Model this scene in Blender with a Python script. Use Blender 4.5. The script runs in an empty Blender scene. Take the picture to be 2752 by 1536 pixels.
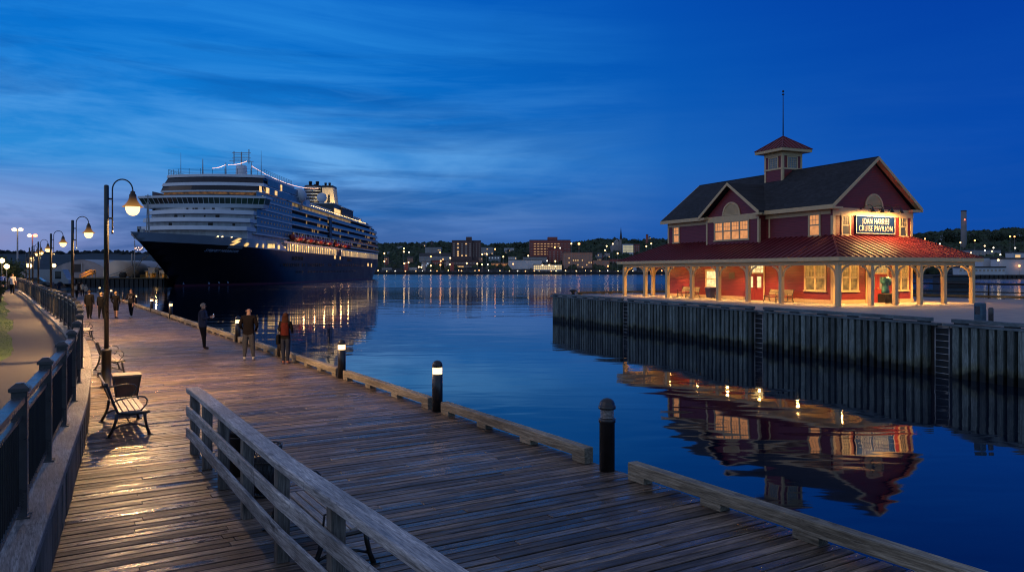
import bpy, bmesh, math, random
from mathutils import Vector, Matrix, noise as mnoise
R = math.radians
rnd = random.Random(7)
C = bpy.context.scene.collection
SC = bpy.context.scene
F, CX, VH, HC, ZW = 2101.0, 1376.0, 730.0, 2.9, -1.75

def at(u, v, Y):
    return ((u - CX) / F * Y, Y, HC + (VH - v) / F * Y)
def xat(u, Y): return (u - CX) / F * Y
def zat(v, Y): return HC + (VH - v) / F * Y
BA = R(31.3); bc, bs = math.cos(BA), math.sin(BA)
def BW(n, t, z=0.0): return (bc * n - bs * t, bs * n + bc * t, z)
def lerp_table(tab):
    def f(t):
        if t <= tab[0][0]: return tab[0][1] + (t - tab[0][0]) * (tab[1][1] - tab[0][1]) / (tab[1][0] - tab[0][0])
        for (a, va), (b, vb) in zip(tab, tab[1:]):
            if t <= b:
                return va + (vb - va) * (t - a) / (b - a)
        (a, va), (b, vb) = tab[-2:]
        return vb + (t - b) * (vb - va) / (b - a)
    return f
def smooth_table(tab):
    f = lerp_table(tab)
    return lambda t: (f(t - 2) + 2 * f(t - 1) + 3 * f(t) + 2 * f(t + 1) + f(t + 2)) / 9

# ------------------------------------------------------------ mesh builder
class MB:
    def __init__(s): s.v = []; s.f = []; s.m = []; s.sm = []
    def add(s, vs, fs, m=0, sm=False):
        o = len(s.v); s.v += [tuple(v) for v in vs]
        for f in fs:
            s.f.append([i + o for i in f]); s.m.append(m); s.sm.append(sm)
        return s
    def box(s, x0, x1, y0, y1, z0, z1, m=0):
        vs = [(x0,y0,z0),(x1,y0,z0),(x1,y1,z0),(x0,y1,z0),(x0,y0,z1),(x1,y0,z1),(x1,y1,z1),(x0,y1,z1)]
        return s.add(vs, [(0,3,2,1),(4,5,6,7),(0,1,5,4),(1,2,6,5),(2,3,7,6),(3,0,4,7)], m)
    def bbox(s, x0, x1, y0, y1, z0, z1, b=.01, m=0):
        # box with chamfered edges round the top and the verticals
        def ring(i, z): return [(x0+i,y0,z),(x1-i,y0,z),(x1,y0+i,z),(x1,y1-i,z),(x1-i,y1,z),(x0+i,y1,z),(x0,y1-i,z),(x0,y0+i,z)]
        def ring2(z): return [(x0+b,y0+b,z)]*1
        r0 = ring(b, z0); r1 = ring(b, z1 - b)
        r2 = [(min(max(x, x0+b), x1-b), min(max(y, y0+b), y1-b), z1) for (x,y,z) in ring(b, z1)]
        r2 = [(x, y, z1) for (x, y, z) in r2]
        vs = r0 + r1 + r2; n = 8
        fs = [tuple(range(n))[::-1]]
        for k in range(n):
            j = (k+1) % n
            fs.append((k, j, n+j, n+k)); fs.append((n+k, n+j, 2*n+j, 2*n+k))
        fs.append(tuple(range(2*n, 3*n)))
        return s.add(vs, fs, m)
    def beam(s, p, q, w, h, m=0, up=(0,0,1)):
        p, q = Vector(p), Vector(q); d = (q - p).normalized(); u = Vector(up)
        sd = d.cross(u)
        if sd.length < 1e-4: sd = d.cross(Vector((1,0,0)))
        sd.normalize(); u = sd.cross(d)
        vs = []
        for c in (p, q):
            for a, b in ((-1,-1),(1,-1),(1,1),(-1,1)): vs.append(c + sd*a*w/2 + u*b*h/2)
        return s.add(vs, [(0,3,2,1),(4,5,6,7),(0,1,5,4),(1,2,6,5),(2,3,7,6),(3,0,4,7)][0:2][::-1] + [(0,1,5,4),(1,2,6,5),(2,3,7,6),(3,0,4,7)], m)
    def tube(s, pts, r, n=8, m=0, cap=True, sm=True):
        pts = [Vector(p) for p in pts]; k = len(pts)
        rs = r if isinstance(r, (list, tuple)) else [r]*k
        vs = []; prev = None
        for i, p in enumerate(pts):
            d = (pts[min(i+1,k-1)] - pts[max(i-1,0)]).normalized()
            if prev is None:
                a = d.cross(Vector((0,0,1)))
                if a.length < 1e-3: a = d.cross(Vector((1,0,0)))
            else: a = prev - d * prev.dot(d)
            a.normalize(); prev = a; b = d.cross(a)
            for j in range(n):
                t = 2*math.pi*j/n; vs.append(p + (a*math.cos(t) + b*math.sin(t))*rs[i])
        fs = []
        for i in range(k-1):
            for j in range(n):
                q = (j+1) % n; fs.append((i*n+j, i*n+q, (i+1)*n+q, (i+1)*n+j))
        s.add(vs, fs, m, sm)
        if cap: 
            o = len(s.v) - len(vs)
            s.f.append([o+j for j in range(n)][::-1]); s.m.append(m); s.sm.append(False)
            s.f.append([o+(k-1)*n+j for j in range(n)]); s.m.append(m); s.sm.append(False)
        return s
    def lathe(s, prof, n=16, c=(0,0,0), m=0, sm=True, sx=1, sy=1):
        vs = []; k = len(prof)
        for r, z in prof:
            for j in range(n):
                t = 2*math.pi*j/n; vs.append((c[0]+r*math.cos(t)*sx, c[1]+r*math.sin(t)*sy, c[2]+z))
        fs = []
        for i in range(k-1):
            for j in range(n):
                q = (j+1) % n; fs.append((i*n+j, i*n+q, (i+1)*n+q, (i+1)*n+j))
        fs.append(tuple(range(n))[::-1]); fs.append(tuple((k-1)*n+j for j in range(n)))
        return s.add(vs, fs, m, sm)
    def prism(s, poly, d, m=0):
        # poly: list of 3-D points, extruded by vector d
        n = len(poly); d = Vector(d)
        vs = [Vector(p) for p in poly] + [Vector(p) + d for p in poly]
        fs = [tuple(range(n))[::-1], tuple(range(n, 2*n))] + [(i, (i+1)%n, n+(i+1)%n, n+i) for i in range(n)]
        return s.add(vs, fs, m)
    def build(s, name, mats, parent=None, loc=(0,0,0), rz=0.0, fix=True):
        me = bpy.data.meshes.new(name)
        me.from_pydata(s.v, [], s.f)
        mats = mats if isinstance(mats, (list, tuple)) else [mats]
        for mm in mats: me.materials.append(mm)
        me.polygons.foreach_set('material_index', s.m)
        me.polygons.foreach_set('use_smooth', s.sm)
        if fix:
            b = bmesh.new(); b.from_mesh(me); bmesh.ops.recalc_face_normals(b, faces=b.faces); b.to_mesh(me); b.free()
        me.update()
        return link(bpy.data.objects.new(name, me), parent, loc, rz)

def link(o, parent=None, loc=(0,0,0), rz=0.0):
    C.objects.link(o); o.location = loc; o.rotation_euler = (0,0,rz)
    if parent is not None: o.parent = parent
    return o
def tag(o, label=None, cat=None, group=None, kind=None):
    if label: o['label'] = label
    if cat: o['category'] = cat
    if group: o['group'] = group
    if kind: o['kind'] = kind
    return o
def thing(name, label, cat, loc=(0,0,0), rz=0.0, group=None):
    o = link(bpy.data.objects.new(name, None), None, loc, rz); o.empty_display_size = .1
    return tag(o, label, cat, group)
def kids(o): return [c for c in KIDS if c.parent == o]
def dup(o, loc=None, rz=None, label=None, group=None, parent=None):
    c = o.copy(); C.objects.link(c)
    if loc is not None: c.location = loc
    if rz is not None: c.rotation_euler = (0,0,rz)
    if label: c['label'] = label
    if group: c['group'] = group
    if parent is not None: c.parent = parent
    for ch in list(o.children): dup(ch, parent=c)
    return c

# ------------------------------------------------------------ materials
def nodes(name):
    m = bpy.data.materials.new(name); m.use_nodes = True
    nt = m.node_tree; b = nt.nodes['Principled BSDF']
    return m, nt, b
def N(nt, t, **k):
    n = nt.nodes.new(t)
    for a, v in k.items():
        if a in n.inputs.keys(): n.inputs[a].default_value = v
        else: setattr(n, a, v)
    return n
def L(nt, a, b): nt.links.new(a, b)
def ramp(nt, stops, fac=None):
    r = nt.nodes.new('ShaderNodeValToRGB'); e = r.color_ramp.elements
    while len(e) < len(stops): e.new(.5)
    for el, (p, c) in zip(e, stops):
        el.position = p; el.color = (c[0], c[1], c[2], 1) if hasattr(c, '__len__') else (c, c, c, 1)
    if fac is not None: L(nt, fac, r.inputs['Fac'])
    return r
def mathn(nt, op, a, b=None, clamp=False):
    n = nt.nodes.new('ShaderNodeMath'); n.operation = op; n.use_clamp = clamp
    for i, x in enumerate((a, b)):
        if x is None: continue
        if isinstance(x, (int, float)): n.inputs[i].default_value = x
        else: L(nt, x, n.inputs[i])
    return n.outputs[0]
def mix(nt, fac, a, b, mode='MIX'):
    n = nt.nodes.new('ShaderNodeMix'); n.data_type = 'RGBA'; n.blend_type = mode
    for i, x in ((0, fac), (6, a), (7, b)):
        if isinstance(x, (int, float)): n.inputs[i].default_value = x if i == 0 else (x, x, x, 1)
        elif isinstance(x, (tuple, list)): n.inputs[i].default_value = (x[0], x[1], x[2], 1)
        else: L(nt, x, n.inputs[i])
    return n.outputs[2]
def mk(name, col, rough=.6, metal=0.0, var=.2, scale=4.0, stretch=(1,1,1), bump=0.0, island=0.0, coat=0.0, detail=4.0):
    m, nt, b = nodes(name)
    tc = N(nt, 'ShaderNodeTexCoord'); mp = N(nt, 'ShaderNodeMapping'); mp.inputs['Scale'].default_value = stretch
    L(nt, tc.outputs['Object'], mp.inputs['Vector'])
    nz = N(nt, 'ShaderNodeTexNoise', Scale=scale, Detail=detail, Roughness=.6); L(nt, mp.outputs[0], nz.inputs['Vector'])
    lo = tuple(c*(1-var) for c in col); hi = tuple(min(1, c*(1+var)) for c in col)
    r = ramp(nt, [(.3, lo), (.7, hi)], nz.outputs['Fac']); out = r.outputs[0]
    if island:
        g = N(nt, 'ShaderNodeNewGeometry')
        k = mathn(nt, 'ADD', mathn(nt, 'MULTIPLY', g.outputs['Random Per Island'], 2*island), 1-island)
        cb = N(nt, 'ShaderNodeCombineColor'); 
        for i in range(3): L(nt, k, cb.inputs[i])
        out = mix(nt, 1.0, out, cb.outputs[0], 'MULTIPLY')
    L(nt, out, b.inputs['Base Color'])
    rr = ramp(nt, [(.3, max(.02, rough*.8)), (.7, min(1, rough*1.2))], nz.outputs['Fac']); L(nt, rr.outputs[0], b.inputs['Roughness'])
    b.inputs['Metallic'].default_value = metal
    if coat: b.inputs['Coat Weight'].default_value = coat
    if bump:
        bp = N(nt, 'ShaderNodeBump', Strength=.6, Distance=bump); L(nt, nz.outputs['Fac'], bp.inputs['Height']); L(nt, bp.outputs[0], b.inputs['Normal'])
    return m
def emit(name, col, strength, var=0.0, scale=2.0, base=(.8,.8,.8)):
    m, nt, b = nodes(name)
    b.inputs['Base Color'].default_value = (*base, 1); b.inputs['Roughness'].default_value = .4
    b.inputs['Emission Color'].default_value = (*col, 1); b.inputs['Emission Strength'].default_value = strength
    if var:
        tc = N(nt, 'ShaderNodeTexCoord'); nz = N(nt, 'ShaderNodeTexNoise', Scale=scale, Detail=2.0)
        L(nt, tc.outputs['Object'], nz.inputs['Vector'])
        r = ramp(nt, [(.32, tuple(c*(1-var) for c in col)), (.66, col)], nz.outputs['Fac']); L(nt, r.outputs[0], b.inputs['Emission Color'])
    return m

def wood(name, a, b_, axis=0, rough=(.35, .7), island=.35, scale=1.0, bump=.006, wet=False, weather=None, crack=0.0):
    """weathered timber: long grain along one object axis, every separate plank its own tone, knots and stains"""
    m, nt, b = nodes(name)
    tc = N(nt, 'ShaderNodeTexCoord'); g = N(nt, 'ShaderNodeNewGeometry')
    st = [9.0, 9.0, 9.0]; st[axis] = .55
    mp = N(nt, 'ShaderNodeMapping'); mp.inputs['Scale'].default_value = [x*scale for x in st]
    off = N(nt, 'ShaderNodeVectorMath', operation='SCALE'); off.inputs[0].default_value = (37, 71, 53); L(nt, g.outputs['Random Per Island'], off.inputs['Scale'])
    ad = N(nt, 'ShaderNodeVectorMath', operation='ADD'); L(nt, tc.outputs['Object'], ad.inputs[0]); L(nt, off.outputs[0], ad.inputs[1])
    L(nt, ad.outputs[0], mp.inputs['Vector'])
    nz = N(nt, 'ShaderNodeTexNoise', Scale=2.2, Detail=7.0, Roughness=.68, Distortion=.4); L(nt, mp.outputs[0], nz.inputs['Vector'])
    fine = N(nt, 'ShaderNodeTexNoise', Scale=9.0, Detail=3.0, Roughness=.7); L(nt, mp.outputs[0], fine.inputs['Vector'])
    col = ramp(nt, [(.25, tuple(x*.55 for x in a)), (.45, a), (.72, b_)], nz.outputs['Fac']).outputs[0]
    fr = ramp(nt, [(.36, .40), (.6, 1.18)], fine.outputs['Fac']); col = mix(nt, .8, col, fr.outputs[0], 'MULTIPLY')
    # large stains
    big = N(nt, 'ShaderNodeTexNoise', Scale=.45, Detail=5.0, Roughness=.65); L(nt, tc.outputs['Object'], big.inputs['Vector'])
    br = ramp(nt, [(.34, .42), (.62, 1.15)], big.outputs['Fac']); col = mix(nt, .85, col, br.outputs[0], 'MULTIPLY')
    # knots
    kp = N(nt, 'ShaderNodeMapping'); ks = [5.0, 5.0, 5.0]; ks[axis] = 1.6; kp.inputs['Scale'].default_value = ks
    L(nt, ad.outputs[0], kp.inputs['Vector'])
    vo = N(nt, 'ShaderNodeTexVoronoi', Scale=.8); L(nt, kp.outputs[0], vo.inputs['Vector'])
    kr = ramp(nt, [(.04, .3), (.14, 1.0)], vo.outputs['Distance']); col = mix(nt, .75, col, kr.outputs[0], 'MULTIPLY')
    if crack:      # splits along the grain and dark weathered blotches
        cm = N(nt, 'ShaderNodeMapping'); cs = [7.0,7.0,7.0]; cs[axis] = .8; cm.inputs['Scale'].default_value = cs; L(nt, ad.outputs[0], cm.inputs['Vector'])
        cn_ = N(nt, 'ShaderNodeTexNoise', Scale=1.6, Detail=8.0, Roughness=.72, Distortion=1.6); L(nt, cm.outputs[0], cn_.inputs['Vector'])
        cr = ramp(nt, [(.335, .10), (.41, 1.0)], cn_.outputs['Fac']); col = mix(nt, crack, col, cr.outputs[0], 'MULTIPLY')
        bm2 = N(nt, 'ShaderNodeMapping'); b2 = [2.6,2.6,2.6]; b2[axis] = 1.1; bm2.inputs['Scale'].default_value = b2; L(nt, ad.outputs[0], bm2.inputs['Vector'])
        bn2 = N(nt, 'ShaderNodeTexNoise', Scale=1.1, Detail=7.0, Roughness=.7, Distortion=.8); L(nt, bm2.outputs[0], bn2.inputs['Vector'])
        br2 = ramp(nt, [(.32, .22), (.40, 1.0)], bn2.outputs['Fac']); col = mix(nt, crack*.8, col, br2.outputs[0], 'MULTIPLY')
    k = mathn(nt, 'ADD', mathn(nt, 'MULTIPLY', g.outputs['Random Per Island'], 2*island), 1-island)
    cb = N(nt, 'ShaderNodeCombineColor')
    for i in range(3): L(nt, k, cb.inputs[i])
    col = mix(nt, 1.0, col, cb.outputs[0], 'MULTIPLY')
    if weather: col = weather(nt, tc, col)
    L(nt, col, b.inputs['Base Color'])
    if wet:
        w = N(nt, 'ShaderNodeTexNoise', Scale=.8, Detail=6.0, Roughness=.7); 
        wm = N(nt, 'ShaderNodeMapping'); ws = [1.6,1.6,1.6]; ws[axis] = .5; wm.inputs['Scale'].default_value = ws
        L(nt, ad.outputs[0], wm.inputs['Vector']); L(nt, wm.outputs[0], w.inputs['Vector'])
        rr = ramp(nt, [(.37, rough[0]), (.47, rough[1]*.7), (.60, rough[1])], w.outputs['Fac'])
    else:
        rr = ramp(nt, [(.3, rough[0]), (.6, rough[1])], nz.outputs['Fac'])
    L(nt, rr.outputs[0], b.inputs['Roughness'])
    bp = N(nt, 'ShaderNodeBump', Strength=.7, Distance=bump); L(nt, mix(nt, .5, nz.outputs['Fac'], fine.outputs['Fac']), bp.inputs['Height']); L(nt, bp.outputs[0], b.inputs['Normal'])
    return m

M = {}
M['deck'] = wood('deck_planks', (.108,.074,.050), (.40,.295,.212), 0, (.13,.62), .58, bump=.009, wet=True, crack=.75)
M['rail'] = wood('weathered_rail_timber', (.44,.41,.39), (.86,.83,.80), 1, (.4,.75), .12, crack=.85)
M['railpost'] = wood('weathered_post_timber', (.20,.17,.14), (.40,.35,.29), 2, (.45,.8), .2)
M['kerb'] = wood('kerb_timber', (.26,.22,.15), (.56,.49,.37), 1, (.5,.85), .12, bump=.004, crack=.8)
M['wallwood'] = wood('retaining_wall_boards', (.14,.13,.11), (.34,.32,.29), 2, (.5,.85), .35, crack=.6)
M['walltop'] = wood('retaining_wall_cap', (.25,.235,.22), (.55,.53,.50), 1, (.4,.8), .12, crack=.9)
M['fence'] = mk('fence_paint', (.055,.055,.058), .30, var=.25, scale=6, bump=.001)
M['picket'] = mk('black_iron', (.012,.012,.013), .4, var=.3, scale=8)
M['blackmetal'] = mk('black_lamp_paint', (.016,.015,.014), .32, var=.3, scale=7, coat=.3)
M['bench'] = wood('bench_slats', (.40,.33,.27), (.68,.60,.52), 1, (.35,.6), .2, bump=.001)
M['bulb'] = emit('lamp_glass_lit', (1.0,.62,.22), 3.0)
M['bulbsmall'] = emit('bollard_glass_lit', (1.0,.60,.22), 3.0)
M['bulboff'] = mk('bollard_glass_unlit', (.22,.20,.19), .15, var=.3, scale=30)
M['bollard'] = mk('bollard_paint', (.022,.019,.020), .35, var=.3, scale=6, coat=.2)
M['path'] = mk('path_asphalt', (.075,.068,.062), .85, var=.25, scale=3, bump=.004, detail=8)
M['grassground'] = mk('grass_ground', (.07,.11,.02), .95, var=.4, scale=5, bump=.02)
M['blade'] = mk('grass_blades', (.09,.15,.025), .8, var=.4, scale=2)
M['bin'] = mk('bin_panel', (.16,.08,.05), .5, var=.25, scale=5)
M['binlid'] = wood('bin_lid', (.38,.22,.12), (.62,.40,.24), 0, (.4,.6), .1, bump=.001)
M['mesh'] = mk('dark_wire', (.02,.02,.022), .45, var=.3)
# ============================================================ camera, world
cam = bpy.data.cameras.new('camera'); co = link(bpy.data.objects.new('camera', cam), None, (0,0,HC)); co.rotation_euler = (R(90),0,0)
cam.sensor_width = 36; cam.lens = 36*F/2752; cam.shift_y = -(768-VH)/2752; cam.clip_start = .05; cam.clip_end = 12000
SC.camera = co
SC.view_settings.view_transform = 'Standard'; SC.view_settings.look = 'None'; SC.view_settings.exposure = 0; SC.view_settings.gamma = 1
SC.cycles.use_denoising = True; SC.cycles.sample_clamp_indirect = 4.0; SC.cycles.sample_clamp_direct = 0
SC.cycles.max_bounces = 6; SC.cycles.diffuse_bounces = 2; SC.cycles.glossy_bounces = 3; SC.cycles.caustics_reflective = False; SC.cycles.caustics_refractive = False
SC.cycles.pixel_filter_type = 'BLACKMAN_HARRIS'; SC.cycles.filter_width = 1.15; SC.cycles.use_light_tree = True; SC.cycles.blur_glossy = .5

W_ = bpy.data.worlds.new('World'); SC.world = W_; W_.use_nodes = True
def world():
    nt = W_.node_tree; bg = nt.nodes['Background']
    tc = N(nt, 'ShaderNodeTexCoord'); sp = N(nt, 'ShaderNodeSeparateXYZ'); L(nt, tc.outputs['Generated'], sp.inputs[0])
    x, y, z = sp.outputs
    hl = mathn(nt, 'SQRT', mathn(nt, 'ADD', mathn(nt, 'MULTIPLY', x, x), mathn(nt, 'MULTIPLY', y, y)))
    az = mathn(nt, 'DIVIDE', x, mathn(nt, 'MAXIMUM', hl, .001))        # sine of the bearing, -1 west .. 1 east
    el = mathn(nt, 'MAXIMUM', z, 0.0)
    west = ramp(nt, [(0,(.034,.105,.335)), (.035,(.030,.125,.37)), (.075,(.030,.165,.46)), (.14,(.018,.205,.55)), (.22,(.002,.148,.51)), (.33,(.0005,.115,.49)), (.55,(.10,.16,.31)), (1,(.115,.14,.24))], el)
    east = ramp(nt, [(0,(.006,.058,.28)), (.06,(.002,.055,.31)), (.15,(.001,.052,.33)), (.33,(.0005,.036,.29)), (.55,(.07,.11,.23)), (1,(.115,.14,.24))], el)  # upper stops of both ramps, out of view, greyed as added neutral fill
    s = N(nt, 'ShaderNodeMapRange'); s.interpolation_type = 'SMOOTHSTEP'
    L(nt, az, s.inputs['Value']); s.inputs['From Min'].default_value = -.50; s.inputs['From Max'].default_value = .60
    base = mix(nt, s.outputs[0], west.outputs[0], east.outputs[0])
    pk = N(nt, 'ShaderNodeMapRange'); pk.interpolation_type = 'SMOOTHSTEP'; L(nt, az, pk.inputs['Value']); pk.inputs['From Min'].default_value = -.25; pk.inputs['From Max'].default_value = -.60
    pe_ = ramp(nt, [(0,.75),(.03,1.0),(.07,.8),(.12,.0)], el).outputs[0]
    base = mix(nt, mathn(nt, 'MULTIPLY', pk.outputs[0], mathn(nt, 'MULTIPLY', pe_, .60)), base, (.33,.29,.46))
    # streaky cirrus and stratus: noise stretched along the horizon, rolled a little
    def cloud(scale, zs, roll, det, lo, hi, dist, seed):
        mp = N(nt, 'ShaderNodeMapping'); mp.inputs['Rotation'].default_value = (0, R(roll), 0); mp.inputs['Scale'].default_value = (scale, scale, scale*zs); mp.inputs['Location'].default_value = (seed, seed*1.7, seed*.3)
        L(nt, tc.outputs['Generated'], mp.inputs['Vector'])
        nz = N(nt, 'ShaderNodeTexNoise', Scale=1.0, Detail=det, Roughness=.58, Distortion=dist); L(nt, mp.outputs[0], nz.inputs['Vector'])
        return ramp(nt, [(lo, 0.0), (hi, 1.0)], nz.outputs['Fac']).outputs[0]
    fade = ramp(nt, [(0, .9), (.10, 1.0), (.24, .8), (.36, .35), (.55, .0)], el).outputs[0]
    westness = N(nt, 'ShaderNodeMapRange'); L(nt, az, westness.inputs['Value'])
    westness.inputs['From Min'].default_value = .20; westness.inputs['From Max'].default_value = -.25
    amt = mathn(nt, 'MULTIPLY', fade, mathn(nt, 'ADD', mathn(nt, 'MULTIPLY', westness.outputs[0], .97), .03))
    c1 = cloud(1.7, 7.5, 4, 8, .44, .64, .6, 3.1)      # bright veils
    c2 = cloud(2.0, 8.0, -3, 8, .49, .62, .7, 8.4)    # darker bands
    c3 = cloud(6.0, 9.0, 8, 5, .50, .75, 1.2, 5.7)
    veil = mathn(nt, 'MULTIPLY', mathn(nt, 'MULTIPLY', c1, amt), .90)
    vcol = ramp(nt, [(0, (.12,.18,.42)), (.06, (.17,.29,.58)), (.13, (.14,.37,.70)), (.25, (.025,.25,.65)), (.5, (.005,.15,.55))], el)
    col = mix(nt, veil, base, vcol.outputs[0])
    dark = mathn(nt, 'MULTIPLY', mathn(nt, 'MULTIPLY', c2, amt), .85)
    dcol = ramp(nt, [(0, (.016,.06,.20)), (.1, (.008,.075,.27)), (.25, (.001,.085,.36)), (.5, (.001,.06,.30))], el)
    col = mix(nt, dark, col, dcol.outputs[0])
    col = mix(nt, mathn(nt, 'MULTIPLY', mathn(nt, 'MULTIPLY', c3, amt), .30), col, vcol.outputs[0])
    sky = N(nt, 'ShaderNodeTexSky'); sky.sky_type = 'NISHITA'; sky.sun_disc = False; sky.sun_elevation = R(1.0); sky.sun_rotation = R(-62); sky.ozone_density = 4
    sk = mix(nt, 1.0, sky.outputs[0], (.004,.004,.005), 'MULTIPLY')
    col = mix(nt, 1.0, col, sk, 'ADD')
    # unseen sky behind the viewer, brightened as added fill light
    bk = N(nt, 'ShaderNodeMapRange'); bk.interpolation_type = 'SMOOTHSTEP'; L(nt, y, bk.inputs['Value']); bk.inputs['From Min'].default_value = .05; bk.inputs['From Max'].default_value = -.55
    bcol = ramp(nt, [(0,(.22,.31,.46)), (.2,(.12,.27,.50)), (.5,(.12,.175,.32)), (1,(.115,.14,.24))], el)
    col = mix(nt, bk.outputs[0], col, bcol.outputs[0])
    L(nt, col, bg.inputs['Color']); bg.inputs['Strength'].default_value = 1.22
world()
sun = bpy.data.lights.new('sun', 'SUN'); sun.energy = .05; sun.angle = R(25); sun.color = (.75,.75,1.0)
so = link(bpy.data.objects.new('sun', sun)); so.rotation_euler = (R(58), 0, R(-62+180)); so.rotation_euler = (R(60), 0, R(-30))

# ============================================================ water
def water():
    m, nt, b = nodes('harbour_water')
    b.inputs['Base Color'].default_value = (.001,.006,.020,1); b.inputs['IOR'].default_value = 1.66
    g = N(nt, 'ShaderNodeNewGeometry'); sp = N(nt, 'ShaderNodeSeparateXYZ'); L(nt, g.outputs['Position'], sp.inputs[0])
    # the slip between the timber quay and the boardwalk is sheltered; the open harbour is ruffled by wind
    open_ = N(nt, 'ShaderNodeMapRange'); open_.interpolation_type = 'SMOOTHSTEP'; L(nt, sp.outputs[1], open_.inputs['Value']); open_.inputs['From Min'].default_value = 70; open_.inputs['From Max'].default_value = 330
    pm = N(nt, 'ShaderNodeMapping'); pm.inputs['Scale'].default_value = (.008, .035, 1); L(nt, g.outputs['Position'], pm.inputs['Vector'])
    pn = N(nt, 'ShaderNodeTexNoise', Scale=1.0, Detail=4.0); L(nt, pm.outputs[0], pn.inputs['Vector'])
    patch = ramp(nt, [(.38, 0.0), (.62, 1.0)], pn.outputs['Fac']).outputs[0]
    rr = mathn(nt, 'ADD', .03, mathn(nt, 'MULTIPLY', open_.outputs[0], mathn(nt, 'ADD', .10, mathn(nt, 'MULTIPLY', patch, .06))))
    L(nt, rr, b.inputs['Roughness'])
    def wv(sx, sy, sc, det, rot):
        mp = N(nt, 'ShaderNodeMapping'); mp.inputs['Scale'].default_value = (sx, sy, 1); mp.inputs['Rotation'].default_value = (0,0,R(rot)); L(nt, g.outputs['Position'], mp.inputs['Vector'])
        n = N(nt, 'ShaderNodeTexNoise', Scale=sc, Detail=det, Roughness=.5, Distortion=.3); L(nt, mp.outputs[0], n.inputs['Vector']); return n.outputs['Fac']
    h = mathn(nt, 'ADD', mathn(nt, 'MULTIPLY', wv(.45, 1.0, .42, 2, 8), 1.0), mathn(nt, 'ADD', mathn(nt, 'MULTIPLY', wv(.35, 1.0, 1.3, 2, -6), .12), mathn(nt, 'MULTIPLY', wv(.4, 1, .12, 2, 3), 1.6)))
    st = mathn(nt, 'ADD', .55, mathn(nt, 'MULTIPLY', patch, .55))
    bp = N(nt, 'ShaderNodeBump', Distance=.024); L(nt, st, bp.inputs['Strength']); L(nt, h, bp.inputs['Height']); L(nt, bp.outputs[0], b.inputs['Normal'])
    mb = MB(); mb.add([(-4000,-60,ZW),(4000,-60,ZW),(4000,3500,ZW),(-4000,3500,ZW)], [(0,1,2,3)])
    tag(mb.build('water', m), 'dark blue harbour water with rippled reflections', kind='structure')
    mb = MB(); mb.add([(-6000,-500,-9),(6000,-500,-9),(6000,7000,-9),(-6000,7000,-9)], [(0,1,2,3)])
    tag(mb.build('seabed', mk('seabed_mud', (.03,.03,.03), .9)), 'harbour bed', kind='structure')
water()

# ============================================================ boardwalk (local x = across, local y = along)
fence_n = smooth_table([(-8,-1.7),(0,-.95),(4,-.55),(8.3,-.127),(10.6,.09),(12.9,.31),(15.2,.52),(17.4,.67),(19.8,.82),(22,.93),(24,1.0),(27,1.05),(30,1.02),(33,.93),(38,.78),(43,.57),(50,.32),(58.5,.03),(70,-.45),(80,-.95),(95,-1.85),(115,-3.2)])
wall_z = smooth_table([(-8,.7),(15,.7),(24,.82),(33,.9),(43,.93),(58,.95),(85,1.15),(115,1.2)])
T_END = 122.0
def boardwalk():
    mb = MB(); t = -4.0; pitch = .142
    while t < T_END:
        n0 = fence_n(t) + .1 if t < 95 else -1.8; n1 = 7.26 + rnd.uniform(-.012, .012)
        cuts = [n0]
        x = n0 + rnd.choice([.9, 1.8, 2.7, 3.6]) + rnd.uniform(-.1, .1)
        while x < n1 - .8:
            cuts.append(x); x += rnd.choice([2.4, 3.6, 3.6, 4.8])
        cuts.append(n1)
        for a, b in zip(cuts, cuts[1:]):
            dz = rnd.uniform(-.005, .003); w = pitch - rnd.uniform(.014, .024)
            if t < 45: mb.bbox(a+.002, b-.002, t, t+w, -.05, dz, .006)
            else: mb.box(a+.002, b-.002, t, t+w, -.05, dz)
        t += pitch
    tag(mb.build('boardwalk', M['deck'], None, (0,0,0), BA), 'weathered timber boardwalk of crosswise planks along the harbour', kind='structure')
    mb = MB()
    for n in (0.3, 1.9, 3.6, 5.3, 7.0): mb.box(n-.06, n+.06, -4, T_END, -.33, -.055)
    for k in range(43):
        t = -2 + k*2.95
        for n in (1.2, 4.1, 6.9): mb.lathe([(.14,-6),(.14,-.335)], 8, (n, t, 0))
    tag(mb.build('boardwalk_frame', M['railpost'], None, (0,0,0), BA), 'joists and piles under the boardwalk', kind='structure')
boardwalk()

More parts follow.
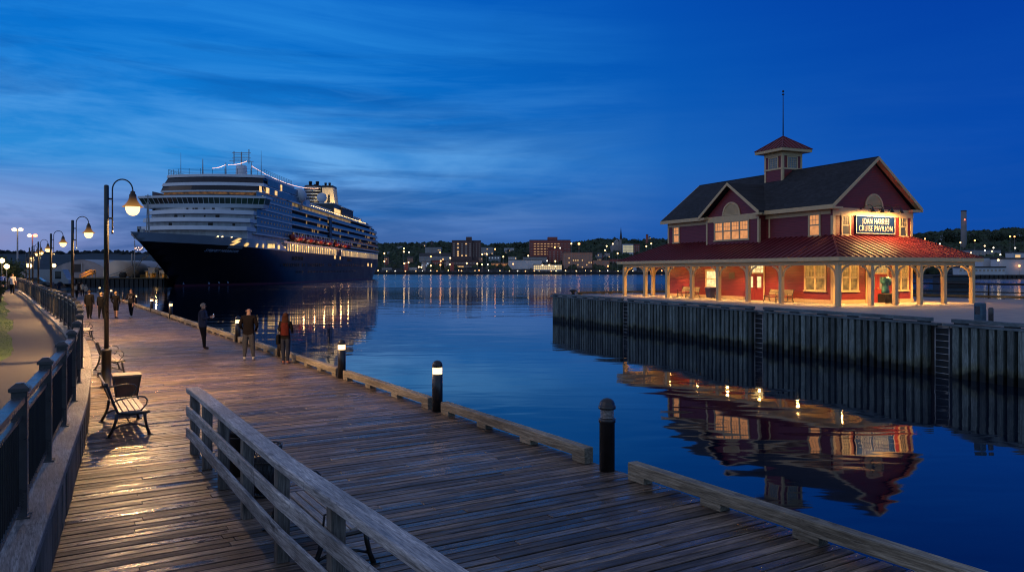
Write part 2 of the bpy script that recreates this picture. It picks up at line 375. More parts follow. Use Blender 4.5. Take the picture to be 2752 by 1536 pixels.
# ------------------------------------------------ kerb beams and bollards on the water side
BT = [9.05, 14.72, 20.7, 27.0, 33.6, 52.6, 62.0, 72.8, 84.0, 95.0, 103.0, 113.0]
def kerb(t0, t1, label):
    k = thing('timber_kerb', label, 'timber kerb', BW(7.14, (t0+t1)/2), BA, 'timber kerb beams along the edge of the boardwalk')
    h = (t1-t0)/2
    mb = MB(); mb.bbox(-.085, .085, -h, h, .092, .245, .012); mb.build('beam', M['kerb'], k)
    n = max(2, int((t1-t0)/1.35)+1)
    for i in range(n):
        y = -h + .17 + (2*h-.34)*i/(n-1)
        mb = MB(); mb.bbox(-.08, .08, y-.17, y+.17, .004, .09, .006); mb.build('support_block', M['kerb'], k)
    return k
spans = [(1.2, 8.5, 'long timber kerb beam nearest the camera, below the unlit bollard'),
 (9.5, 14.42, 'timber kerb beam between the unlit bollard and the first lit bollard'),
 (15.02, 20.4, 'timber kerb beam just beyond the first lit bollard by the foreground railing'),
 (21.0, 26.7, 'timber kerb beam at the feet of the long-haired woman'),
 (27.3, 33.3, 'timber kerb beam in front of the man in grey jeans'),
 (33.9, 40.3, 'timber kerb beam beside the man holding a phone'),
 (40.36, 42.5, 'short timber kerb block just past the man holding a phone'),
 (42.56, 46.6, 'timber kerb beam second past the man holding a phone'),
 (46.66, 52.3, 'timber kerb beam ending at the nearest of the three far lit bollards'),
 (52.9, 61.7, 'timber kerb beam between the two brighter far bollards'),
 (62.3, 72.5, 'timber kerb beam between the bright far bollard and the dim bollard'),
 (73.1, 83.7, 'timber kerb beam past the dim bollard beside the man facing the camera'),
 (84.3, 94.7, 'timber kerb beam far along the boardwalk behind the walkers'),
 (95.3, 121, 'farthest timber kerb beam at the end of the boardwalk')]
for a in spans: kerb(*a)

def bollard(ring):
    b = thing('bollard_lamp', '', 'bollard light', (0,0,0), 0, 'bollard lamps along the boardwalk edge')
    mb = MB()
    if ring:
        mb.lathe([(.113,.002),(.113,.70),(.124,.705),(.124,.76),(.105,.765)], 24); mb.build('column', M['bollard'], b)
        mb = MB(); mb.lathe([(.124,.90),(.127,.905),(.127,.945),(.113,.95),(.11,.985),(.092,1.02),(.06,1.045),(.02,1.058)], 24); mb.build('dome_cap', M['bollard'], b)
    else:
        mb.lathe([(.111,.002),(.111,.77),(.104,.775)], 24); mb.build('column', M['bollard'], b)
        mb = MB(); mb.lathe([(.104,.915),(.108,.92),(.108,.965),(.1,1.0),(.08,1.03),(.05,1.05),(.015,1.06)], 24); mb.build('dome_cap', M['bollard'], b)
    prof = []
    z0, z1 = (.765,.90) if ring else (.775,.915)
    for i in range(7):
        z = z0 + (z1-z0)*i/7; prof += [(.092, z), (.101, z+.006), (.101, z+.012), (.092, z+.018)]
    prof.append((.092, z1))
    return b, prof
blabels = ['dark unlit bollard lamp standing nearest the camera', 'lit bollard lamp beyond the end of the foreground railing, second nearest',
 'lit bollard lamp standing alone between the woman and the foreground', 'bollard partly hidden behind the woman in the red vest',
 'brightly lit bollard lamp beside the man in grey jeans', 'lit bollard lamp left of the man with a phone, nearest of three', 'lit bollard lamp in the middle of the three far ones', 'dim bollard lamp right of the man facing the camera',
 'small bollard behind the walkers, dark against the water', 'small lit bollard far off above the first couple of walkers', 'small lit bollard far off, left one of the close pair', 'tiny lit bollard at the far end of the boardwalk']
for i, t in enumerate(BT):
    b, prof = bollard(i == 0)
    b.location = BW(7.13 if i < 9 else 6.9, t); b['label'] = blabels[i]
    mb = MB(); mb.lathe(prof, 24); g = mb.build('lamp_glass', M['bulboff'] if i in (0, 3, 8) else (M['bulbsmall']), b)

# ------------------------------------------------ retaining wall and picket fence on the land side
def wall_and_fence():
    w = thing('retaining_wall', 'curved low timber retaining wall carrying the fence beside the boardwalk', 'wall')
    ts = [-4 + i*.5 for i in range(int(99/.5)+1)]
    mb = MB(); cap = MB()
    t = -4.0
    while t < 95:       # vertical boards of the face
        a, b = t, t+.29
        n0, n1 = fence_n(a)+.2, fence_n(b)+.2; z0 = wall_z(a)-.005
        pts = [BW(n0,a), BW(n1,b), BW(n1-.04,b), BW(n0-.04,a)]
        dz = rnd.uniform(0,.012); off = rnd.uniform(0,.014)
        pts = [BW(n0+off,a+.004), BW(n1+off,b-.004), BW(n1-.05,b-.004), BW(n0-.05,a+.004)]
        mb.prism([(x,y,.003) for x,y,_ in pts], (0,0,z0-.003)); t += .3
    mb.build('board_face', M['wallwood'], w)
    mb = MB()
    for a, b in zip(ts, ts[1:]):
        p = [BW(fence_n(a)+.15,a), BW(fence_n(b)+.15,b), BW(fence_n(b)-.3,b), BW(fence_n(a)-.3,a)]
        mb.add([(x,y,-.05) for x,y,_ in p] + [(x,y,wall_z(c)-.09) for (x,y,_),c in zip(p,(a,b,b,a))], [(4,5,6,7),(0,1,5,4),(3,2,6,7)])
    mb.build('wall_core', M['railpost'], w)
    k = 0; tt = -4.0
    while tt < 94:
        a, b = tt, min(95, tt + 2.4)
        mb = MB(); q = 6
        vs = []
        for i in range(q+1):
            c = a+.003 + (b-a-.006)*i/q; z = wall_z(c)
            for dn, dz in ((.235,-.085),(.235,-.006),(.229,0),(-.214,0),(-.22,-.006),(-.22,-.085)):
                vs.append(BW(fence_n(c)+dn, c, z+dz))
        fs = []
        for i in range(q):
            for j in range(6): fs.append((i*6+j, i*6+(j+1)%6, (i+1)*6+(j+1)%6, (i+1)*6+j))
        fs += [tuple(range(6)), tuple(q*6+j for j in range(6))]
        # local coordinates along the boardwalk so that the grain follows it
        vs = [(bc*x + bs*y, -bs*x + bc*y, z) for x,y,z in vs]
        mb.add(vs, fs); mb.build('cap_board', M['walltop'], w, (0,0,0), BA); tt += 2.4
    # fence: square capped posts, two top rails, bottom rail, pickets
    f = thing('picket_fence', 'long dark metal picket fence with square capped posts on the retaining wall', 'fence')
    posts = [1.4 + 2.3*i for i in range(13)]
    t = posts[-1]
    while t < 92: t += 2.3; posts.append(t)
    pm = MB(); pm.bbox(-.062,.062,-.062,.062,0,1.13,.006); pm.box(-.09,.09,-.09,.09,0,.014)
    post = pm.build('post', M['fence'], f)
    cm = MB(); cm.bbox(-.082,.082,-.082,.082,1.13,1.165,.004); cm.add([(-.078,-.078,1.165),(.078,-.078,1.165),(.078,.078,1.165),(-.078,.078,1.165),(-.03,-.03,1.205),(.03,-.03,1.205),(.03,.03,1.205),(-.03,.03,1.205)], [(0,1,5,4),(1,2,6,5),(2,3,7,6),(3,0,4,7),(4,5,6,7)])
    cap = cm.build('post_cap', M['fence'], post)
    def place(o, t):
        o.location = BW(fence_n(t), t, wall_z(t)); dn = fence_n(t+.5)-fence_n(t-.5); o.rotation_euler = (0,0,BA - math.atan(dn))
    place(post, posts[0])
    for t in posts[1:]: place(dup(post, parent=f), t)
    for a, b in zip(posts, posts[1:]):
        A = Vector(BW(fence_n(a), a, wall_z(a))); B = Vector(BW(fence_n(b), b, wall_z(b))); d = (B-A).normalized()
        A2, B2 = A + d*.064, B - d*.064
        mb = MB()
        for h, ww, hh in ((1.06,.10,.05),(.90,.04,.035),(.11,.04,.035)):
            mb.beam(A2+Vector((0,0,h)), B2+Vector((0,0,h)), ww, hh)
        mb.build('rail', M['fence'], f)
        mb = MB(); n = 19 if a < 45 else 15; Lg = (B2-A2)
        for i in range(n):
            p = A2 + Lg*((i+.5)/n)
            mb.tube([p+Vector((0,0,.128)), p+Vector((0,0,.882))], .009, 4, cap=False)
        mb.build('picket_panel', M['picket'], f)
wall_and_fence()

# ------------------------------------------------ path, grass, ground on the land side
def land():
    ts = [-10 + i*2 for i in range(54)]
    lat = [-.14, -.9, -1.75]
    def strip(name, offs, mat, dz, lab):
        mb = MB(); vs = []
        for t in ts:
            for o in offs:
                oo = o(t) if callable(o) else o
                vs.append(BW(fence_n(t)+oo, t, wall_z(t)-.09+dz))
        k = len(offs); fs = []
        for i in range(len(ts)-1):
            for j in range(k-1): fs.append((i*k+j, i*k+j+1, (i+1)*k+j+1, (i+1)*k+j))
        mb.add(vs, fs); return tag(mb.build(name, mat), lab, kind='structure')
    edge = lambda t: -1.68 + .10*math.sin(t*.55) + .07*math.sin(t*1.3+1)
    strip('path', [-.225, -.9, edge], M['path'], .004, 'narrow asphalt footpath behind the picket fence')
    strip('ground', [lambda t: edge(t)-.0, lambda t: edge(t)-.4, -6, -30, -120], M['grassground'], .001, 'grassy ground left of the footpath')
    mb = MB(); rg = random.Random(3)
    for _ in range(9000):
        t = rg.uniform(24, 75); n = fence_n(t) + edge(t) - abs(rg.gauss(0, 1.1)) - .0
        x, y, z = BW(n, t, wall_z(t)-.09); a = rg.uniform(0, 6.28); h = rg.uniform(.02,.055); w = .006; bx, by = rg.gauss(0,.03), rg.gauss(0,.03)
        mb.add([(x-w*math.cos(a),y-w*math.sin(a),z),(x+w*math.cos(a),y+w*math.sin(a),z),(x+bx,y+by,z+h)], [(0,1,2)])
    tag(mb.build('grass', M['blade'], fix=False), 'short grass along the edge of the footpath', 'grass', kind='stuff')
land()

# ------------------------------------------------ street lamps
def street_lamp(loc, label, first=[None]):
    if first[0] is None:
        l = thing('street_lamp', label, 'street lamp', loc, BA, 'curved-arm street lamps along the boardwalk')
        mb = MB(); mb.lathe([(.15,.002),(.15,.03),(.113,.035),(.113,.90),(.125,.905),(.125,.94),(.075,.96)], 20); mb.build('base_sleeve', M['blackmetal'], l)
        mb = MB(); mb.lathe([(.058,.955),(.058,5.05),(.05,5.08),(.02,5.09)], 16); mb.build('pole', M['blackmetal'], l)
        mb = MB(); px = .135
        pts = [(px,0,3.93),(px,0,4.82)] + [(px + .2325*(1-math.cos(a)), 0, 4.98+.27*math.sin(a)) for a in [i*math.pi/14 for i in range(15)]] + [(px+.465,0,4.92)]
        mb.tube(pts, .017, 8); mb.lathe([(.026,3.86),(.026,3.93)], 8, (px,0,0))
        mb.tube([(.04,0,4.74),(px,0,4.74)], .022, 8); mb.tube([(.04,0,4.25),(px,0,4.25)], .022, 8); mb.build('arm', M['blackmetal'], l)
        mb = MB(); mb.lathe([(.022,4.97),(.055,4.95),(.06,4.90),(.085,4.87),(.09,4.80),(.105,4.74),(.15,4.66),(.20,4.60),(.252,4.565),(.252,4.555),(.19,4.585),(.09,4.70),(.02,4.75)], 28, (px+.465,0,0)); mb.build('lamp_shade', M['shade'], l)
        sp_ = bpy.data.lights.new('lamp_light', 'SPOT'); sp_.energy = 2600; sp_.color = (1.0,.56,.22); sp_.shadow_soft_size = .12; sp_.spot_size = R(165); sp_.spot_blend = .5
        link(bpy.data.objects.new('lamp_light', sp_), l, (px+.465,0,4.30))
        mb = MB(); mb.lathe([(.06,4.68),(.165,4.60),(.172,4.55),(.165,4.48),(.14,4.41),(.10,4.365),(.05,4.34),(.01,4.335)], 20, (px+.465,0,0)); mb.build('globe', M['bulb'], l)
        first[0] = l; return l
    return dup(first[0], loc, BA, label)
def bloom_shade():
    # lamp bell with bloom painted in as amber emission, brightest at the rim
    m, nt, b = nodes('bloom_painted_shade'); b.inputs['Base Color'].default_value = (.05,.03,.012,1); b.inputs['Roughness'].default_value = .3
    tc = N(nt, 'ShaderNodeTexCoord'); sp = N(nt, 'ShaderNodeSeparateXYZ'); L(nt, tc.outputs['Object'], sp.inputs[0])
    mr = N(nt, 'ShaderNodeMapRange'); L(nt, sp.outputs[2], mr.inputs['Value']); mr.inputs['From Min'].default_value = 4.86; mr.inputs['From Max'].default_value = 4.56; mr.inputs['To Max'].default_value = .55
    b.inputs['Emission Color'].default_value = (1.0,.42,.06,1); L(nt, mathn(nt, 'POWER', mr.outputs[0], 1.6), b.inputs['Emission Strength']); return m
M['shade'] = bloom_shade()
def on_line(u, Y): X = xat(u, Y); return (X, Y, 0)
for u, Y, lab in ((286,19.7,'nearest and tallest street lamp, behind the litter bin and bench'), (195,33.1,'second nearest curved-arm street lamp, behind the fence'),
                  (137,44.7,'third curved-arm street lamp along the fence'), (103,56.8,'fourth curved-arm street lamp along the fence'), (88,66,'fifth street lamp, its globe peeping past the fourth lamp post'),
                  (79,70.8,'sixth street lamp, near the far end of the fence'), (70,92,'farthest street lamp, a small globe low over the path')):
    street_lamp(on_line(u, Y), lab)

# ------------------------------------------------ benches
def bench(length, label, group, legs=2, back=True):
    b = thing('park_bench', label, 'bench', (0,0,0), 0, group)
    h = length/2
    for i in range(5):
        mb = MB(); x = -.02 + i*.098; mb.bbox(x, x+.086, -h+.02, h-.02, .425-(.01 if i==0 else 0), .452 - (.012 if i in (0,4) else 0), .006); mb.build('seat_slat', M['bench'], b)
    for i in range(5 if back else 0):
        z = .52 + i*.082; x = -.045 - i*.032
        mb = MB(); mb.prism([(x,-h+.02,z),(x+.024,-h+.02,z+.006),(x+.024-.03,-h+.02,z+.078),(x-.03,-h+.02,z+.072)], (0,2*h-.04,0)); mb.build('back_slat', M['bench'], b)
    ys = [-h, h] if legs == 2 else [-h, 0, h]
    for y in ys:
        mb = MB()
        side = ([(-.19,.93),(-.155,.86),(-.08,.62),(-.035,.50),(0,.42)] if back else [(-.06,.44),(-.05,.425),(-.04,.42),(-.02,.42),(0,.42)]) + [(.20,.395),(.46,.41),(.50,.425)]
        mb.tube([(x,y,z) for x,z in side], [.026,.022,.022,.024,.026,.024,.026,.03], 8)
        mb.lathe([(.005,-.04),(.035,-.03),(.035,.03),(.005,.04)], 10, (-.19,y,.93) if back else (-.06,y,.44))
        mb.tube([(-.02,y,.42),(-.04,y,.28),(-.09,y,.14),(-.15,y,.02)], [.03,.026,.024,.03], 8)
        mb.tube([(.42,y,.41),(.43,y,.28),(.46,y,.14),(.50,y,.02)], [.03,.026,.024,.03], 8)
        mb.tube([(-.11,y,.14),(.02,y,.20),(.2,y,.23),(.33,y,.20),(.46,y,.14)], .016, 8)
        mb.box(-.20,-.10,y-.03,y+.03,.004,.022); mb.box(.46,.56,y-.03,y+.03,.004,.022)
        mb.build('end_frame', M['blackmetal'], b)
        mb = MB(); arm = [(-.08,.62) if back else (-.02,.44),(.0,.66),(.15,.685),(.32,.70),(.42,.68),(.465,.62),(.45,.55),(.40,.49),(.36,.44)]
        mb.tube([(x,y,z) for x,z in arm], .013, 8); mb.build('armrest', M['blackmetal'], b)
    mb = MB(); mb.tube([(.19,-h,.23),(.19,h,.23)], .012, 6); mb.build('stretcher', M['blackmetal'], b)
    return b
G = 'slatted benches with dark metal ends on the boardwalk'
b0 = bench(1.75, 'slatted bench with curled arms, nearest the camera beside the timber wall', G); b0.location = BW(1.22, 16.15); b0.rotation_euler = (0,0,BA)
dup(b0, BW(1.62, 25.2), BA, 'slatted bench just behind the nearest street lamp')
dup(b0, BW(1.55, 38.3), BA, 'slatted bench peeping past the fence posts at the walkers, farthest on the land side')
bf = bench(1.6, 'backless slatted bench standing behind the foreground timber railing', G, 2, False); bf.location = BW(2.36, 8.15); bf.rotation_euler = (0,0,BA); bf.scale = (1,1,.86)

def litter():
    l = thing('litter_bin', 'square flared litter bin with a brown flat lid between bench and street lamp', 'litter bin', BW(1.62, 18.35), BA); l.scale = (.86,.86,.98)
    mb = MB(); z0, z1 = .06, .72
    mb.add([(-.17,-.17,z0),(.17,-.17,z0),(.17,.17,z0),(-.17,.17,z0),(-.29,-.29,z1),(.29,-.29,z1),(.29,.29,z1),(-.29,.29,z1)], [(0,3,2,1),(4,5,6,7),(0,1,5,4),(1,2,6,5),(2,3,7,6),(3,0,4,7)])
    mb.build('bin_body', M['bin'], l)
    mb = MB(); mb.bbox(-.32,.32,-.32,.32,.722,.765,.008); mb.build('lid', M['binlid'], l)
    mb = MB()
    for a in (-1,1):
        for b in (-1,1): mb.tube([(a*.16,b*.16,.004),(a*.16,b*.16,.06)], .02, 8); mb.tube([(a*.178,b*.178,.06),(a*.30,b*.30,.72)], .012, 6)
    mb.build('corner_frame', M['blackmetal'], l)
    w = thing('wire_litter_basket', 'dark wire mesh litter basket behind the foreground timber railing', 'litter basket', BW(2.55, 10.35), BA)
    mb = MB()
    for i in range(20):
        a = 2*math.pi*i/20
        for s in (1,-1):
            pts = [(.2*math.cos(a+s*j*.13)*(.85+.15*j/6), .2*math.sin(a+s*j*.13)*(.85+.15*j/6), .03+.62*j/6) for j in range(7)]
            mb.tube(pts, .004, 4, cap=False)
    mb.build('wire_mesh', M['mesh'], w)
    mb = MB()
    for r, z in ((.2,.65),(.19,.45),(.17,.03)): mb.tube([(r*math.cos(t),r*math.sin(t),z) for t in [i*math.pi/12 for i in range(25)]], .011, 6)
    mb.build('hoop', M['blackmetal'], w)
    mb = MB(); mb.lathe([(.01,.05),(.15,.05),(.17,.5),(.01,.52)], 14); mb.build('liner', M['bin2'], w)
    d = thing('domed_bin', 'black domed bin glimpsed through the far end of the foreground railing', 'litter bin', BW(2.5, 11.6), BA)
    mb = MB(); mb.lathe([(.16,.004),(.18,.03),(.18,.52),(.19,.53),(.19,.56)], 18); mb.build('bin_body', M['blackmetal'], d)
    mb = MB(); mb.lathe([(.19,.565),(.18,.62),(.14,.69),(.08,.73),(.02,.745)], 18); mb.build('dome_lid', M['blackmetal'], d)
    mb = MB(); mb.box(.176,.192,-.07,.07,.40,.49); mb.build('flap', M['fence'], d)
M['bin2'] = mk('bin_liner', (.03,.03,.034), .5)
litter()

# ------------------------------------------------ foreground timber railing
def railing():
    r = thing('timber_railing', 'weathered grey timber railing with two boards in the foreground', 'railing', (0,0,0), BA)
    path = lerp_table([(-1.5,2.42),(4.3,2.20),(7.7,2.10),(12.9,2.16),(13.6,2.14)])
    def pt(t, dn=0, z=0): return (path(t)+dn, t, z)
    for t in (2.9, 4.65, 6.35, 7.9, 9.5, 10.95, 12.2, 13.25):
        mb = MB(); n = path(t); mb.bbox(n-.065, n+.065, t-.06, t+.06, .004, .955, .006); mb.build('post', M['railpost'], r)
    def sweep(name, t0, t1, n0, n1, z0, z1, mat):
        mb = MB(); q = 14; vs = []
        for i in range(q+1):
            t = t0 + (t1-t0)*i/q
            e = .012
            for dn, z in ((n0+e,z0),(n1-e,z0),(n1,z0+e),(n1,z1-e),(n1-e,z1),(n0+e,z1),(n0,z1-e),(n0,z0+e)): vs.append(pt(t, dn, z))
        fs = []
        for i in range(q):
            for j in range(8): fs.append((i*8+j, i*8+(j+1)%8, (i+1)*8+(j+1)%8, (i+1)*8+j))
        fs += [tuple(range(8)), tuple(q*8+j for j in range(8))]
        mb.add(vs, fs); mb.build(name, mat, r)
    sweep('cap_rail', 6.9, 13.42, -.10, .10, .96, 1.045, M['rail']); sweep('cap_rail', .6, 6.89, -.10, .10, .96, 1.045, M['rail'])
    sweep('side_board', 5.4, 13.36, -.112, -.07, .60, .765, M['rail']); sweep('side_board', .6, 5.39, -.112, -.07, .60, .765, M['rail'])
    sweep('side_board', 7.1, 13.36, -.112, -.07, .26, .425, M['rail']); sweep('side_board', .6, 7.09, -.112, -.07, .26, .425, M['rail'])
railing()
# ============================================================ quay and pavilion
def siding(name, col, pitch=.125):
    m, nt, b = nodes(name)
    tc = N(nt, 'ShaderNodeTexCoord'); sp = N(nt, 'ShaderNodeSeparateXYZ'); L(nt, tc.outputs['Object'], sp.inputs[0])
    fr = mathn(nt, 'FRACT', mathn(nt, 'DIVIDE', sp.outputs[2], pitch))
    mp = N(nt, 'ShaderNodeMapping'); mp.inputs['Scale'].default_value = (.6,.6,6); L(nt, tc.outputs['Object'], mp.inputs['Vector'])
    nz = N(nt, 'ShaderNodeTexNoise', Scale=2.0, Detail=6.0, Roughness=.65); L(nt, mp.outputs[0], nz.inputs['Vector'])
    c = ramp(nt, [(.3, tuple(x*.78 for x in col)), (.7, tuple(x*1.15 for x in col))], nz.outputs['Fac']).outputs[0]
    ln = ramp(nt, [(.0, .35), (.07, .5), (.12, 1.0), (1.0, 1.0)], fr); c = mix(nt, 1.0, c, ln.outputs[0], 'MULTIPLY')
    L(nt, c, b.inputs['Base Color']); b.inputs['Roughness'].default_value = .5
    h = mathn(nt, 'SUBTRACT', 1.0, fr)
    bp = N(nt, 'ShaderNodeBump', Strength=.8, Distance=.02); L(nt, h, bp.inputs['Height']); L(nt, bp.outputs[0], b.inputs['Normal'])
    return m
def shingle(name, col):
    m, nt, b = nodes(name)
    tc = N(nt, 'ShaderNodeTexCoord'); br = N(nt, 'ShaderNodeTexBrick')
    br.inputs['Scale'].default_value = 1.0; br.inputs['Brick Width'].default_value = .33; br.inputs['Row Height'].default_value = .14; br.inputs['Mortar Size'].default_value = .006
    br.inputs['Color1'].default_value = (*[c*.6 for c in col], 1); br.inputs['Color2'].default_value = (*[c*1.5 for c in col], 1); br.inputs['Mortar'].default_value = (*[c*.3 for c in col], 1)
    sp = N(nt, 'ShaderNodeSeparateXYZ'); L(nt, tc.outputs['Object'], sp.inputs[0]); cb = N(nt, 'ShaderNodeCombineXYZ')
    L(nt, mathn(nt, 'ADD', sp.outputs[1], mathn(nt, 'MULTIPLY', sp.outputs[0], .13)), cb.inputs[0]); L(nt, mathn(nt, 'MULTIPLY', sp.outputs[2], 1.6), cb.inputs[1])
    L(nt, cb.outputs[0], br.inputs['Vector'])
    nz = N(nt, 'ShaderNodeTexNoise', Scale=.7, Detail=6.0); L(nt, tc.outputs['Object'], nz.inputs['Vector'])
    L(nt, mix(nt, .7, br.outputs['Color'], ramp(nt, [(.3,.5),(.7,1.4)], nz.outputs['Fac']).outputs[0], 'MULTIPLY'), b.inputs['Base Color']); b.inputs['Roughness'].default_value = .85
    bp = N(nt, 'ShaderNodeBump', Strength=.5, Distance=.012); L(nt, br.outputs['Fac'], bp.inputs['Height']); bp.invert = True; L(nt, bp.outputs[0], b.inputs['Normal'])
    return m
M['siding'] = siding('red_clapboard', (.215,.022,.021)); M['trim'] = mk('cream_trim', (.70,.49,.25), .5, var=.08, scale=3, stretch=(1,1,.4), bump=.002)
M['shingle'] = shingle('dark_shingles', (.020,.020,.023)); M['metalroof'] = mk('red_metal_roof', (.155,.016,.022), .48, 0.0, var=.22, scale=1.2, detail=6)
M['pane'] = emit('lit_pane_amber', (1.0,.47,.09), .50, .8, 2.2, (.02,.02,.02)); M['paneup'] = emit('lit_pane_orange', (1.0,.40,.13), .85, .35, 2.5, (.02,.02,.02))
M['panebright'] = emit('lit_pane_bright', (1.0,.74,.32), 1.5, .5, 3.0, (.02,.02,.02)); M['panedull'] = mk('dull_pane', (.20,.24,.25), .25, var=.3, scale=4)
M['panedark'] = mk('dark_pane', (.015,.018,.022), .12, var=.3)
M['door'] = mk('red_door_paint', (.33,.035,.02), .4, var=.15, scale=3, stretch=(6,6,.5)); M['ceil'] = mk('porch_ceiling_boards', (.60,.50,.34), .6, var=.15, scale=3, stretch=(8,1,1))
M['brass'] = mk('brass', (.5,.33,.1), .35, .9); M['plaque'] = mk('bronze_plaque', (.16,.11,.07), .5, .4, scale=20)
M['signblue'] = mk('sign_blue', (.005,.020,.09), .9, var=.12, scale=2); M['signcream'] = mk('sign_cream', (.50,.50,.46), .9, var=.05)
for k_ in ('signblue','signcream'): M[k_].node_tree.nodes['Principled BSDF'].inputs['Specular IOR Level'].default_value = .05
M['concrete'] = mk('quay_concrete', (.38,.33,.29), .75, var=.22, scale=1.1, bump=.004, detail=9)
M['lampdisc'] = emit('porch_lamp_lit', (1.0,.60,.22), 3)
M['benchold'] = wood('old_bench_slats', (.26,.19,.10), (.50,.40,.24), 1, (.5,.8), .2, bump=.001)
PR = R(24); pc, ps = math.cos(PR), math.sin(PR); PO = (21.7, 52.0, .6)
def PV(b, a, z=0): return (PO[0] + pc*b - ps*a, PO[1] + ps*b + pc*a, PO[2] + z)
WARM = (1.0, .52, .14)
def point(name, parent, loc, power, col=WARM, size=.08, spot=None, aim=None, blend=.6):
    l = bpy.data.lights.new(name, 'SPOT' if spot else 'POINT'); l.energy = power; l.color = col; l.shadow_soft_size = size
    o = link(bpy.data.objects.new(name, l), parent, loc)
    if spot: l.spot_size = R(spot); l.spot_blend = blend; o.rotation_euler = Vector(aim).to_track_quat('-Z', 'Y').to_euler()
    return o
def text_mesh(s, size, parent, mat, loc, rot, name='lettering', offset=.0, ext=.012, shear=0.0, sx=1.0, space=1.0, fit=None):
    cu = bpy.data.curves.new('lettering', 'FONT'); cu.body = s; cu.size = size; cu.align_x = 'CENTER'; cu.align_y = 'CENTER'; cu.extrude = ext; cu.offset = offset; cu.shear = shear; cu.space_line = .85; cu.space_character = space; cu.resolution_u = 3
    t = bpy.data.objects.new('lettering', cu); C.objects.link(t)
    me = bpy.data.meshes.new_from_object(t.evaluated_get(bpy.context.evaluated_depsgraph_get())); C.objects.unlink(t); bpy.data.objects.remove(t)
    me.materials.clear(); me.materials.append(mat); xs = [v.co.x for v in me.vertices]; sx = fit/(max(xs)-min(xs)) if fit else sx; me.transform(Matrix.Diagonal((sx,1,1,1)))
    o = bpy.data.objects.new(name, me); C.objects.link(o); o.parent = parent; o.location = loc; o.rotation_euler = rot
    return o

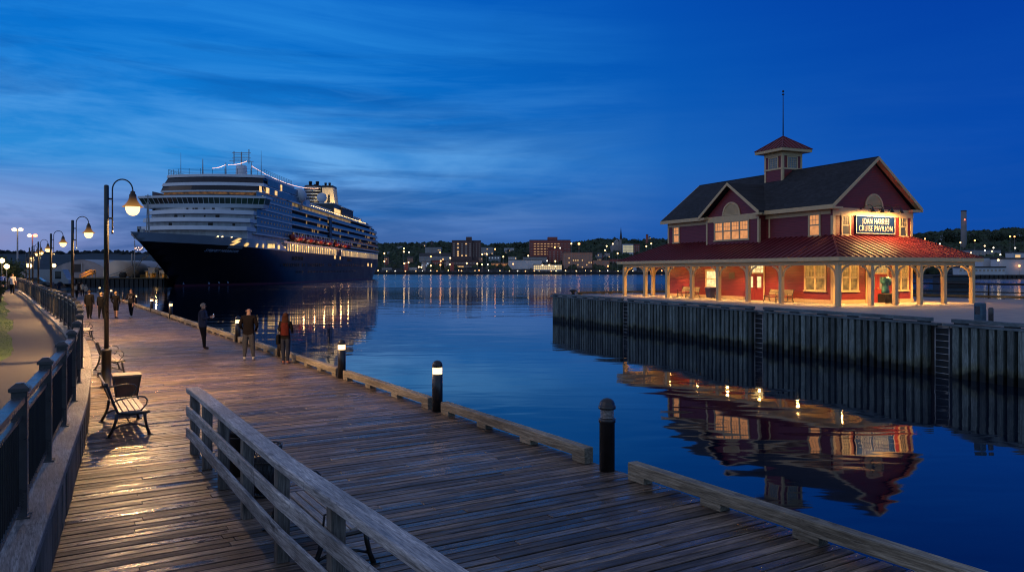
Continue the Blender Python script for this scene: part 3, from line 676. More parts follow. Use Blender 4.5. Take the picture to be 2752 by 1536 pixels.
def quay():
    qd = Vector((.358,-.934)); Cn = Vector((4.0,74.8))
    fr = lambda s, dn=0, z=0: (Cn.x + qd.x*s + .934*dn, Cn.y + qd.y*s + .358*dn, z)   # dn: inland
    outline = [fr(0,.35), fr(58,.35), (70,14,0), (95,30,0), (60,55,0), (43,64,0), (34.5,76,0), (25.5,87.5,0), (9.5,82,0)]
    mb = MB(); mb.prism([(x,y,-7) for x,y,_ in outline], (0,0,7.6)); tag(mb.build('quay_deck', M['concrete']), 'concrete quay deck the pavilion stands on', kind='structure')
    def stain(nt, tc, col):
        g = N(nt, 'ShaderNodeNewGeometry'); sp = N(nt, 'ShaderNodeSeparateXYZ'); L(nt, g.outputs['Position'], sp.inputs[0])
        nz = N(nt, 'ShaderNodeTexNoise', Scale=1.3, Detail=5.0); L(nt, g.outputs['Position'], nz.inputs['Vector'])
        h = mathn(nt, 'ADD', sp.outputs[2], mathn(nt, 'MULTIPLY', nz.outputs['Fac'], 1.0))
        r = ramp(nt, [(.30, (.05,.05,.045)), (.42, (.10,.095,.07)), (.50, (.95,.85,.62)), (.60, (1,1,1))], mathn(nt, 'MULTIPLY', mathn(nt, 'ADD', h, 2.0), .40))
        return mix(nt, 1.0, col, r.outputs[0], 'MULTIPLY')
    M['pile'] = wood('quay_piles_with_tide_mark', (.11,.14,.13), (.30,.37,.35), 2, (.45,.8), .5, weather=stain, crack=.7)
    M['wale'] = wood('quay_wale', (.10,.14,.16), (.24,.31,.33), 0, (.5,.8), .15)
    M['backing'] = mk('wet_dark_timber', (.012,.013,.012), .6, var=.4)
    qa = math.atan2(qd.y, qd.x)
    secs = [(0.0,13.5,'far end section of the vertical plank quay wall, left of the first ladder'), (14.45,29.6,'plank quay wall section below the pavilion side porch, between the two left ladders'),
            (30.6,42.1,'plank quay wall section below the pavilion corner'), (43.2,58,'nearest plank quay wall section, at the right edge below the open quay')]
    for s0, s1, lab in secs:
        w = thing('timber_quay_wall', lab, 'quay wall', fr(s0), qa, 'plank sections of the quay wall'); Ln = s1 - s0
        # local x along the quay towards the camera, local y = out of the wall is +... (left turn): inland is +y? use sign below
        mb = MB(); x = 0.05; k = 0
        while x < Ln - .2:
            wd = rnd.uniform(.25,.31); dz = rnd.uniform(-.02,.02)
            mb.bbox(x, x+wd, -.16+rnd.uniform(-.015,.015), .10, -6, .50+dz, .01); x += wd + rnd.uniform(.13,.19)
        mb.build('plank_facing', M['pile'], w)
        mb = MB(); mb.box(0, Ln, .102, .34, -6, .45); mb.build('backing_wall', M['backing'], w)
        mb = MB(); mb.bbox(-.42, Ln+.42, -.20, .12, .502, .60, .012); mb.build('wale', M['wale'], w)
        n = max(2, int(Ln/2.2)); 
        for i in range(n+1):
            c = .4 + (Ln-.8)*i/n; mb = MB(); mb.box(c-.28, c+.28, -.14, .08, .602, .665); mb.build('cap_block', M['backing'], w)
        mb = MB(); nb = max(1, round(Ln/6))
        for i in range(nb): mb.bbox(Ln*i/nb+.004, Ln*(i+1)/nb-.004, -.17, .11, .667, .83, .014)
        mb.build('cap_beam', M['wale'], w)
    for s, lab in ((13.97,'farthest ladder in the quay wall, left of the pavilion porch'),(30.1,'middle ladder in the quay wall, below the pavilion'),(42.65,'nearest ladder in the quay wall, right of the pavilion corner')):
        w = thing('quay_ladder', lab, 'ladder', fr(s), qa, 'steel ladders in the quay wall')
        for x in (-.36,.36):
            mb = MB(); mb.tube([(x,-.04,-2.6),(x,-.04,.58)], .022, 8); mb.build('stringer', M['ladder'], w)
        for i in range(11):
            z = .40 - i*.29; mb = MB(); mb.tube([(-.36,-.04,z),(.36,-.04,z)], .018, 8); mb.build('rung', M['ladder'], w)
    mb = MB(); mb.box(.0,58,.11,.33,-6,.40); tag(mb.build('quay_wall_core', M['backing'], None, fr(0), qa), 'dark core of the quay behind the planks', kind='structure')
    # timber kerb and railing round the far and right sides of the quay
    ring = [(6.5,78.2),(9.8,81.3),(25.3,86.8),(34.1,75.6),(42.7,63.6),(59.5,54.8),(93,30.5)]
    labs = ['short timber kerb at the left tip of the quay', 'timber kerb seen through the far porch posts', 'timber kerb behind the pavilion along the quay edge','timber kerb right of the pavilion under the porch roof corner','timber kerb along the right rear edge of the quay','timber kerb leaving the right edge of the photo']
    for (a, b), lab in zip(zip(ring, ring[1:]), labs):
        k = thing('quay_kerb', lab, 'timber kerb', (a[0],a[1],.6), math.atan2(b[1]-a[1], b[0]-a[0]), 'timber kerbs on the rear edge of the quay'); Ln = math.dist(a, b)
        mb = MB(); mb.bbox(.05, Ln-.05, -.12, .12, .10, .30, .015); mb.build('beam', M['kerb2'], k)
        for i in range(max(2,int(Ln/3))):
            c = .5 + (Ln-1)*i/max(1,int(Ln/3)-1 or 1); mb = MB(); mb.box(c-.2,c+.2,-.1,.1,.004,.098); mb.build('support_block', M['kerb2'], k)
    rl = [(34.6,76.2),(43.1,64.2),(60,55.4),(80,41)]
    k = thing('pipe_railing', 'dark pipe railing along the rear right edge of the quay', 'railing')
    for a, b in zip(rl, rl[1:]):
        A, B = Vector((*a,.6)), Vector((*b,.6)); n = 4
        for i in range(n):
            p = A.lerp(B, i/n); mb = MB(); mb.tube([p+Vector((0,0,.004)), p+Vector((0,0,1.3))], .06, 8); mb.build('post', M['picket'], k)
        for h, r in ((1.25,.09),(.55,.05)):
            mb = MB(); mb.tube([A+Vector((0,0,h)), B+Vector((0,0,h))], r, 8); mb.build('rail', M['picket'], k)
    b = thing('mooring_bollard', 'iron mushroom bollard on the far left tip of the quay', 'bollard', (6.0,76.9,.6))
    mb = MB(); mb.lathe([(.3,.004),(.3,.04),(.2,.06),(.16,.25),(.2,.32)], 16); mb.build('base', M['picket'], b)
    mb = MB(); mb.lathe([(.2,.325),(.36,.36),(.38,.45),(.28,.54),(.05,.58)], 16); mb.build('mushroom_cap', M['picket'], b)
    p = fr(43.9, .75, .6)
    b = thing('service_pedestal', 'blue service pedestal beside a thin pipe post at the quay edge', 'pedestal', p, qa)
    mb = MB(); mb.bbox(-.22,.18,-.16,.16,.004,.95,.04); mb.build('cabinet', M['pedestal'], b)
    mb = MB(); mb.box(-.14,.10,-.175,-.162,.45,.80); mb.build('panel', M['fence'], b)
    b = thing('pipe_post', 'short grey pipe post right of the blue pedestal', 'post', fr(44.35,.8,.6))
    mb = MB(); mb.lathe([(.10,.004),(.10,.72),(.08,.76),(.02,.77)], 14); mb.build('pipe', M['fence'], b); mb = MB(); mb.lathe([(.14,.004),(.14,.02)], 14); mb.build('base_plate', M['picket'], b)
M['ladder'] = mk('galvanised_ladder', (.35,.36,.36), .4, .6); M['kerb2'] = wood('quay_kerb_timber', (.22,.15,.06), (.42,.31,.14), 0, (.5,.8), .15); M['pedestal'] = mk('pedestal_blue', (.05,.11,.16), .45, var=.4, scale=5)
quay()

def pavilion():
    P = thing('cruise_pavilion', 'red clapboard pavilion with cream trim, dark gabled roof, wraparound porch and cupola', 'pavilion', PO, PR)
    b0, b1, a0, a1 = 3.1, 11.2, 3.4, 23.6; H = 7.0; RZ = 10.6; bm = (b0+b1)/2; OV = .5
    slope = (RZ-H)/(bm-(b0-OV))
    # walls
    mb = MB(); mb.box(b0, b1, a0, a1, 0, H-.02)
    zt = H + slope*OV      # roof height above the wall line
    for a in (a0, a1-.1): mb.prism([(b0+.02,a,H-.02),(b1-.02,a,H-.02),(bm,a,RZ-.22)], (0,.1,0))
    mb.build('wall', M['siding'], P)
    ba0, ba1, bb = 10.3, 16.9, 2.4; bam = (ba0+ba1)/2; BPZ = 9.55; bsl = (BPZ-H)/((ba1-ba0)/2+.45)
    mb = MB(); mb.box(bb, b0-.003, ba0, ba1, 4.0, H-.02); mb.prism([(bb,ba0+.02,H-.02),(bb,ba1-.02,H-.02),(bb,bam,BPZ-.2)], (.5,0,0)); mb.build('bay_wall', M['siding'], P)
    # main roof: two thick planes
    mb = MB(); th = .16; y0, y1 = a0-.45, a1+.45
    for s in (-1, 1):
        xe = bm + s*(bm-(b0-OV)); 
        mb.add([(xe,y0,H),(xe,y1,H),(bm,y1,RZ),(bm,y0,RZ),(xe,y0,H+th),(xe,y1,H+th),(bm,y1,RZ+th),(bm,y0,RZ+th)], [(0,1,2,3),(4,5,6,7),(0,1,5,4),(1,2,6,5),(3,0,4,7)])
    mb.build('roof', M['shingle'], P)
    mb = MB(); mb.tube([(bm,y0,RZ+th),(bm,y1,RZ+th)], .05, 6); mb.build('ridge_cap', M['shingle'], P)
    # cross gable roof, running into the main slope
    mb = MB(); xf = bb-.45
    for s in (-1, 1):
        ye = bam + s*((ba1-ba0)/2+.45); xr = bm - (RZ-BPZ)/slope + .2; xe = b0-OV+.05
        mb.add([(xf,ye,H+.02),(xe+.15,ye,H+.02),(xr,bam,BPZ),(xf,bam,BPZ),(xf,ye,H+.02+th),(xe+.15,ye,H+.02+th),(xr,bam,BPZ+th),(xf,bam,BPZ+th)], [(0,1,2,3),(4,5,6,7),(0,1,5,4),(2,3,7,6),(3,0,4,7)])
    mb.build('gable_roof', M['shingle'], P)
    # trim: fascias, frieze, rakes, corner boards, water table
    mb = MB(); t = .05
    for s, x in ((-1,b0-OV),(1,b1+OV)): mb.box(min(x-.06*(s<0),x), max(x+.06*(s>0),x+.001), y0, y1, H-.18, H+.13)
    mb.box(b0-OV+.002, b0-.002, y0+.02, y1-.02, H-.10, H-.04); mb.box(b1+.002, b1+OV-.002, y0+.02, y1-.02, H-.10, H-.04)
    mb.build('eave_fascia', M['trim'], P)
    for y, d in ((y0-.05,.048),(y1+.002,.048)):
        for s in (-1,1):
            mb = MB(); xe = bm + s*(bm-(b0-OV)+.05); mb.prism([(xe,y,H-.20),(bm,y,RZ-.06),(bm,y,RZ+th+.02),(xe,y,H+.10)], (0,d,0)); mb.build('rake_board', M['trim'], P)
    mb = MB()
    for s in (-1,1):
        xe = bm+s*(bm-(b0-OV)); mb.add([(xe,y0+.01,H-.02),(bm,y0+.01,RZ-.03),(bm,a0-.002,RZ-.03),(xe,a0-.002,H-.02)], [(0,1,2,3)])
    mb.build('gable_soffit', M['trim'], P)
    mb = MB()
    mb.box(b0-.04, b1+.04, a0-.05, a0-.002, H-.62, H-.05)      # frieze on the front
    mb.box(b0-.05, b0-.002, a0+.2, ba0-.03, H-.50, H-.12); mb.box(b0-.05, b0-.002, ba1+.03, a1, H-.50, H-.12)
    mb.box(bb-.05, bb-.002, ba0-.03, ba1+.03, H-.45, H+.02)
    mb.build('frieze_board', M['trim'], P)
    y_ = (ba1-ba0)/2+.45
    for bx in ((b0-OV, b0+.5, a0-.45, a0-.052, H-.19, H-.02),(b1-.5, b1+OV, a0-.45, a0-.052, H-.19, H-.02),(xf, bb-.052, bam-y_, bam-y_+.7, H-.18, H-.01),(xf, bb-.052, bam+y_-.7, bam+y_, H-.18, H-.01)):
        mb = MB(); mb.box(*bx); mb.build('eave_return', M['trim'], P)
    for s in (-1,1): mb = MB(); mb.prism([(xf-.05,bam+s*(y_+.05),H-.16),(xf-.05,bam,BPZ-.06),(xf-.05,bam,BPZ+th+.02),(xf-.05,bam+s*(y_+.05),H+.14)], (.048,0,0)); mb.build('rake_board', M['trim'], P)
    for (x, y) in ((b0,a0),(b1,a0),(b0,a1),(b1,a1)):
        mb = MB(); mb.box(x-.03 if x==b0 else x-.20, x+.20 if x==b0 else x+.03, y-.03 if y==a0 else y-.20, y+.20 if y==a0 else y+.03, 0.22, H-.63 if y==a0 else H-.51); mb.build('corner_board', M['trim'], P)
    for y in (ba0, ba1):
        mb = MB(); mb.box(bb-.03, bb+.15, y-.03 if y==ba0 else y-.17, y+.17 if y==ba0 else y+.03, 4.0, H-.46); mb.build('corner_board', M['trim'], P)
    mb = MB(); mb.box(b0-.03, b0-.001, ba0-.5, ba0-.35, 4.6, H-.51); mb.box(b0-.03, b0-.001, ba1+.05, ba1+.2, 4.6, H-.51); mb.build('corner_board', M['trim'], P)
    mb = MB()
    for seg in ((b0-.06,b0-.002,a0-.06,10.3),(b0-.06,b0-.002,12.75,a1)): mb.box(*seg, 0.002, .26)
    for seg in ((b0-.002,6.25,a0-.06,a0-.002),(8.7,b1+.06,a0-.06,a0-.002)): mb.box(*seg, .002, .26)
    mb.build('water_table', M['trim'], P)
    # half-round louvred vents
    def vent(c, side, w, z0, h):
        v = link(bpy.data.objects.new('gable_vent', None), P, c, R(-90) if side else 0)
        arc = lambda k: [(k*w/2*math.cos(t), k*h*math.sin(t)) for t in [i*math.pi/16 for i in range(17)]]
        mb = MB(); o, i_ = arc(1), arc(.86)
        for k in range(16): mb.prism([(o[k][0],-.07,o[k][1]),(o[k+1][0],-.07,o[k+1][1]),(i_[k+1][0],-.07,i_[k+1][1]),(i_[k][0],-.07,i_[k][1])], (0,.065,0))
        mb.box(-w/2-.05, w/2+.05, -.08, -.005, -.09, -.001); f = mb.build('frame', M['trim'], v)
        mb = MB(); mb.prism([(x,-.012,z) for x,z in i_], (0,.008,0)); n = 9
        for k in range(n):
            z = .04 + k*h*.8/n; hw = w/2*.84*math.sqrt(max(.02,1-(z/(h*.86))**2)); mb.beam((-hw,-.03,z),(hw,-.03,z), .05, .02)
        mb.build('louvre', M['trim'], v)
    vent((bm, a0, 7.08), False, 1.85, 0, 1.0); vent((bb, bam, 7.12), True, 2.2, 0, 1.02)
    # windows
    def window(pos, side, w, z0, h, units, pane, upper=(3,2), lower=(1,1), trim=.12):
        o = link(bpy.data.objects.new('window', None), P, (pos[0], pos[1], z0), R(-90) if side else 0)
        mb = MB(); W2 = w/2
        mb.box(-W2, -W2+trim, -.06, -.002, 0, h); mb.box(W2-trim, W2, -.06, -.002, 0, h); mb.box(-W2-.05, W2+.05, -.075, -.002, h, h+.14); mb.box(-W2-.06, W2+.06, -.10, -.002, -.10, 0)
        iw = w - 2*trim; uw = iw/units
        for k in range(1, units): x = -iw/2 + uw*k; mb.box(x-.045, x+.045, -.06, -.002, 0, h)
        mb.build('frame', M['trim'], o)
        for k in range(units):
            x0 = -iw/2 + uw*k + (.045 if k else 0); x1 = -iw/2 + uw*(k+1) - (.045 if k < units-1 else 0)
            mb = MB(); s = .05; zm = h*.5
            for (za, zb, yy, (nc, nr)) in ((zm, h, -.045, upper), (0, zm, -.03, lower)):
                mb.box(x0, x0+s, yy, yy+.027, za, zb); mb.box(x1-s, x1, yy, yy+.027, za, zb); mb.box(x0+s, x1-s, yy, yy+.027, za, za+s); mb.box(x0+s, x1-s, yy, yy+.027, zb-s, zb)
                for i in range(1, nc): xx = x0+s+(x1-x0-2*s)*i/nc; mb.box(xx-.014, xx+.014, yy+.004, yy+.02, za+s, zb-s)
                for i in range(1, nr): zz = za+s+(zb-za-2*s)*i/nr; mb.box(x0+s, x1-s, yy+.006, yy+.018, zz-.014, zz+.014)
            mb.build('sash', M['sash'], o)
            mb = MB(); mb.box(x0, x1, -.014, -.005, 0.001, h-.001); mb.build('pane', pane, o)
        return o
    window((b0, 5.08), True, 2.15, .92, 1.95, 2, M['pane'])
    window((b0, 17.1), True, 1.6, .95, 1.45, 1, M['panebright'], (1,1), (1,1))
    window((4.72, a0), False, 1.75, .92, 1.95, 2, M['pane']); window((9.95, a0), False, 1.65, .92, 1.95, 2, M['pane'])
    window((b0, 22.25), True, 1.05, 5.05, 1.42, 1, M['paneup']); window((b0, 5.15), True, 1.2, 4.98, 1.55, 1, M['paneup'])
    window((bb, 13.62), True, 4.4, 4.98, 1.50, 4, M['paneup'])
    window((4.33, a0), False, .92, 5.0, 1.38, 1, M['panedim']); window((10.2, a0), False, .86, 5.0, 1.38, 1, M['panedim'])
    # doors
    def door(pos, side, w, lit):
        o = link(bpy.data.objects.new('double_door', None), P, (pos[0], pos[1], 0), R(-90) if side else 0)
        mb = MB(); W2 = w/2; mb.box(-W2,-W2+.14,-.06,-.002,.004,2.85); mb.box(W2-.14,W2,-.06,-.002,.004,2.85); mb.box(-W2-.05,W2+.05,-.075,-.002,2.85,3.0); mb.box(-W2+.14,W2-.14,-.06,-.002,2.14,2.24); mb.build('frame', M['trim'], o)
        mb = MB(); mb.box(-W2+.141,W2-.141,-.014,-.005,2.241,2.849); mb.build('transom_pane', lit, o)
        mb = MB(); n = 6
        for i in range(1,n): x = -W2+.14+(w-.28)*i/n; mb.box(x-.014,x+.014,-.034,-.016,2.242,2.848)
        mb.box(-W2+.141,W2-.141,-.036,-.018,2.53,2.56); mb.build('transom_bars', M['sash'], o)
        for s in (-1,1):
            x0, x1 = (-W2+.145,-.006) if s < 0 else (.006, W2-.145); c = (x0+x1)/2
            mb = MB(); pw = (x1-x0)*.27
            mb.box(x0,c-pw,-.05,-.006,.012,2.13); mb.box(c+pw,x1,-.05,-.006,.012,2.13); mb.box(c-pw,c+pw,-.05,-.006,.012,1.02); mb.box(c-pw,c+pw,-.05,-.006,1.92,2.13); mb.box(c-pw+.04,c+pw-.04,-.06,-.051,.25,.85); d = mb.build('door_leaf', M['door'], o)
            mb = MB(); mb.box(c-pw+.001,c+pw-.001,-.03,-.02,1.021,1.919); mb.build('pane', lit, d)
            mb = MB(); xx = -s*-.07; mb.tube([(s*.07,-.052,.95),(s*.07,-.095,.97),(s*.07,-.095,1.12),(s*.07,-.052,1.14)], .014, 6); mb.build('handle', M['brass'], d)
    door((b0, 11.5), True, 2.2, M['panebright']); door((7.45, a0), False, 2.3, M['panedoor'])
    mb = MB(); mb.box(b0-.03,b0-.003,14.0,14.75,1.7,2.25); mb.build('plaque', M['plaque'], P)
    # porch: hipped standing-seam roof, fascia, ceiling, beams, posts with brackets
    e = (-.5, 13.7, -.5, 26.9); z0, z1 = 3.30, 4.95
    cor = [(e[0],e[2]),(e[1],e[2]),(e[1],e[3]),(e[0],e[3])]; inn = [(b0,a0),(b1,a0),(b1,a1),(b0,a1)]
    mb = MB()
    for i in range(4):
        j = (i+1)%4; p0, p1, q1, q0 = Vector((*cor[i],z0)), Vector((*cor[j],z0)), Vector((*inn[j],z1)), Vector((*inn[i],z1))
        mb.add([p0,p1,q1,q0], [(0,1,2,3)])
        d = (p1-p0); Ln = d.length; d.normalize(); upv = (q0-p0) - d*(q0-p0).dot(d); run = upv.length; nrm = d.cross(upv.normalized())
        if nrm.z < 0: nrm = -nrm
        la = (q0-p0).dot(d); lb = (q1-p0).dot(d); n = int(Ln/.56)
        for k in range(1, n):
            s = Ln*k/n
            f = 1.0
            if s < la: f = s/la
            elif s > lb: f = (Ln-s)/(Ln-lb)
            a = p0 + d*s; bq = a + upv*f
            mb.beam(a+nrm*.035, bq+nrm*.035, .05, .075, up=nrm)
        mb.beam(p0+Vector((0,0,.03)), q0+Vector((0,0,.03)), .14, .05)
    mb.build('porch_roof', M['metalroof'], P)
    mb = MB(); o = .0
    for (x0,x1,y0_,y1_) in ((e[0]-.04,e[0],e[2]-.04,e[3]+.04),(e[1],e[1]+.04,e[2]-.04,e[3]+.04),(e[0],e[1],e[2]-.04,e[2]),(e[0],e[1],e[3],e[3]+.04)): mb.box(x0,x1,y0_,y1_,3.03,3.29)
    mb.build('porch_fascia', M['trim'], P)
    mb = MB(); mb.add([(e[0],e[2],3.05),(e[1],e[2],3.05),(e[1],e[3],3.05),(e[0],e[3],3.05)], [(0,1,2,3)]); mb.build('porch_ceiling', M['ceil'], P)
    mb = MB()
    for (x0,x1,y0_,y1_) in ((-.12,.12,-.12,26.5),(13.08,13.32,-.12,26.5),(.12,13.08,-.12,.12),(.12,13.08,26.26,26.5)): mb.box(x0,x1,y0_,y1_,2.74,3.047)
    mb.build('porch_beam', M['trim'], P)
    pm = MB(); pm.bbox(-.15,.15,-.15,.15,.004,2.738,.015); post = pm.build('post', M['trim'], P); C.objects.unlink(post)
    def bracket(ang):
        mb = MB(); r = .78
        for i in range(7):
            t0, t1 = i*math.pi/14, (i+1)*math.pi/14
            pts = []
            for rr, t in ((r,t0),(r,t1),(r-.11,t1),(r-.11,t0)):
                x, z = .15+r*1.0 - rr*math.cos(t), 1.95 + rr*math.sin(t)
                pts.append((x*math.cos(ang)+.045*math.sin(ang), x*math.sin(ang)-.045*math.cos(ang), z))
            mb.prism(pts, (-.09*math.sin(ang), .09*math.cos(ang), 0))
        return mb
    spots = [(0,a) for a in (0,5.24,8.77,12.27,15.75,19.3,22.8,26.38)] + [(b,0) for b in (3.0,5.3,7.75,10.2,13.2)] + [(b,26.38) for b in (3.3,6.6,9.9,13.2)] + [(13.2,a) for a in (4.4,8.8,13.2,17.6,22)]
    brm = {k: bracket(k*math.pi/2) for k in range(4)}
    tmpl = {}
    for (b, a) in spots:
        p = post.copy(); C.objects.link(p); p.parent = P; p.location = (b, a, 0)
        dirs = []
        if b in (0, 13.2): dirs += [1] if a < .1 else [3] if a > 26 else [1,3]
        if a < .1 or a > 26: dirs += [0] if b < .1 else [2] if b > 13 else [0,2]
        for d in dirs:
            if d not in tmpl: tmpl[d] = brm[d].build('bracket', M['trim'], p)
            else: c = tmpl[d].copy(); C.objects.link(c); c.parent = p
    # porch ceiling lamps
    for (b, a, pw) in [(1.5,a,150) for a in (1.2,5.2,9.2,13,17,21,25)] + [(b,1.6,190) for b in (4.4,7.4,10.2)] + [(12.3,1.6,90),(12.3,9,70),(12.3,17,70),(7,25,90)]:
        mb = MB(); mb.lathe([(.02,3.0),(.11,3.0),(.13,3.047)], 14, (b,a,0)); mb.build('ceiling_lamp', M['lampdisc'], P)
        point('porch_light', P, (b,a,2.85), pw*.48, WARM, .1)
        point('porch_downlight', P, (b,a,2.9), pw*4.6, WARM, .1, 125, (0,0,-1), .7)
    # cupola
    cx, cy, hw = bm, 12.7, 1.05
    cu = link(bpy.data.objects.new('cupola', None), P, (cx,cy,0))
    mb = MB(); mb.box(-hw,hw,-hw,hw,9.0,12.4); mb.build('cupola_wall', M['siding'], cu)
    mb = MB()
    for x in (-1,1):
        for y in (-1,1): mb.box(x*hw-.03 if x<0 else hw-.16, -hw+.16 if x<0 else hw+.03, y*hw-.03 if y<0 else hw-.16, -hw+.16 if y<0 else hw+.03, 9.2, 12.2)
    mb.box(-hw-.05,hw+.05,-hw-.05,hw+.05,10.86,11.0); mb.box(-hw-.035,hw+.035,-hw-.035,hw+.035,12.0,12.3); mb.build('cupola_trim', M['trim'], cu)
    for s in (0,1,2,3):
        w = link(bpy.data.objects.new('cupola_window', None), cu, (0,0,11.0), s*math.pi/2)
        mb = MB(); mb.box(-.58,-.48,-hw-.05,-hw-.002,.0,.98); mb.box(.48,.58,-hw-.05,-hw-.002,.0,.98); mb.box(-.48,.48,-hw-.05,-hw-.002,.88,.98)
        for i in range(1,5): x = -.48+.96*i/5; mb.box(x-.01,x+.01,-hw-.03,-hw-.012,.0,.88)
        for i in range(1,5): z = .88*i/5; mb.box(-.48,.48,-hw-.028,-hw-.014,z-.01,z+.01)
        mb.build('frame', M['trim'], w)
        mb = MB(); mb.box(-.48,.48,-hw-.010,-hw-.003,.001,.88); mb.build('pane', M['panedull'], w)
    mb = MB(); q = 1.68; zb, za = 12.56, 13.82
    mb.add([(-q,-q,zb),(q,-q,zb),(q,q,zb),(-q,q,zb),(0,0,za)], [(0,1,4),(1,2,4),(2,3,4),(3,0,4),(0,3,2,1)])
    for s in range(4):
        rot = Matrix.Rotation(s*math.pi/2, 3, 'Z'); nrm = rot @ Vector((0,-1,q/(za-zb))).normalized()
        for k in range(-3,4):
            x = k*.42; f = 1-abs(x)/q; A = rot @ Vector((x,-q,zb)); B = rot @ Vector((x,-q+q*f*.98,zb+(za-zb)*f*.98)); mb.beam(A+nrm*.02, B+nrm*.02, .03, .05, up=nrm)
        A = rot @ Vector((-q,-q,zb)); mb.beam(A+Vector((0,0,.02)), Vector((0,0,za+.02)), .09, .05)
    mb.build('cupola_roof', M['metalroof'], cu)
    mb = MB(); mb.box(-q+.05,q-.05,-q+.05,q-.05,12.32,12.55); mb.build('cupola_fascia', M['trim'], cu)
    mb = MB(); mb.tube([(0,0,za-.1),(0,0,17.4)], [.05,.028], 8); mb.lathe([(.02,17.3),(.1,17.33),(.11,17.38),(.03,17.45)], 10); mb.lathe([(.02,17.52),(.08,17.56),(.09,17.62),(.07,17.70),(.01,17.74)], 10); mb.build('flagpole', M['picket'], cu)
    # sign and its lamps
    S = thing('pavilion_sign', 'long navy sign with cream lettering on the front gable wall', 'sign', PV(7.2,a0,5.1), PR)
    mb = MB(); mb.box(-2.0,2.0,-.14,-.01,0,1.32); mb.build('sign_board', M['signblue'], S)
    mb = MB()
    for (x0,x1,z0_,z1_) in ((-2.0,2.0,0,.05),(-2.0,2.0,1.27,1.32),(-2.0,-1.95,.05,1.27),(1.95,2.0,.05,1.27)): mb.box(x0,x1,-.155,-.141,z0_,z1_)
    mb.build('border', M['signcream'], S)
    text_mesh('JOAN HARRISS', .60, S, M['signcream'], (0,-.152,.90), (R(90),0,0), 'lettering', -.004, .006, space=1.14, fit=2.75)
    text_mesh('CRUISE PAVILION', .60, S, M['signcream'], (0,-.152,.37), (R(90),0,0), 'lettering', -.004, .006, space=1.14, fit=3.4)
    for i, lab in enumerate(('leftmost of the four gooseneck lamps above the navy sign','second gooseneck lamp from the left above the navy sign','third gooseneck lamp from the left above the navy sign','rightmost of the four gooseneck lamps above the navy sign')):
        b = 5.75 + i*.97
        g = thing('gooseneck_lamp', lab, 'sign lamp', PV(b,a0,6.92), PR, 'gooseneck lamps over the pavilion sign')
        mb = MB(); mb.lathe([(.0,-.0)]*0 + [(.06,-.05),(.06,.05)], 10, (0,-.08,0)); mb.tube([(0,-.055,0),(0,-.3,.10),(0,-.75,.22),(0,-1.02,.18),(0,-1.13,.02)], .022, 8); mb.build('arm', M['blackmetal'], g)
        mb = MB(); mb.lathe([(.03,.06),(.05,.02),(.06,-.06),(.19,-.30),(.185,-.30),(.05,-.05)], 16, (0,-1.13,0)); mb.build('lamp_shade', M['blackmetal'], g)
        mb = MB(); mb.lathe([(.02,-.14),(.07,-.17),(.07,-.22),(.02,-.27)], 10, (0,-1.13,0)); mb.build('bulb', M['lampdisc'], g)
        point('sign_light', g, (0,-1.10,-.31), 430, (1.0,.55,.18), .07, 172, (0,.35,-.8), .5)
    return P
M['sash'] = mk('window_sash_cream', (.66,.50,.28), .5, var=.06); M['panedim'] = emit('lit_pane_dim', (1.0,.55,.18), .10, .9, 2.6, (.03,.04,.06)); M['panedoor'] = emit('lit_pane_door', (1.0,.62,.2), .5, .6, 4, (.03,.03,.03))
pavilion()
# porch furniture
pb = bench(2.5, 'slatted bench on the porch left of the red side door, by the blue bin', 'benches on the pavilion porch', 3)
pb.location = PV(2.35, 19.2); pb.rotation_euler = (0,0,PR+math.pi)
for c in pb.children:
    if 'slat' in c.name: c.data.materials[0] = M['benchold']
dup(pb, PV(2.35, 7.9), PR+math.pi, 'slatted bench on the porch between the red side door and the large window')
bn = thing('wheeled_bin', 'dark blue bin standing on the porch under the small side window', 'bin', PV(2.3,16.2), PR)
M['binblue'] = mk('bin_blue', (.02,.03,.11), .4, var=.2)
mb = MB(); z0, z1 = .05, .88
mb.add([(-.24,-.26,z0),(.24,-.26,z0),(.24,.26,z0),(-.24,.26,z0),(-.34,-.36,z1),(.34,-.36,z1),(.34,.36,z1),(-.34,.36,z1)], [(0,3,2,1),(4,5,6,7),(0,1,5,4),(1,2,6,5),(2,3,7,6),(3,0,4,7)]); mb.build('bin_body', M['binblue'], bn)
mb = MB(); mb.bbox(-.37,.37,-.39,.39,.882,.95,.03); mb.build('lid', M['binblue'], bn)
for y in (-.2,.2): mb = MB(); mb.tube([(.25,y-.03,.07),(.25,y+.03,.07)], .066, 12); mb.build('wheel', M['picket'], bn)
st = thing('covered_display_stand', 'teal covered display stand on a black railed base before the front door', 'display stand', PV(6.35,1.7), PR)
M['teal'] = mk('teal_cover', (.03,.13,.14), .45, var=.6, scale=4, bump=.02)
mb = MB()
mb.lathe([(.22,.75),(.30,.80),(.27,1.0),(.22,1.25),(.23,1.4),(.34,1.50),(.36,1.62),(.33,1.86),(.26,1.92),(.05,1.94)], 14, (0,0,0), sx=1.15, sy=.8); mb.lathe([(.02,1.30),(.12,1.36),(.15,1.6),(.13,1.8),(.02,1.86)], 10, (.38,-.02,0)); mb.build('cover', M['teal'], st)
mb = MB(); mb.bbox(-.42,.42,-.32,.32,.10,.72,.03); mb.build('base_cabinet', M['picket'], st)
mb = MB()
for x in [-.5+.1*i for i in range(15)]: mb.tube([(x,-.45,.02),(x,-.45,.74)], .012, 5)
mb.tube([(-.52,-.45,.76),(.95,-.45,.76)], .022, 6); mb.tube([(-.52,-.45,.08),(.95,-.45,.08)], .018, 6); mb.build('guard_rail', M['picket'], st)
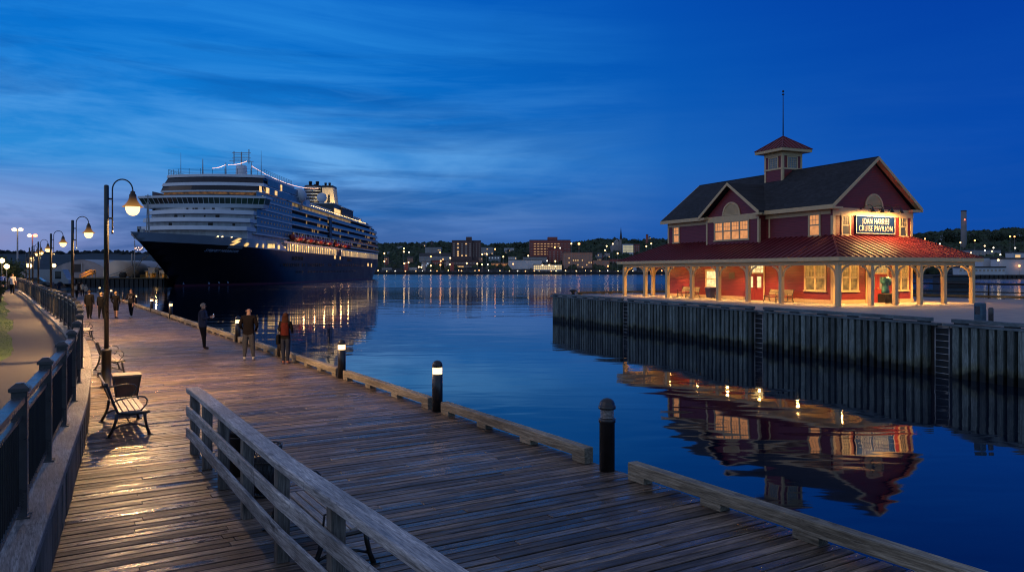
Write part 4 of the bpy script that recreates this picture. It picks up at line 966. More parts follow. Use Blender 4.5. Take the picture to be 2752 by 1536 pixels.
mb = MB(); mb.lathe([(.16,.004),(.21,.12),(.20,.32),(.1,.42),(.02,.44)], 10, (.72,-.1,0)); tag(mb.build('dark_sack', M['sack'] if 'sack' in M else mk('dark_sack_cloth', (.05,.06,.10), .7, var=.5, scale=8, bump=.02), None, PV(6.35,1.7), PR), 'dark cloth sack on the floor beside the teal display stand', 'sack')
# afterglow: one very soft weak sun from the western sky
so.rotation_euler = Vector((.80,.34,-.46)).to_track_quat('-Z', 'Y').to_euler(); sun.energy = .22; sun.angle = R(50); sun.color = (1.0,.78,.62)
# ============================================================ cruise ship (local y runs aft from the stem, x to port, z above water)
SHX, SHY = -105.0, 243.5
HB = 18.0; SHL = 272.0
def stem(h): return -28.5*max(0,h/15.6)**1.12 if h > 0 else 0
def hw(y, h):
    e = 78 - 26*max(0,min(1,h/15.6)); s = (y - stem(h))/e
    if s <= 0: return 0.0
    w = HB*math.sin(math.pi/2*min(1,s))**1.15
    if y > SHL-45: 
        q = (y-(SHL-45))/45; w *= 1 - q*q*(.30 - .24*min(1,max(0,h/10)))
    return w
def hull_pt(u, v, off=0.0, h=None):
    """where the sight line (u,v) meets the port side of the hull; world y found by bisection"""
    lo, hi = -25.0, SHL
    for _ in range(50):
        m = (lo+hi)/2; Y = SHY+m; hh = (zat(v, Y)-ZW)
        X = SHX + hw(m, hh) + off
        uu = CX + F*X/Y
        if uu < u: lo = m
        else: hi = m
    return m, zat(v, SHY+m)-ZW
M['hullblack'] = mk('ship_hull_navy', (.006,.006,.009), .42, var=.3, scale=.08); M['hullblack'].node_tree.nodes['Principled BSDF'].inputs['Specular IOR Level'].default_value = .3; M['hullred'] = mk('ship_boot_stripe', (.10,.012,.012), .5)
M['shipwhite'] = mk('ship_white_paint', (.52,.60,.68), .42, var=.08, scale=.15, stretch=(1,1,.3)); M['shipglass'] = mk('ship_dark_glass', (.010,.014,.020), .12, var=.3, scale=.3)
M['shipblue'] = mk('ship_side_screens', (.10,.16,.21), .25, var=.25, scale=.2); M['balglass'] = mk('balcony_glass', (.035,.075,.09), .12, var=.3, scale=.3)
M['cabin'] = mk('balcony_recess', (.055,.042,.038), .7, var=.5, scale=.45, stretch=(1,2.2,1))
def cabin_rows():
    # cabins behind the balconies: here and there a door is lit from inside
    m = M['cabin']; nt = m.node_tree; b = nt.nodes['Principled BSDF']
    tc = N(nt, 'ShaderNodeTexCoord'); sp = N(nt, 'ShaderNodeSeparateXYZ'); L(nt, tc.outputs['Object'], sp.inputs[0])
    yy = mathn(nt, 'DIVIDE', sp.outputs[1], 3.3); cb = N(nt, 'ShaderNodeCombineXYZ'); L(nt, mathn(nt, 'FLOOR', yy), cb.inputs[0]); L(nt, mathn(nt, 'FLOOR', mathn(nt, 'DIVIDE', mathn(nt, 'SUBTRACT', sp.outputs[2], 17.65), 2.93)), cb.inputs[1])
    wn = N(nt, 'ShaderNodeTexWhiteNoise'); L(nt, cb.outputs[0], wn.inputs['Vector']); on = mathn(nt, 'GREATER_THAN', wn.outputs['Value'], .80)
    door = mathn(nt, 'LESS_THAN', mathn(nt, 'FRACT', yy), .5)
    b.inputs['Emission Color'].default_value = (1.0,.55,.2,1); L(nt, mathn(nt, 'MULTIPLY', mathn(nt, 'MULTIPLY', on, door), .38), b.inputs['Emission Strength'])
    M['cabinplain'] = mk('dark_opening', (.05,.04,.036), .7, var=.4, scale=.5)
cabin_rows(); M['lifeboat'] = mk('lifeboat_orange', (.42,.04,.02), .4, var=.25); M['lifewhite'] = mk('lifeboat_white', (.55,.55,.55), .4)
M['promlit'] = emit('promenade_painted_glow', (1.0,.55,.15), 2.4, .93, .27, (.3,.25,.15)); M['shipwin'] = emit('ship_window_lit', (1.0,.60,.20), 1.5, .5, .6, (.1,.1,.1)); M['shipwindim'] = emit('ship_window_dim', (1.0,.62,.22), .32, .8, .35, (.05,.05,.05))
M['bridgeglow'] = emit('bridge_glass_glow', (.06,.40,.34), .014, .95, .12, (.01,.015,.02)); M['festoon'] = emit('festoon_bulbs', (1.0,.55,.36), 7.0); M['decklamp'] = emit('deck_lamp', (1.0,.62,.25), 9.0)
M['steel'] = mk('ship_mast_paint', (.30,.32,.34), .5); M['funnel'] = mk('funnel_black', (.018,.018,.022), .45, var=.3, scale=.4); M['shipdeck'] = mk('ship_deck', (.16,.13,.10), .7)
M['cream2'] = mk('funnel_cream', (.70,.60,.42), .5, var=.06, scale=.3)
M['lacy'] = mk('rail_screen', (.09,.13,.17), .4, var=.3, scale=.5)
def ship():
    S = thing('cruise_ship', 'large dark hulled cruise ship with white decks and a lit promenade moored beyond the boardwalk', 'cruise ship', (SHX,SHY,ZW))
    ys = [-28.5+.01] + [-27,-25,-22,-18,-14,-10,-6,-3] + [0,4,8,13,18,24,30,36,42,50,60,75,100,140,180,220] + [SHL-45+i*6 for i in range(8)]
    def shell(name, hs, mat, cap=False):
        mb = MB(); n = len(hs)
        for sgn in (1,-1):
            vs = []
            for y in ys:
                for h0 in hs:
                    h = h0(y) if callable(h0) else h0
                    yy = max(y, stem(h))
                    vs.append((sgn*hw(yy, h), yy, h))
            fs = []
            for i in range(len(ys)-1):
                for j in range(n-1): fs.append((i*n+j, (i+1)*n+j, (i+1)*n+j+1, i*n+j+1))
            mb.add(vs, fs, 0, True)
        # transom
        y = ys[-1]; vs = []
        for h0 in hs:
            h = h0(y) if callable(h0) else h0
            vs += [(-hw(y,h),y,h),(hw(y,h),y,h)]
        mb.add(vs, [(2*j,2*j+1,2*j+3,2*j+2) for j in range(n-1)])
        b = bmesh.new()
        o = mb.build(name, mat, S, fix=False); b.from_mesh(o.data); bmesh.ops.remove_doubles(b, verts=b.verts, dist=.004); bmesh.ops.dissolve_degenerate(b, edges=b.edges, dist=.001); bmesh.ops.recalc_face_normals(b, faces=b.faces); b.to_mesh(o.data); b.free()
        return o
    black_top = lerp_table([(-30,13.4),(0,13.2),(30,12.75),(60,12.7),(300,12.7)])
    sheer = lerp_table([(-30,15.7),(-10,15.75),(20,15.6),(42,15.4),(52,15.3),(58,12.75),(300,12.72)])
    shell('hull', [.7,2,4,6,8,10,11.5,black_top], M['hullblack']); shell('boot_stripe', [-3,-.5,.69], M['hullred'])
    shell('bulwark', [lambda y: black_top(y)+.01, lambda y: (black_top(y)+sheer(y))/2, lambda y: sheer(y)+.02], M['shipwhite'])
    mb = MB(); vs = []; yd = [y for y in ys if y <= 52]
    for y in yd: yy = max(y, stem(14.4)); vs += [(-hw(yy,14.4)+.02,yy,14.4),(hw(yy,14.4)-.02,yy,14.4)]
    mb.add(vs, [(2*i,2*i+1,2*i+3,2*i+2) for i in range(len(yd)-1)]); mb.build('foredeck', M['shipdeck'], S)
    # promenade: recess wall with lamp light painted in as emission, columns, canopy
    y0, y1 = 58, SHL-3
    def side(y): return hw(y, 12.7)
    def sidewall(name, ya, yb, za, zb, inset, mat, step=8, port=True, cap=False):
        mb = MB()
        for sg in ((1,-1)):
            vs = []; n = max(1,int((yb-ya)/step))
            for i in range(n+1):
                y = ya+(yb-ya)*i/n; x = side(max(y,60)) - inset; vs += [(sg*x,y,za),(sg*x,y,zb)]
            mb.add(vs, [(2*i,2*i+2,2*i+3,2*i+1) for i in range(n)])
        return mb.build(name, mat, S)
    sidewall('promenade_wall', y0, y1, 12.72, 15.7, 1.6, M['promlit'])
    def slab(name, ya, yb, z, th, inset, mat, front=0.0, step=8):
        mb = MB(); vs = []; n = max(2,int((yb-ya)/step))
        for i in range(n+1):
            y = ya+(yb-ya)*i/n; x = side(max(y,60)) - inset; vs += [(-x,y,z),(x,y,z),(-x,y,z+th),(x,y,z+th)]
        fs = []
        for i in range(n):
            a, b = 4*i, 4*i+4; fs += [(a,a+1,b+1,b),(a+2,b+2,b+3,a+3),(a,b,b+2,a+2),(a+1,a+3,b+3,b+1)]
        fs += [(0,2,3,1),(4*n,4*n+1,4*n+3,4*n+2)]
        mb.add(vs, fs); return mb.build(name, mat, S)
    slab('promenade_deck', y0, y1, 12.66, .06, -.05, M['shipdeck'])
    slab('promenade_canopy', y0-4, y1, 15.7, .75, -.25, M['shipwhite'])
    col = None
    for k in range(62):
        y = y0+1.2+(y1-y0-2)*k/61
        if 148 < y < 154: continue
        if col is None:
            mb = MB(); mb.box(-.2,.2,-.5,.5,12.72,15.7); col = mb.build('promenade_column', M['shipwhite'], S)
            col.location = (side(y)-.2,y,0)
        else: c = col.copy(); C.objects.link(c); c.location = (side(y)-.2,y,0)
    mb = MB(); mb.box(-.5,.1,147,155,12.73,15.69); mb.build('pilot_door', M['hullblack'], S, (side(150)-.3,0,0))
    lamp = None
    for k in range(26):
        y = y0+3+(y1-y0-6)*k/25; loc = (side(y)-.75,y,15.35)
        if lamp is None: mb = MB(); mb.lathe([(.02,-.24),(.22,-.12),(.22,.1),(.02,.22)], 8); lamp = mb.build('promenade_lamp', M['decklamp2'], S, loc)
        else: c = lamp.copy(); C.objects.link(c); c.location = loc
    # main block decks: slabs, balcony glass, cabin walls
    levels = [17.65+2.93*i for i in range(6)]       # 17.65 .. 32.3
    for i, z in enumerate(levels[:-1]):
        yb = SHL + 1.5 - i*2.2 if i < 4 else SHL-8
        ya = 66
        slab('balcony_deck', ya, yb, z-.25, .45, -.15 if i else -.3, M['shipwhite'])
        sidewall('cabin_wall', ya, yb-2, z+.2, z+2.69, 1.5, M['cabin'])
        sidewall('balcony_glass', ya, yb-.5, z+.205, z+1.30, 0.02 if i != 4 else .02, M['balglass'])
    slab('balcony_deck', 62, SHL-30, levels[5]-.25, .55, -.45, M['shipwhite'])
    sidewall('lido_wall', 66, 182, levels[4]+.2, levels[5]-.25, .9, M['shipwindim'])
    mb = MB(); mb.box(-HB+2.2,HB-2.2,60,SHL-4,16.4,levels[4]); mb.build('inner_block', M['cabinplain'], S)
    mb = MB()
    for x in (side(120)+.2,-side(120)-.5): mb.box(x,x+.3,127,132,16.5,levels[4]+1.3)
    mb.build('dark_side_panel', M['hullblack'], S)  # proud near-black panel drawn in place of a dark recess strip
    # forward block (enclosed sides, raked front)
    def tier(name, yf, w, ya, z0, z1, mat, bow=3.0, tilt=0.0, wtop=None):
        """deck tier with a rounded front; yf front at the corners, bow = how far the middle stands forward"""
        mb = MB(); n = 12; lo = []; hi = []
        for zz, lst, ty, ww in ((z0, lo, 0, w), (z1, hi, tilt, wtop or w)):
            for i in range(n+1):
                s = -1+2*i/n; y = yf+ty - bow*(1-s*s) ; lst.append((ww*s, y, zz))
            lst.append((ww, ya, zz)); lst.append((-ww, ya, zz))
        k = len(lo); vs = lo+hi
        fs = [tuple(range(k))[::-1], tuple(range(k,2*k))] + [(i,(i+1)%k,k+(i+1)%k,k+i) for i in range(k)]
        mb.add(vs, fs); return mb.build(name, mat, S)
    A = lambda Y: Y-SHY
    tier('front_house', A(259.5), 17.2, 62, 14.4, 18.2, M['frontstrip'], 6)
    tier('front_bulwark', A(257), 17.7, 62, 18.2, 19.5, M['shipwhite'], 6.5, .6)
    tier('front_house', A(262.2), 17.3, 62, 19.5, 21.1, M['frontstrip'], 6)
    tier('front_bulwark', A(260), 17.8, 62, 21.1, 22.4, M['shipwhite'], 6.5, .6)
    tier('front_house', A(265.6), 17.3, 62, 22.4, 23.9, M['frontstrip'], 6)
    tier('front_bulwark', A(263.6), 17.8, 62, 23.9, 25.2, M['shipwhite'], 6.5, .6)
    tier('front_house', A(268), 17.3, 62, 25.2, 26.3, M['frontstrip'], 6)
    # bridge with wings
    tier('bridge_sill', A(266.5), 20.2, A(271), 26.3, 27.55, M['shipwhite'], 4, -.5, 20.6)
    tier('bridge_window', A(266), 20.6, A(271), 27.55, 29.45, M['bridgeglow'], 4, -1.1, 21.4)
    tier('bridge_roof', A(264.6), 21.7, A(272), 29.45, 30.2, M['shipwhite'], 4)
    mb = MB()
    for i in range(25):
        s = -1+2*i/24; mb.beam((20.62*s, A(266)-4*(1-s*s)-.05, 27.55), (21.42*s, A(264.9)-4*(1-s*s)-.05, 29.45), .13, .13, up=(0,1,0))
    mb.build('bridge_mullion', M['shipwhite'], S)
    tier('front_house', A(269.5), 17.6, 62, 27.5, 31.0, M['shipdark'], 4)
    mb = MB(); mb.box(-17.65,17.65,A(273),62,30.95,31.15); mb.build('front_band', M['shipwhite'], S)
    tier('lit_window_band', A(274.5), 17.3, 60, 30.2, 32.3, M['shipwin2'], 3.6)
    tier('front_band', A(273.3), 17.9, 62, 32.3, 32.9, M['shipwhite'], 3.6)
    tier('window_band', A(273.4), 17.8, 62, 32.9, 34.6, M['shipglass'], 3.8, 1.0, 17.5)
    tier('front_band', A(274.3), 17.9, 64, 34.6, 35.75, M['shipwhite'], 3.8, .6, 17.7)
    tier('window_band', A(275.2), 17.3, 64, 35.75, 37.9, M['shipglass'], 3.8, 2.0, 16.9)
    tier('front_band', A(277), 17.3, A(315), 37.9, 38.9, M['shipwhite'], 3.8, .4)
    # enclosed forward port and starboard sides down to the bulwark
    for sg in (1,-1):
        for i in range(5):
            z = 17.6+2.93*i; mb = MB(); x = sg*17.9; mb.box(min(x,x-sg*.3),max(x,x-sg*.3),A(267),66,z+.2,z+2.7); o = mb.build('side_screen', M['shipblue'], S)
            mb = MB(); mb.box(min(x-sg*.4,x+sg*.35),max(x-sg*.4,x+sg*.35),A(264.5+i),66.5,z-.28,z+.2); mb.build('side_band', M['shipwhite'], S)
            if sg > 0:
                w0 = None
                for k in range(11):
                    if w0 is None: mb = MB(); mb.box(-.05,.04,-.45,.45,-.35,.35); w0 = mb.build('cabin_window', M['shipwinfaint'], S, (18.0,A(272),z+1.5))
                    else: c = w0.copy(); C.objects.link(c); c.location = (18.0,A(272)+k*3.6,z+1.5)
    for (za, zb, ya, yb) in ((32.5,34.9,A(277),A(330)),(35.4,37.8,A(279),A(318))):
        for sg in (1,-1):
            x = sg*17.95; mb = MB(); mb.box(min(x,x-sg*.3),max(x,x-sg*.3),ya,yb,za,zb); mb.build('side_screen', M['shipblue'], S)
    mb = MB(); mb.box(-17.6,17.6,60,A(318),32.3,37.8); mb.box(-17.6,17.6,A(318),A(338),32.4,35.2); mb.build('upper_house', M['shipwhite'], S)
    for (u, v, w, h) in ((700,508,2.2,2.0),(719,512,3.4,1.9),(707,534,2.0,1.9),(756,505,1.6,2.2),(742,519,2.4,1.6)):
        y = A(F*87/(1376-u)); z = zat(v, SHY+y)-ZW; mb = MB(); mb.box(17.96,18.1,y-w/2,y+w/2,z-h/2,z+h/2); mb.build('lit_window', M['shipwin'], S)
    # roof rails and screens
    def rail(name, pts, h, mat):
        mb = MB()
        for a, b in zip(pts, pts[1:]):
            A_, B_ = Vector(a), Vector(b); n = max(1,int((B_-A_).length/2.2))
            for i in range(n+1):
                p = A_.lerp(B_, i/n); mb.beam(p, p+Vector((0,0,h)), .09, .09, up=(1,0,0))
            for k in range(1,5): mb.beam(A_+Vector((0,0,h*k/4)), B_+Vector((0,0,h*k/4)), .07, .07)
        return mb.build(name, mat, S)
    fr = [(17.0*s, A(277.6)-3.6*(1-s*s), 38.9) for s in [-1+i/4 for i in range(9)]]
    rail('windscreen', [(-17,A(312),38.9)]+fr+[(17,A(312),38.9)], 2.0, M['lacy'])
    rail('deck_railing', [(17.4,A(318),35.2),(17.4,A(338),35.2)], 1.6, M['lacy'])
    rail('deck_railing', [(17.8,A(338),32.6),(17.8,A(470),32.6),(17.8,A(490),29.8)], 1.3, M['lacy'])
    l0 = None
    for k in range(36):
        y = A(340)+k*3.7; loc = (16.9,y,33.7)
        if l0 is None: mb = MB(); mb.lathe([(.02,-.25),(.26,0),(.02,.25)], 8); l0 = mb.build('deck_lamp', M['decklamp2'], S, loc)
        else: c = l0.copy(); C.objects.link(c); c.location = loc
    # aft deckhouses
    for (x0,x1,ya,yb,z0,z1,mt) in ((-14,14,A(340),A(392),32.6,35.2,'shipwhite'),(-15,15.6,A(392),A(408),32.6,38.8,'shipdark'),(-15,16.4,A(408),A(436),32.6,38.2,'lacy2'),(-15,16,A(436),A(462),32.6,35.4,'shipblue'),(-15,16,A(462),A(482),29.5,33.8,'shipblue')):
        mb = MB(); mb.box(x0,x1,ya,yb,z0,z1); mb.build('deckhouse', M[mt], S); mb = MB(); mb.box(x0-.4,x1+.4,ya-.4,yb+.4,z1,z1+.3); mb.build('deckhouse_roof', M['shipwhite'], S)
    for (ya,yb,z0,z1,x) in ((A(393),A(407),33.2,36.6,15.62),(A(455),A(460),32.8,35.0,16.02),(A(464),A(470),31.0,33.2,16.02),(A(474),A(480),31.2,33.2,16.02)):
        mb = MB(); mb.box(x,x+.08,ya,yb,z0,z1); mb.build('lit_window', M['shipwin'], S)
    for k in range(6): point('boat_fill_light', S, (side(80+k*20)+3.5, 70+k*17, 15.9), 210, (1.0,.5,.2), .3)  # added lights outboard, brightening the lifeboats in place of promenade light
    # funnel: dark louvred casing and cream panel, exhaust pipes; radomes
    fx, fy = 0.0, A(429)
    mb = MB(); mb.lathe([(5.2,34),(5.2,51.2),(4.9,51.6)], 20, (fx-3.6,fy,0), sx=1,sy=1.3); mb.build('funnel_casing', M['funnel'], S)
    for k in range(9): mb = MB(); mb.lathe([(5.25,36+k*1.75),(5.42,36.1+k*1.75),(5.42,36.4+k*1.75),(5.25,36.5+k*1.75)], 20, (fx-3.6,fy,0), sx=1,sy=1.3); mb.build('funnel_ring', M['shipwhite'], S)
    mb = MB(); mb.prism([(2.0,fy-5.5,36),(9.6,fy-5.5,36),(8.0,fy-5.2,50.2),(2.0,fy-5.2,50.2)], (0,9,0)); mb.build('funnel_panel', M['cream2'], S)
    mb = MB(); mb.prism([(2.0,fy-5.2,50.22),(8.0,fy-5.2,50.22),(7.9,fy-5.2,51.4),(2.0,fy-5.2,51.4)], (0,9,0)); mb.build('funnel_cap', M['funnel'], S)
    mb = MB()   # plain dark vertical flourish on the panel
    mb.prism([(4.9,fy-5.62,39.5),(5.6,fy-5.62,39.8),(6.4,fy-5.5,43),(6.1,fy-5.45,46.8),(5.4,fy-5.45,46.2),(4.9,fy-5.6,42.6)], (0,.1,0)); mb.build('funnel_mark', M['funnel'], S)
    for (x, dy, r, h) in ((-5.6,0,.85,54.2),(-1.8,0,.85,54.2),(3.2,-2,.6,53.2),(5.4,-2,.6,53.2),(-3.6,3,.7,53.0)):
        mb = MB(); mb.lathe([(r,50.5),(r,h-1),(r*1.15,h-.9),(r*1.15,h)], 12, (x,fy+dy,0)); mb.build('exhaust_pipe', M['funnel'], S)
    for (u, v, Y, r) in ((803,526,322,3.1),(865,531,398,2.5)):
        x, y, z = xat(u,Y)-SHX, A(Y), zat(v,Y)-ZW
        mb = MB(); prof = [(r*.5,-r*1.9),(r*.5,-r*.85)] + [(r*math.sin(a),-r*math.cos(a)) for a in [.55+i*(math.pi-.56)/12 for i in range(13)]]; mb.lathe(prof, 20, (x,y,z)); mb.build('radome', M['shipwhite'], S)
    point('funnel_flood', S, (11,fy-15,39.5), 9000, (1.0,.66,.26), .4, 70, (-.55,.8,.32), .5)
    # main mast and festoon lights
    mx, my = -.2, A(304); 
    mb = MB(); mb.lathe([(5.5,38.9),(4.8,40.6),(3.6,41.6),(2.2,42.2),(2.0,45.6),(1.7,45.9)], 16, (mx,my,0)); mb.build('mast_house', M['shipwhite'], S)
    mb = MB(); mb.beam((mx,my,45.5),(mx,my,51.2),.35,.35,up=(1,0,0))
    for dx in (-2.9,2.9): mb.beam((mx+dx,my,46.6),(mx+dx,my,51.5 if dx<0 else 52.2),.28,.28,up=(1,0,0))
    for z in (47.6,48.8,50.8): mb.beam((mx-3.6,my,z),(mx+3.6,my,z),.22,.22)
    for z in (48.2,49.4,50.1): mb.beam((mx-2.9,my,z),(mx+2.9,my,z),.10,.10)
    mb.beam((mx-4.6,my,47.7),(mx+4.6,my,47.4),.5,.15); mb.build('mast', M['steel'], S)
    for (u, vt, Y) in ((545,427,281),(607,437,280),(486,410,284),(702,405,278),(676,436,306)):
        x = xat(u,Y)-SHX; mb = MB(); mb.tube([(x,A(Y),38.8),(x,A(Y),zat(vt,Y)-ZW)], [.28,.10] if vt > 420 else [.14,.04], 6); mb.build('signal_pole', M['steel'], S)
    def festoon(P0, P1, sag, n):
        for nm in (0,):
            mb = MB(); pts = [Vector(P0).lerp(Vector(P1), i/16) - Vector((0,0,sag*4*(i/16)*(1-i/16))) for i in range(17)]
            mb.tube(pts, .05, 4); mb.build('festoon_cable', M['steel'], S)
            mb = MB()
            for i in range(n):
                f = (i+.5)/n; p = Vector(P0).lerp(Vector(P1), f) - Vector((0,0,sag*4*f*(1-f))); mb.add([p+Vector(d)*.12 for d in ((1,0,0),(-1,0,0),(0,1,0),(0,-1,0),(0,0,1),(0,0,-1))], [(0,2,4),(2,1,4),(1,3,4),(3,0,4),(2,0,5),(1,2,5),(3,1,5),(0,3,5)])
            mb.build('festoon_light', M['festoon'], S)
    pt = lambda u, v, Y: (xat(u,Y)-SHX, A(Y), zat(v,Y)-ZW)
    festoon(pt(570,452,281), pt(606,443,281), .3, 12); festoon(pt(613,443,281), pt(664,433,300), .4, 18)
    festoon(pt(676,446,304), pt(856,506,424), 2.6, 90); festoon(pt(889,524,430), pt(930,576,440), .5, 24)
    # foremast on the bow
    x, y = xat(397.5,240)-SHX, A(240); zb = 14.4
    mb = MB(); mb.beam((x-.5,y,zb),(x-.15,y,26),.22,.22,up=(1,0,0)); mb.beam((x+.6,y,zb),(x+.15,y,26),.22,.22,up=(1,0,0)); mb.beam((x,y+.7,zb),(x,y,26),.22,.22,up=(1,0,0)); mb.beam((x,y,25),(x,y,zat(522,240)-ZW),.20,.20,up=(1,0,0))
    for k in range(8): z = zb+1+k*1.4; mb.beam((x-.5+k*.04,y,z),(x+.6-k*.05,y,z+.5),.10,.10)
    mb.beam((x-.8,y,zat(527,240)-ZW),(x+.8,y,zat(527,240)-ZW),.5,.3); mb.build('foremast', M['steel'], S)
    for (u, w, h) in ((380,1.6,1.6),(374,.8,2.4),(366,1.0,.8)):
        Y = 232; x = xat(u,Y)-SHX; mb = MB(); mb.box(x-w/2,x+w/2,A(Y)-.5,A(Y)+.5,14.4,15.7+h); mb.build('windlass', M['steel'], S)
    # front face: dark openings, small windows
    for (u, v, w, h, Y) in ((473,583.5,1.1,1.0,262.5),(584,583.5,1.4,1.0,260.8),(458,605,1.2,1.3,262.0),(566,604,1.6,1.3,259.9),(523,561,.6,.6,265.4),(506,562,.7,.6,265.6),(552,562,.6,.6,265),(531,562,.9,.6,265.2),(620,562,1.2,.7,266.5),(497,584,.5,.6,261.5),(553,584,.5,.6,260.6),(621,604,1.0,.8,260.9),(575,562,.9,.7,265.4)):
        yf, zc = (268, 25.75) if v < 570 else (265.6, 23.15) if v < 590 else (262.2, 20.3); x = xat(u, yf-5)-SHX; q = A(yf)-6*(1-(x/17.3)**2); mb = MB(); mb.box(x-w/2,x+w/2,q-.12,q+.5,zc-min(h,.9)/2,zc+min(h,.9)/2); mb.build('front_window', M['cabinplain'], S)
    # hull side openings: proud glowing panels painted in for the gangway recess light, ports, rows of dark portholes
    def patch(u, v, w, h, mat, name='porthole', off=.03, skew=0.0, rd=0):
        y, z = hull_pt(u, v); mb = MB(); vs = []
        n = 12 if rd else 4
        for k in range(n):
            if rd: a = 2*math.pi*k/n; a_, b_ = math.cos(a)*.5, math.sin(a)*.5; a_ = max(-.42,min(.42,a_*1.1))
            else: a_, b_ = ((-.5,-.5),(.5,-.5),(.5,.5),(-.5,.5))[k]
            yy, zz = y + a_*w + b_*skew, z + b_*h; vs.append((hw(yy,zz)+off, yy, zz))
        d = Vector((.10,-.02,0)); mb.prism(vs, d); return mb.build(name, mat, S)
    for (u,v,w,h,rd) in ((662.5,657.5,2.5,1.2,1),(691,659.5,1.1,1.2,0),(707.5,660.5,1.5,1.4,1),(749,664,2.8,1.6,1)): patch(u,v,w,h,M['shipwin'],'lit_port',rd=rd)
    for u in (722,728.5,735): patch(u,661,2.3,1.5,M['shipwin'],'lit_port')
    patch(730,653,11.5,1.6,M['cream2'],'lit_panel',skew=0)
    for (u,v,w,h) in ((636.5,645.5,1.7,1.3),(632.5,653.5,1.7,1.3)): patch(u,v,w,h,M['shipwin'],'gangway_recess',skew=1.8)
    patch(631,664,7,.9,M['steel'],'gangway_platform',off=.3); 
    for u in (585,597,622): patch(u,635+(u-585)*.05,.5,.22,M['decklamp2'],'bow_light',off=.05)
    for k in range(44):
        u = 757+k*(975-757)/43
        if 803 < u < 808 or 818 < u < 825 or 873 < u < 880 or 893 < u < 900: continue
        patch(u, 711.5+(u-757)*.004, 1.1, 1.5, M['shipglass'], 'porthole', rd=1)
    for u in (786,790,794,798,803,806,810,813,934,937,940,943): patch(u, 693.5+(u-786)*.03, 1.1, 1.6, M['shipglass'], 'porthole', rd=1)
    for k in range(40): 
        u = 796+k*4.1
        if k in (5,6,7): continue
        patch(u, 730.5-(u-796)*.012, .8, .8, M['shipglass'], 'porthole', rd=1)
    for (u,v,w,h) in ((900,691,3.2,1.5),(914,693,2.2,1.5),(989,711,4,1.8),(998,712.5,3,2.2)): patch(u,v,w,h,M['shipwin'],'lit_port')
    # name on the bow, draught marks
    y, z = hull_pt(594, 674.5)
    sl = math.atan2(hw(y+6,z)-hw(y-6,z), 12); fl = math.atan2(hw(y,z+1)-hw(y,z-1), 2)
    M['hullname'] = mk('hull_lettering', (.34,.42,.55), .5)
    n_ = text_mesh('SYDNEY HARBOUR', 1.45, S, M['hullname'], (hw(y,z)+.35,y,z), (0,0,0), 'ship_name', .02, .05, shear=.25, sx=1.22)
    ey = Vector((math.sin(sl),math.cos(sl),0)); ez = Vector((math.sin(fl),0,math.cos(fl))); nx = ey.cross(ez).normalized(); ez = nx.cross(ey)
    n_.rotation_euler = Matrix((ey,ez,nx)).transposed().to_euler()
    for s, u, v in (('2',491,759),('8',560,759),('8',587,758),('8',611,757)):
        y, z = hull_pt(u, v); t = text_mesh(s, 1.7, S, M['hullname'], (hw(y,z)+.12,y,z), (R(90),0,R(90)), 'draught_mark', .0, .03); sl2 = math.atan2(hw(y+3,z)-hw(y-3,z),6); t.rotation_euler = (R(90-20), 0, R(90)-sl2)
ship_objs = None
M['shipwinfaint'] = emit('cabin_window_faint', (1.0,.75,.45), .05, .8, .2, (.10,.11,.12)); M['decklamp2'] = emit('ship_lamps', (1.0,.66,.28), 7.0); M['frontstrip'] = mk('front_cabin_wall', (.48,.50,.53), .5, var=.3, scale=.5, stretch=(1,1,.3)); M['shipdark'] = mk('ship_dark_house', (.03,.035,.045), .4, var=.3, scale=.3); M['shipwin2'] = emit('lounge_windows', (1.0,.45,.12), .16, .96, .8, (.015,.015,.02)); M['lacy2'] = mk('louvred_house', (.05,.055,.06), .6, var=.5, scale=1.5, stretch=(1,3,.2))
ship()
# lifeboats hang along the promenade: each one a thing
lb = None
for k in range(12):
    y = 65 + k*8.6 if k < 8 else 65+8*8.6+ (k-8)*9.2 + 6
    lab = 'orange lifeboat hanging in the row above the lit promenade of the cruise ship'
    loc = (SHX+hw(y,12.7)+1.0, SHY+y, ZW+18.3)
    if lb is None:
        lb = thing('lifeboat', lab, 'lifeboat', loc, 0, 'lifeboats along the side of the cruise ship')
        mb = MB(); vs = []
        st = [(-3.9,.15),(-3.3,.9),(-2,1.3),(0,1.4),(2,1.3),(3.3,.9),(3.9,.15)]
        for y_, w in st:
            for a in range(7): t = math.pi*a/6; vs.append((w*math.cos(t), y_, -1.3*math.sin(t)**.8 if a not in (0,6) else 0))
        mb.add(vs, [(i*7+j,i*7+j+1,(i+1)*7+j+1,(i+1)*7+j) for i in range(6) for j in range(6)], 0, True); mb.build('hull', M['lifeboat'], lb)
        mb = MB(); vs = []
        for y_, w in st:
            for a in range(7): t = math.pi*a/6; vs.append((w*math.cos(t), y_, .02+1.25*math.sin(t)*(.4+.6*w/1.4)))
        mb.add(vs, [(i*7+j,i*7+j+1,(i+1)*7+j+1,(i+1)*7+j) for i in range(6) for j in range(6)], 0, True); mb.build('canopy', M['lifeboat'], lb)
        for y_ in (-2.6,2.6): mb = MB(); mb.tube([(-1.5,y_,-1.6),(.2,y_,-1.0),(1.2,y_,.2),(.9,y_,1.9),(-1.2,y_,2.3)], .16, 6); mb.build('davit', M['shipwhite'], lb)
    else: dup(lb, loc, 0, lab)
M_dummy = 0
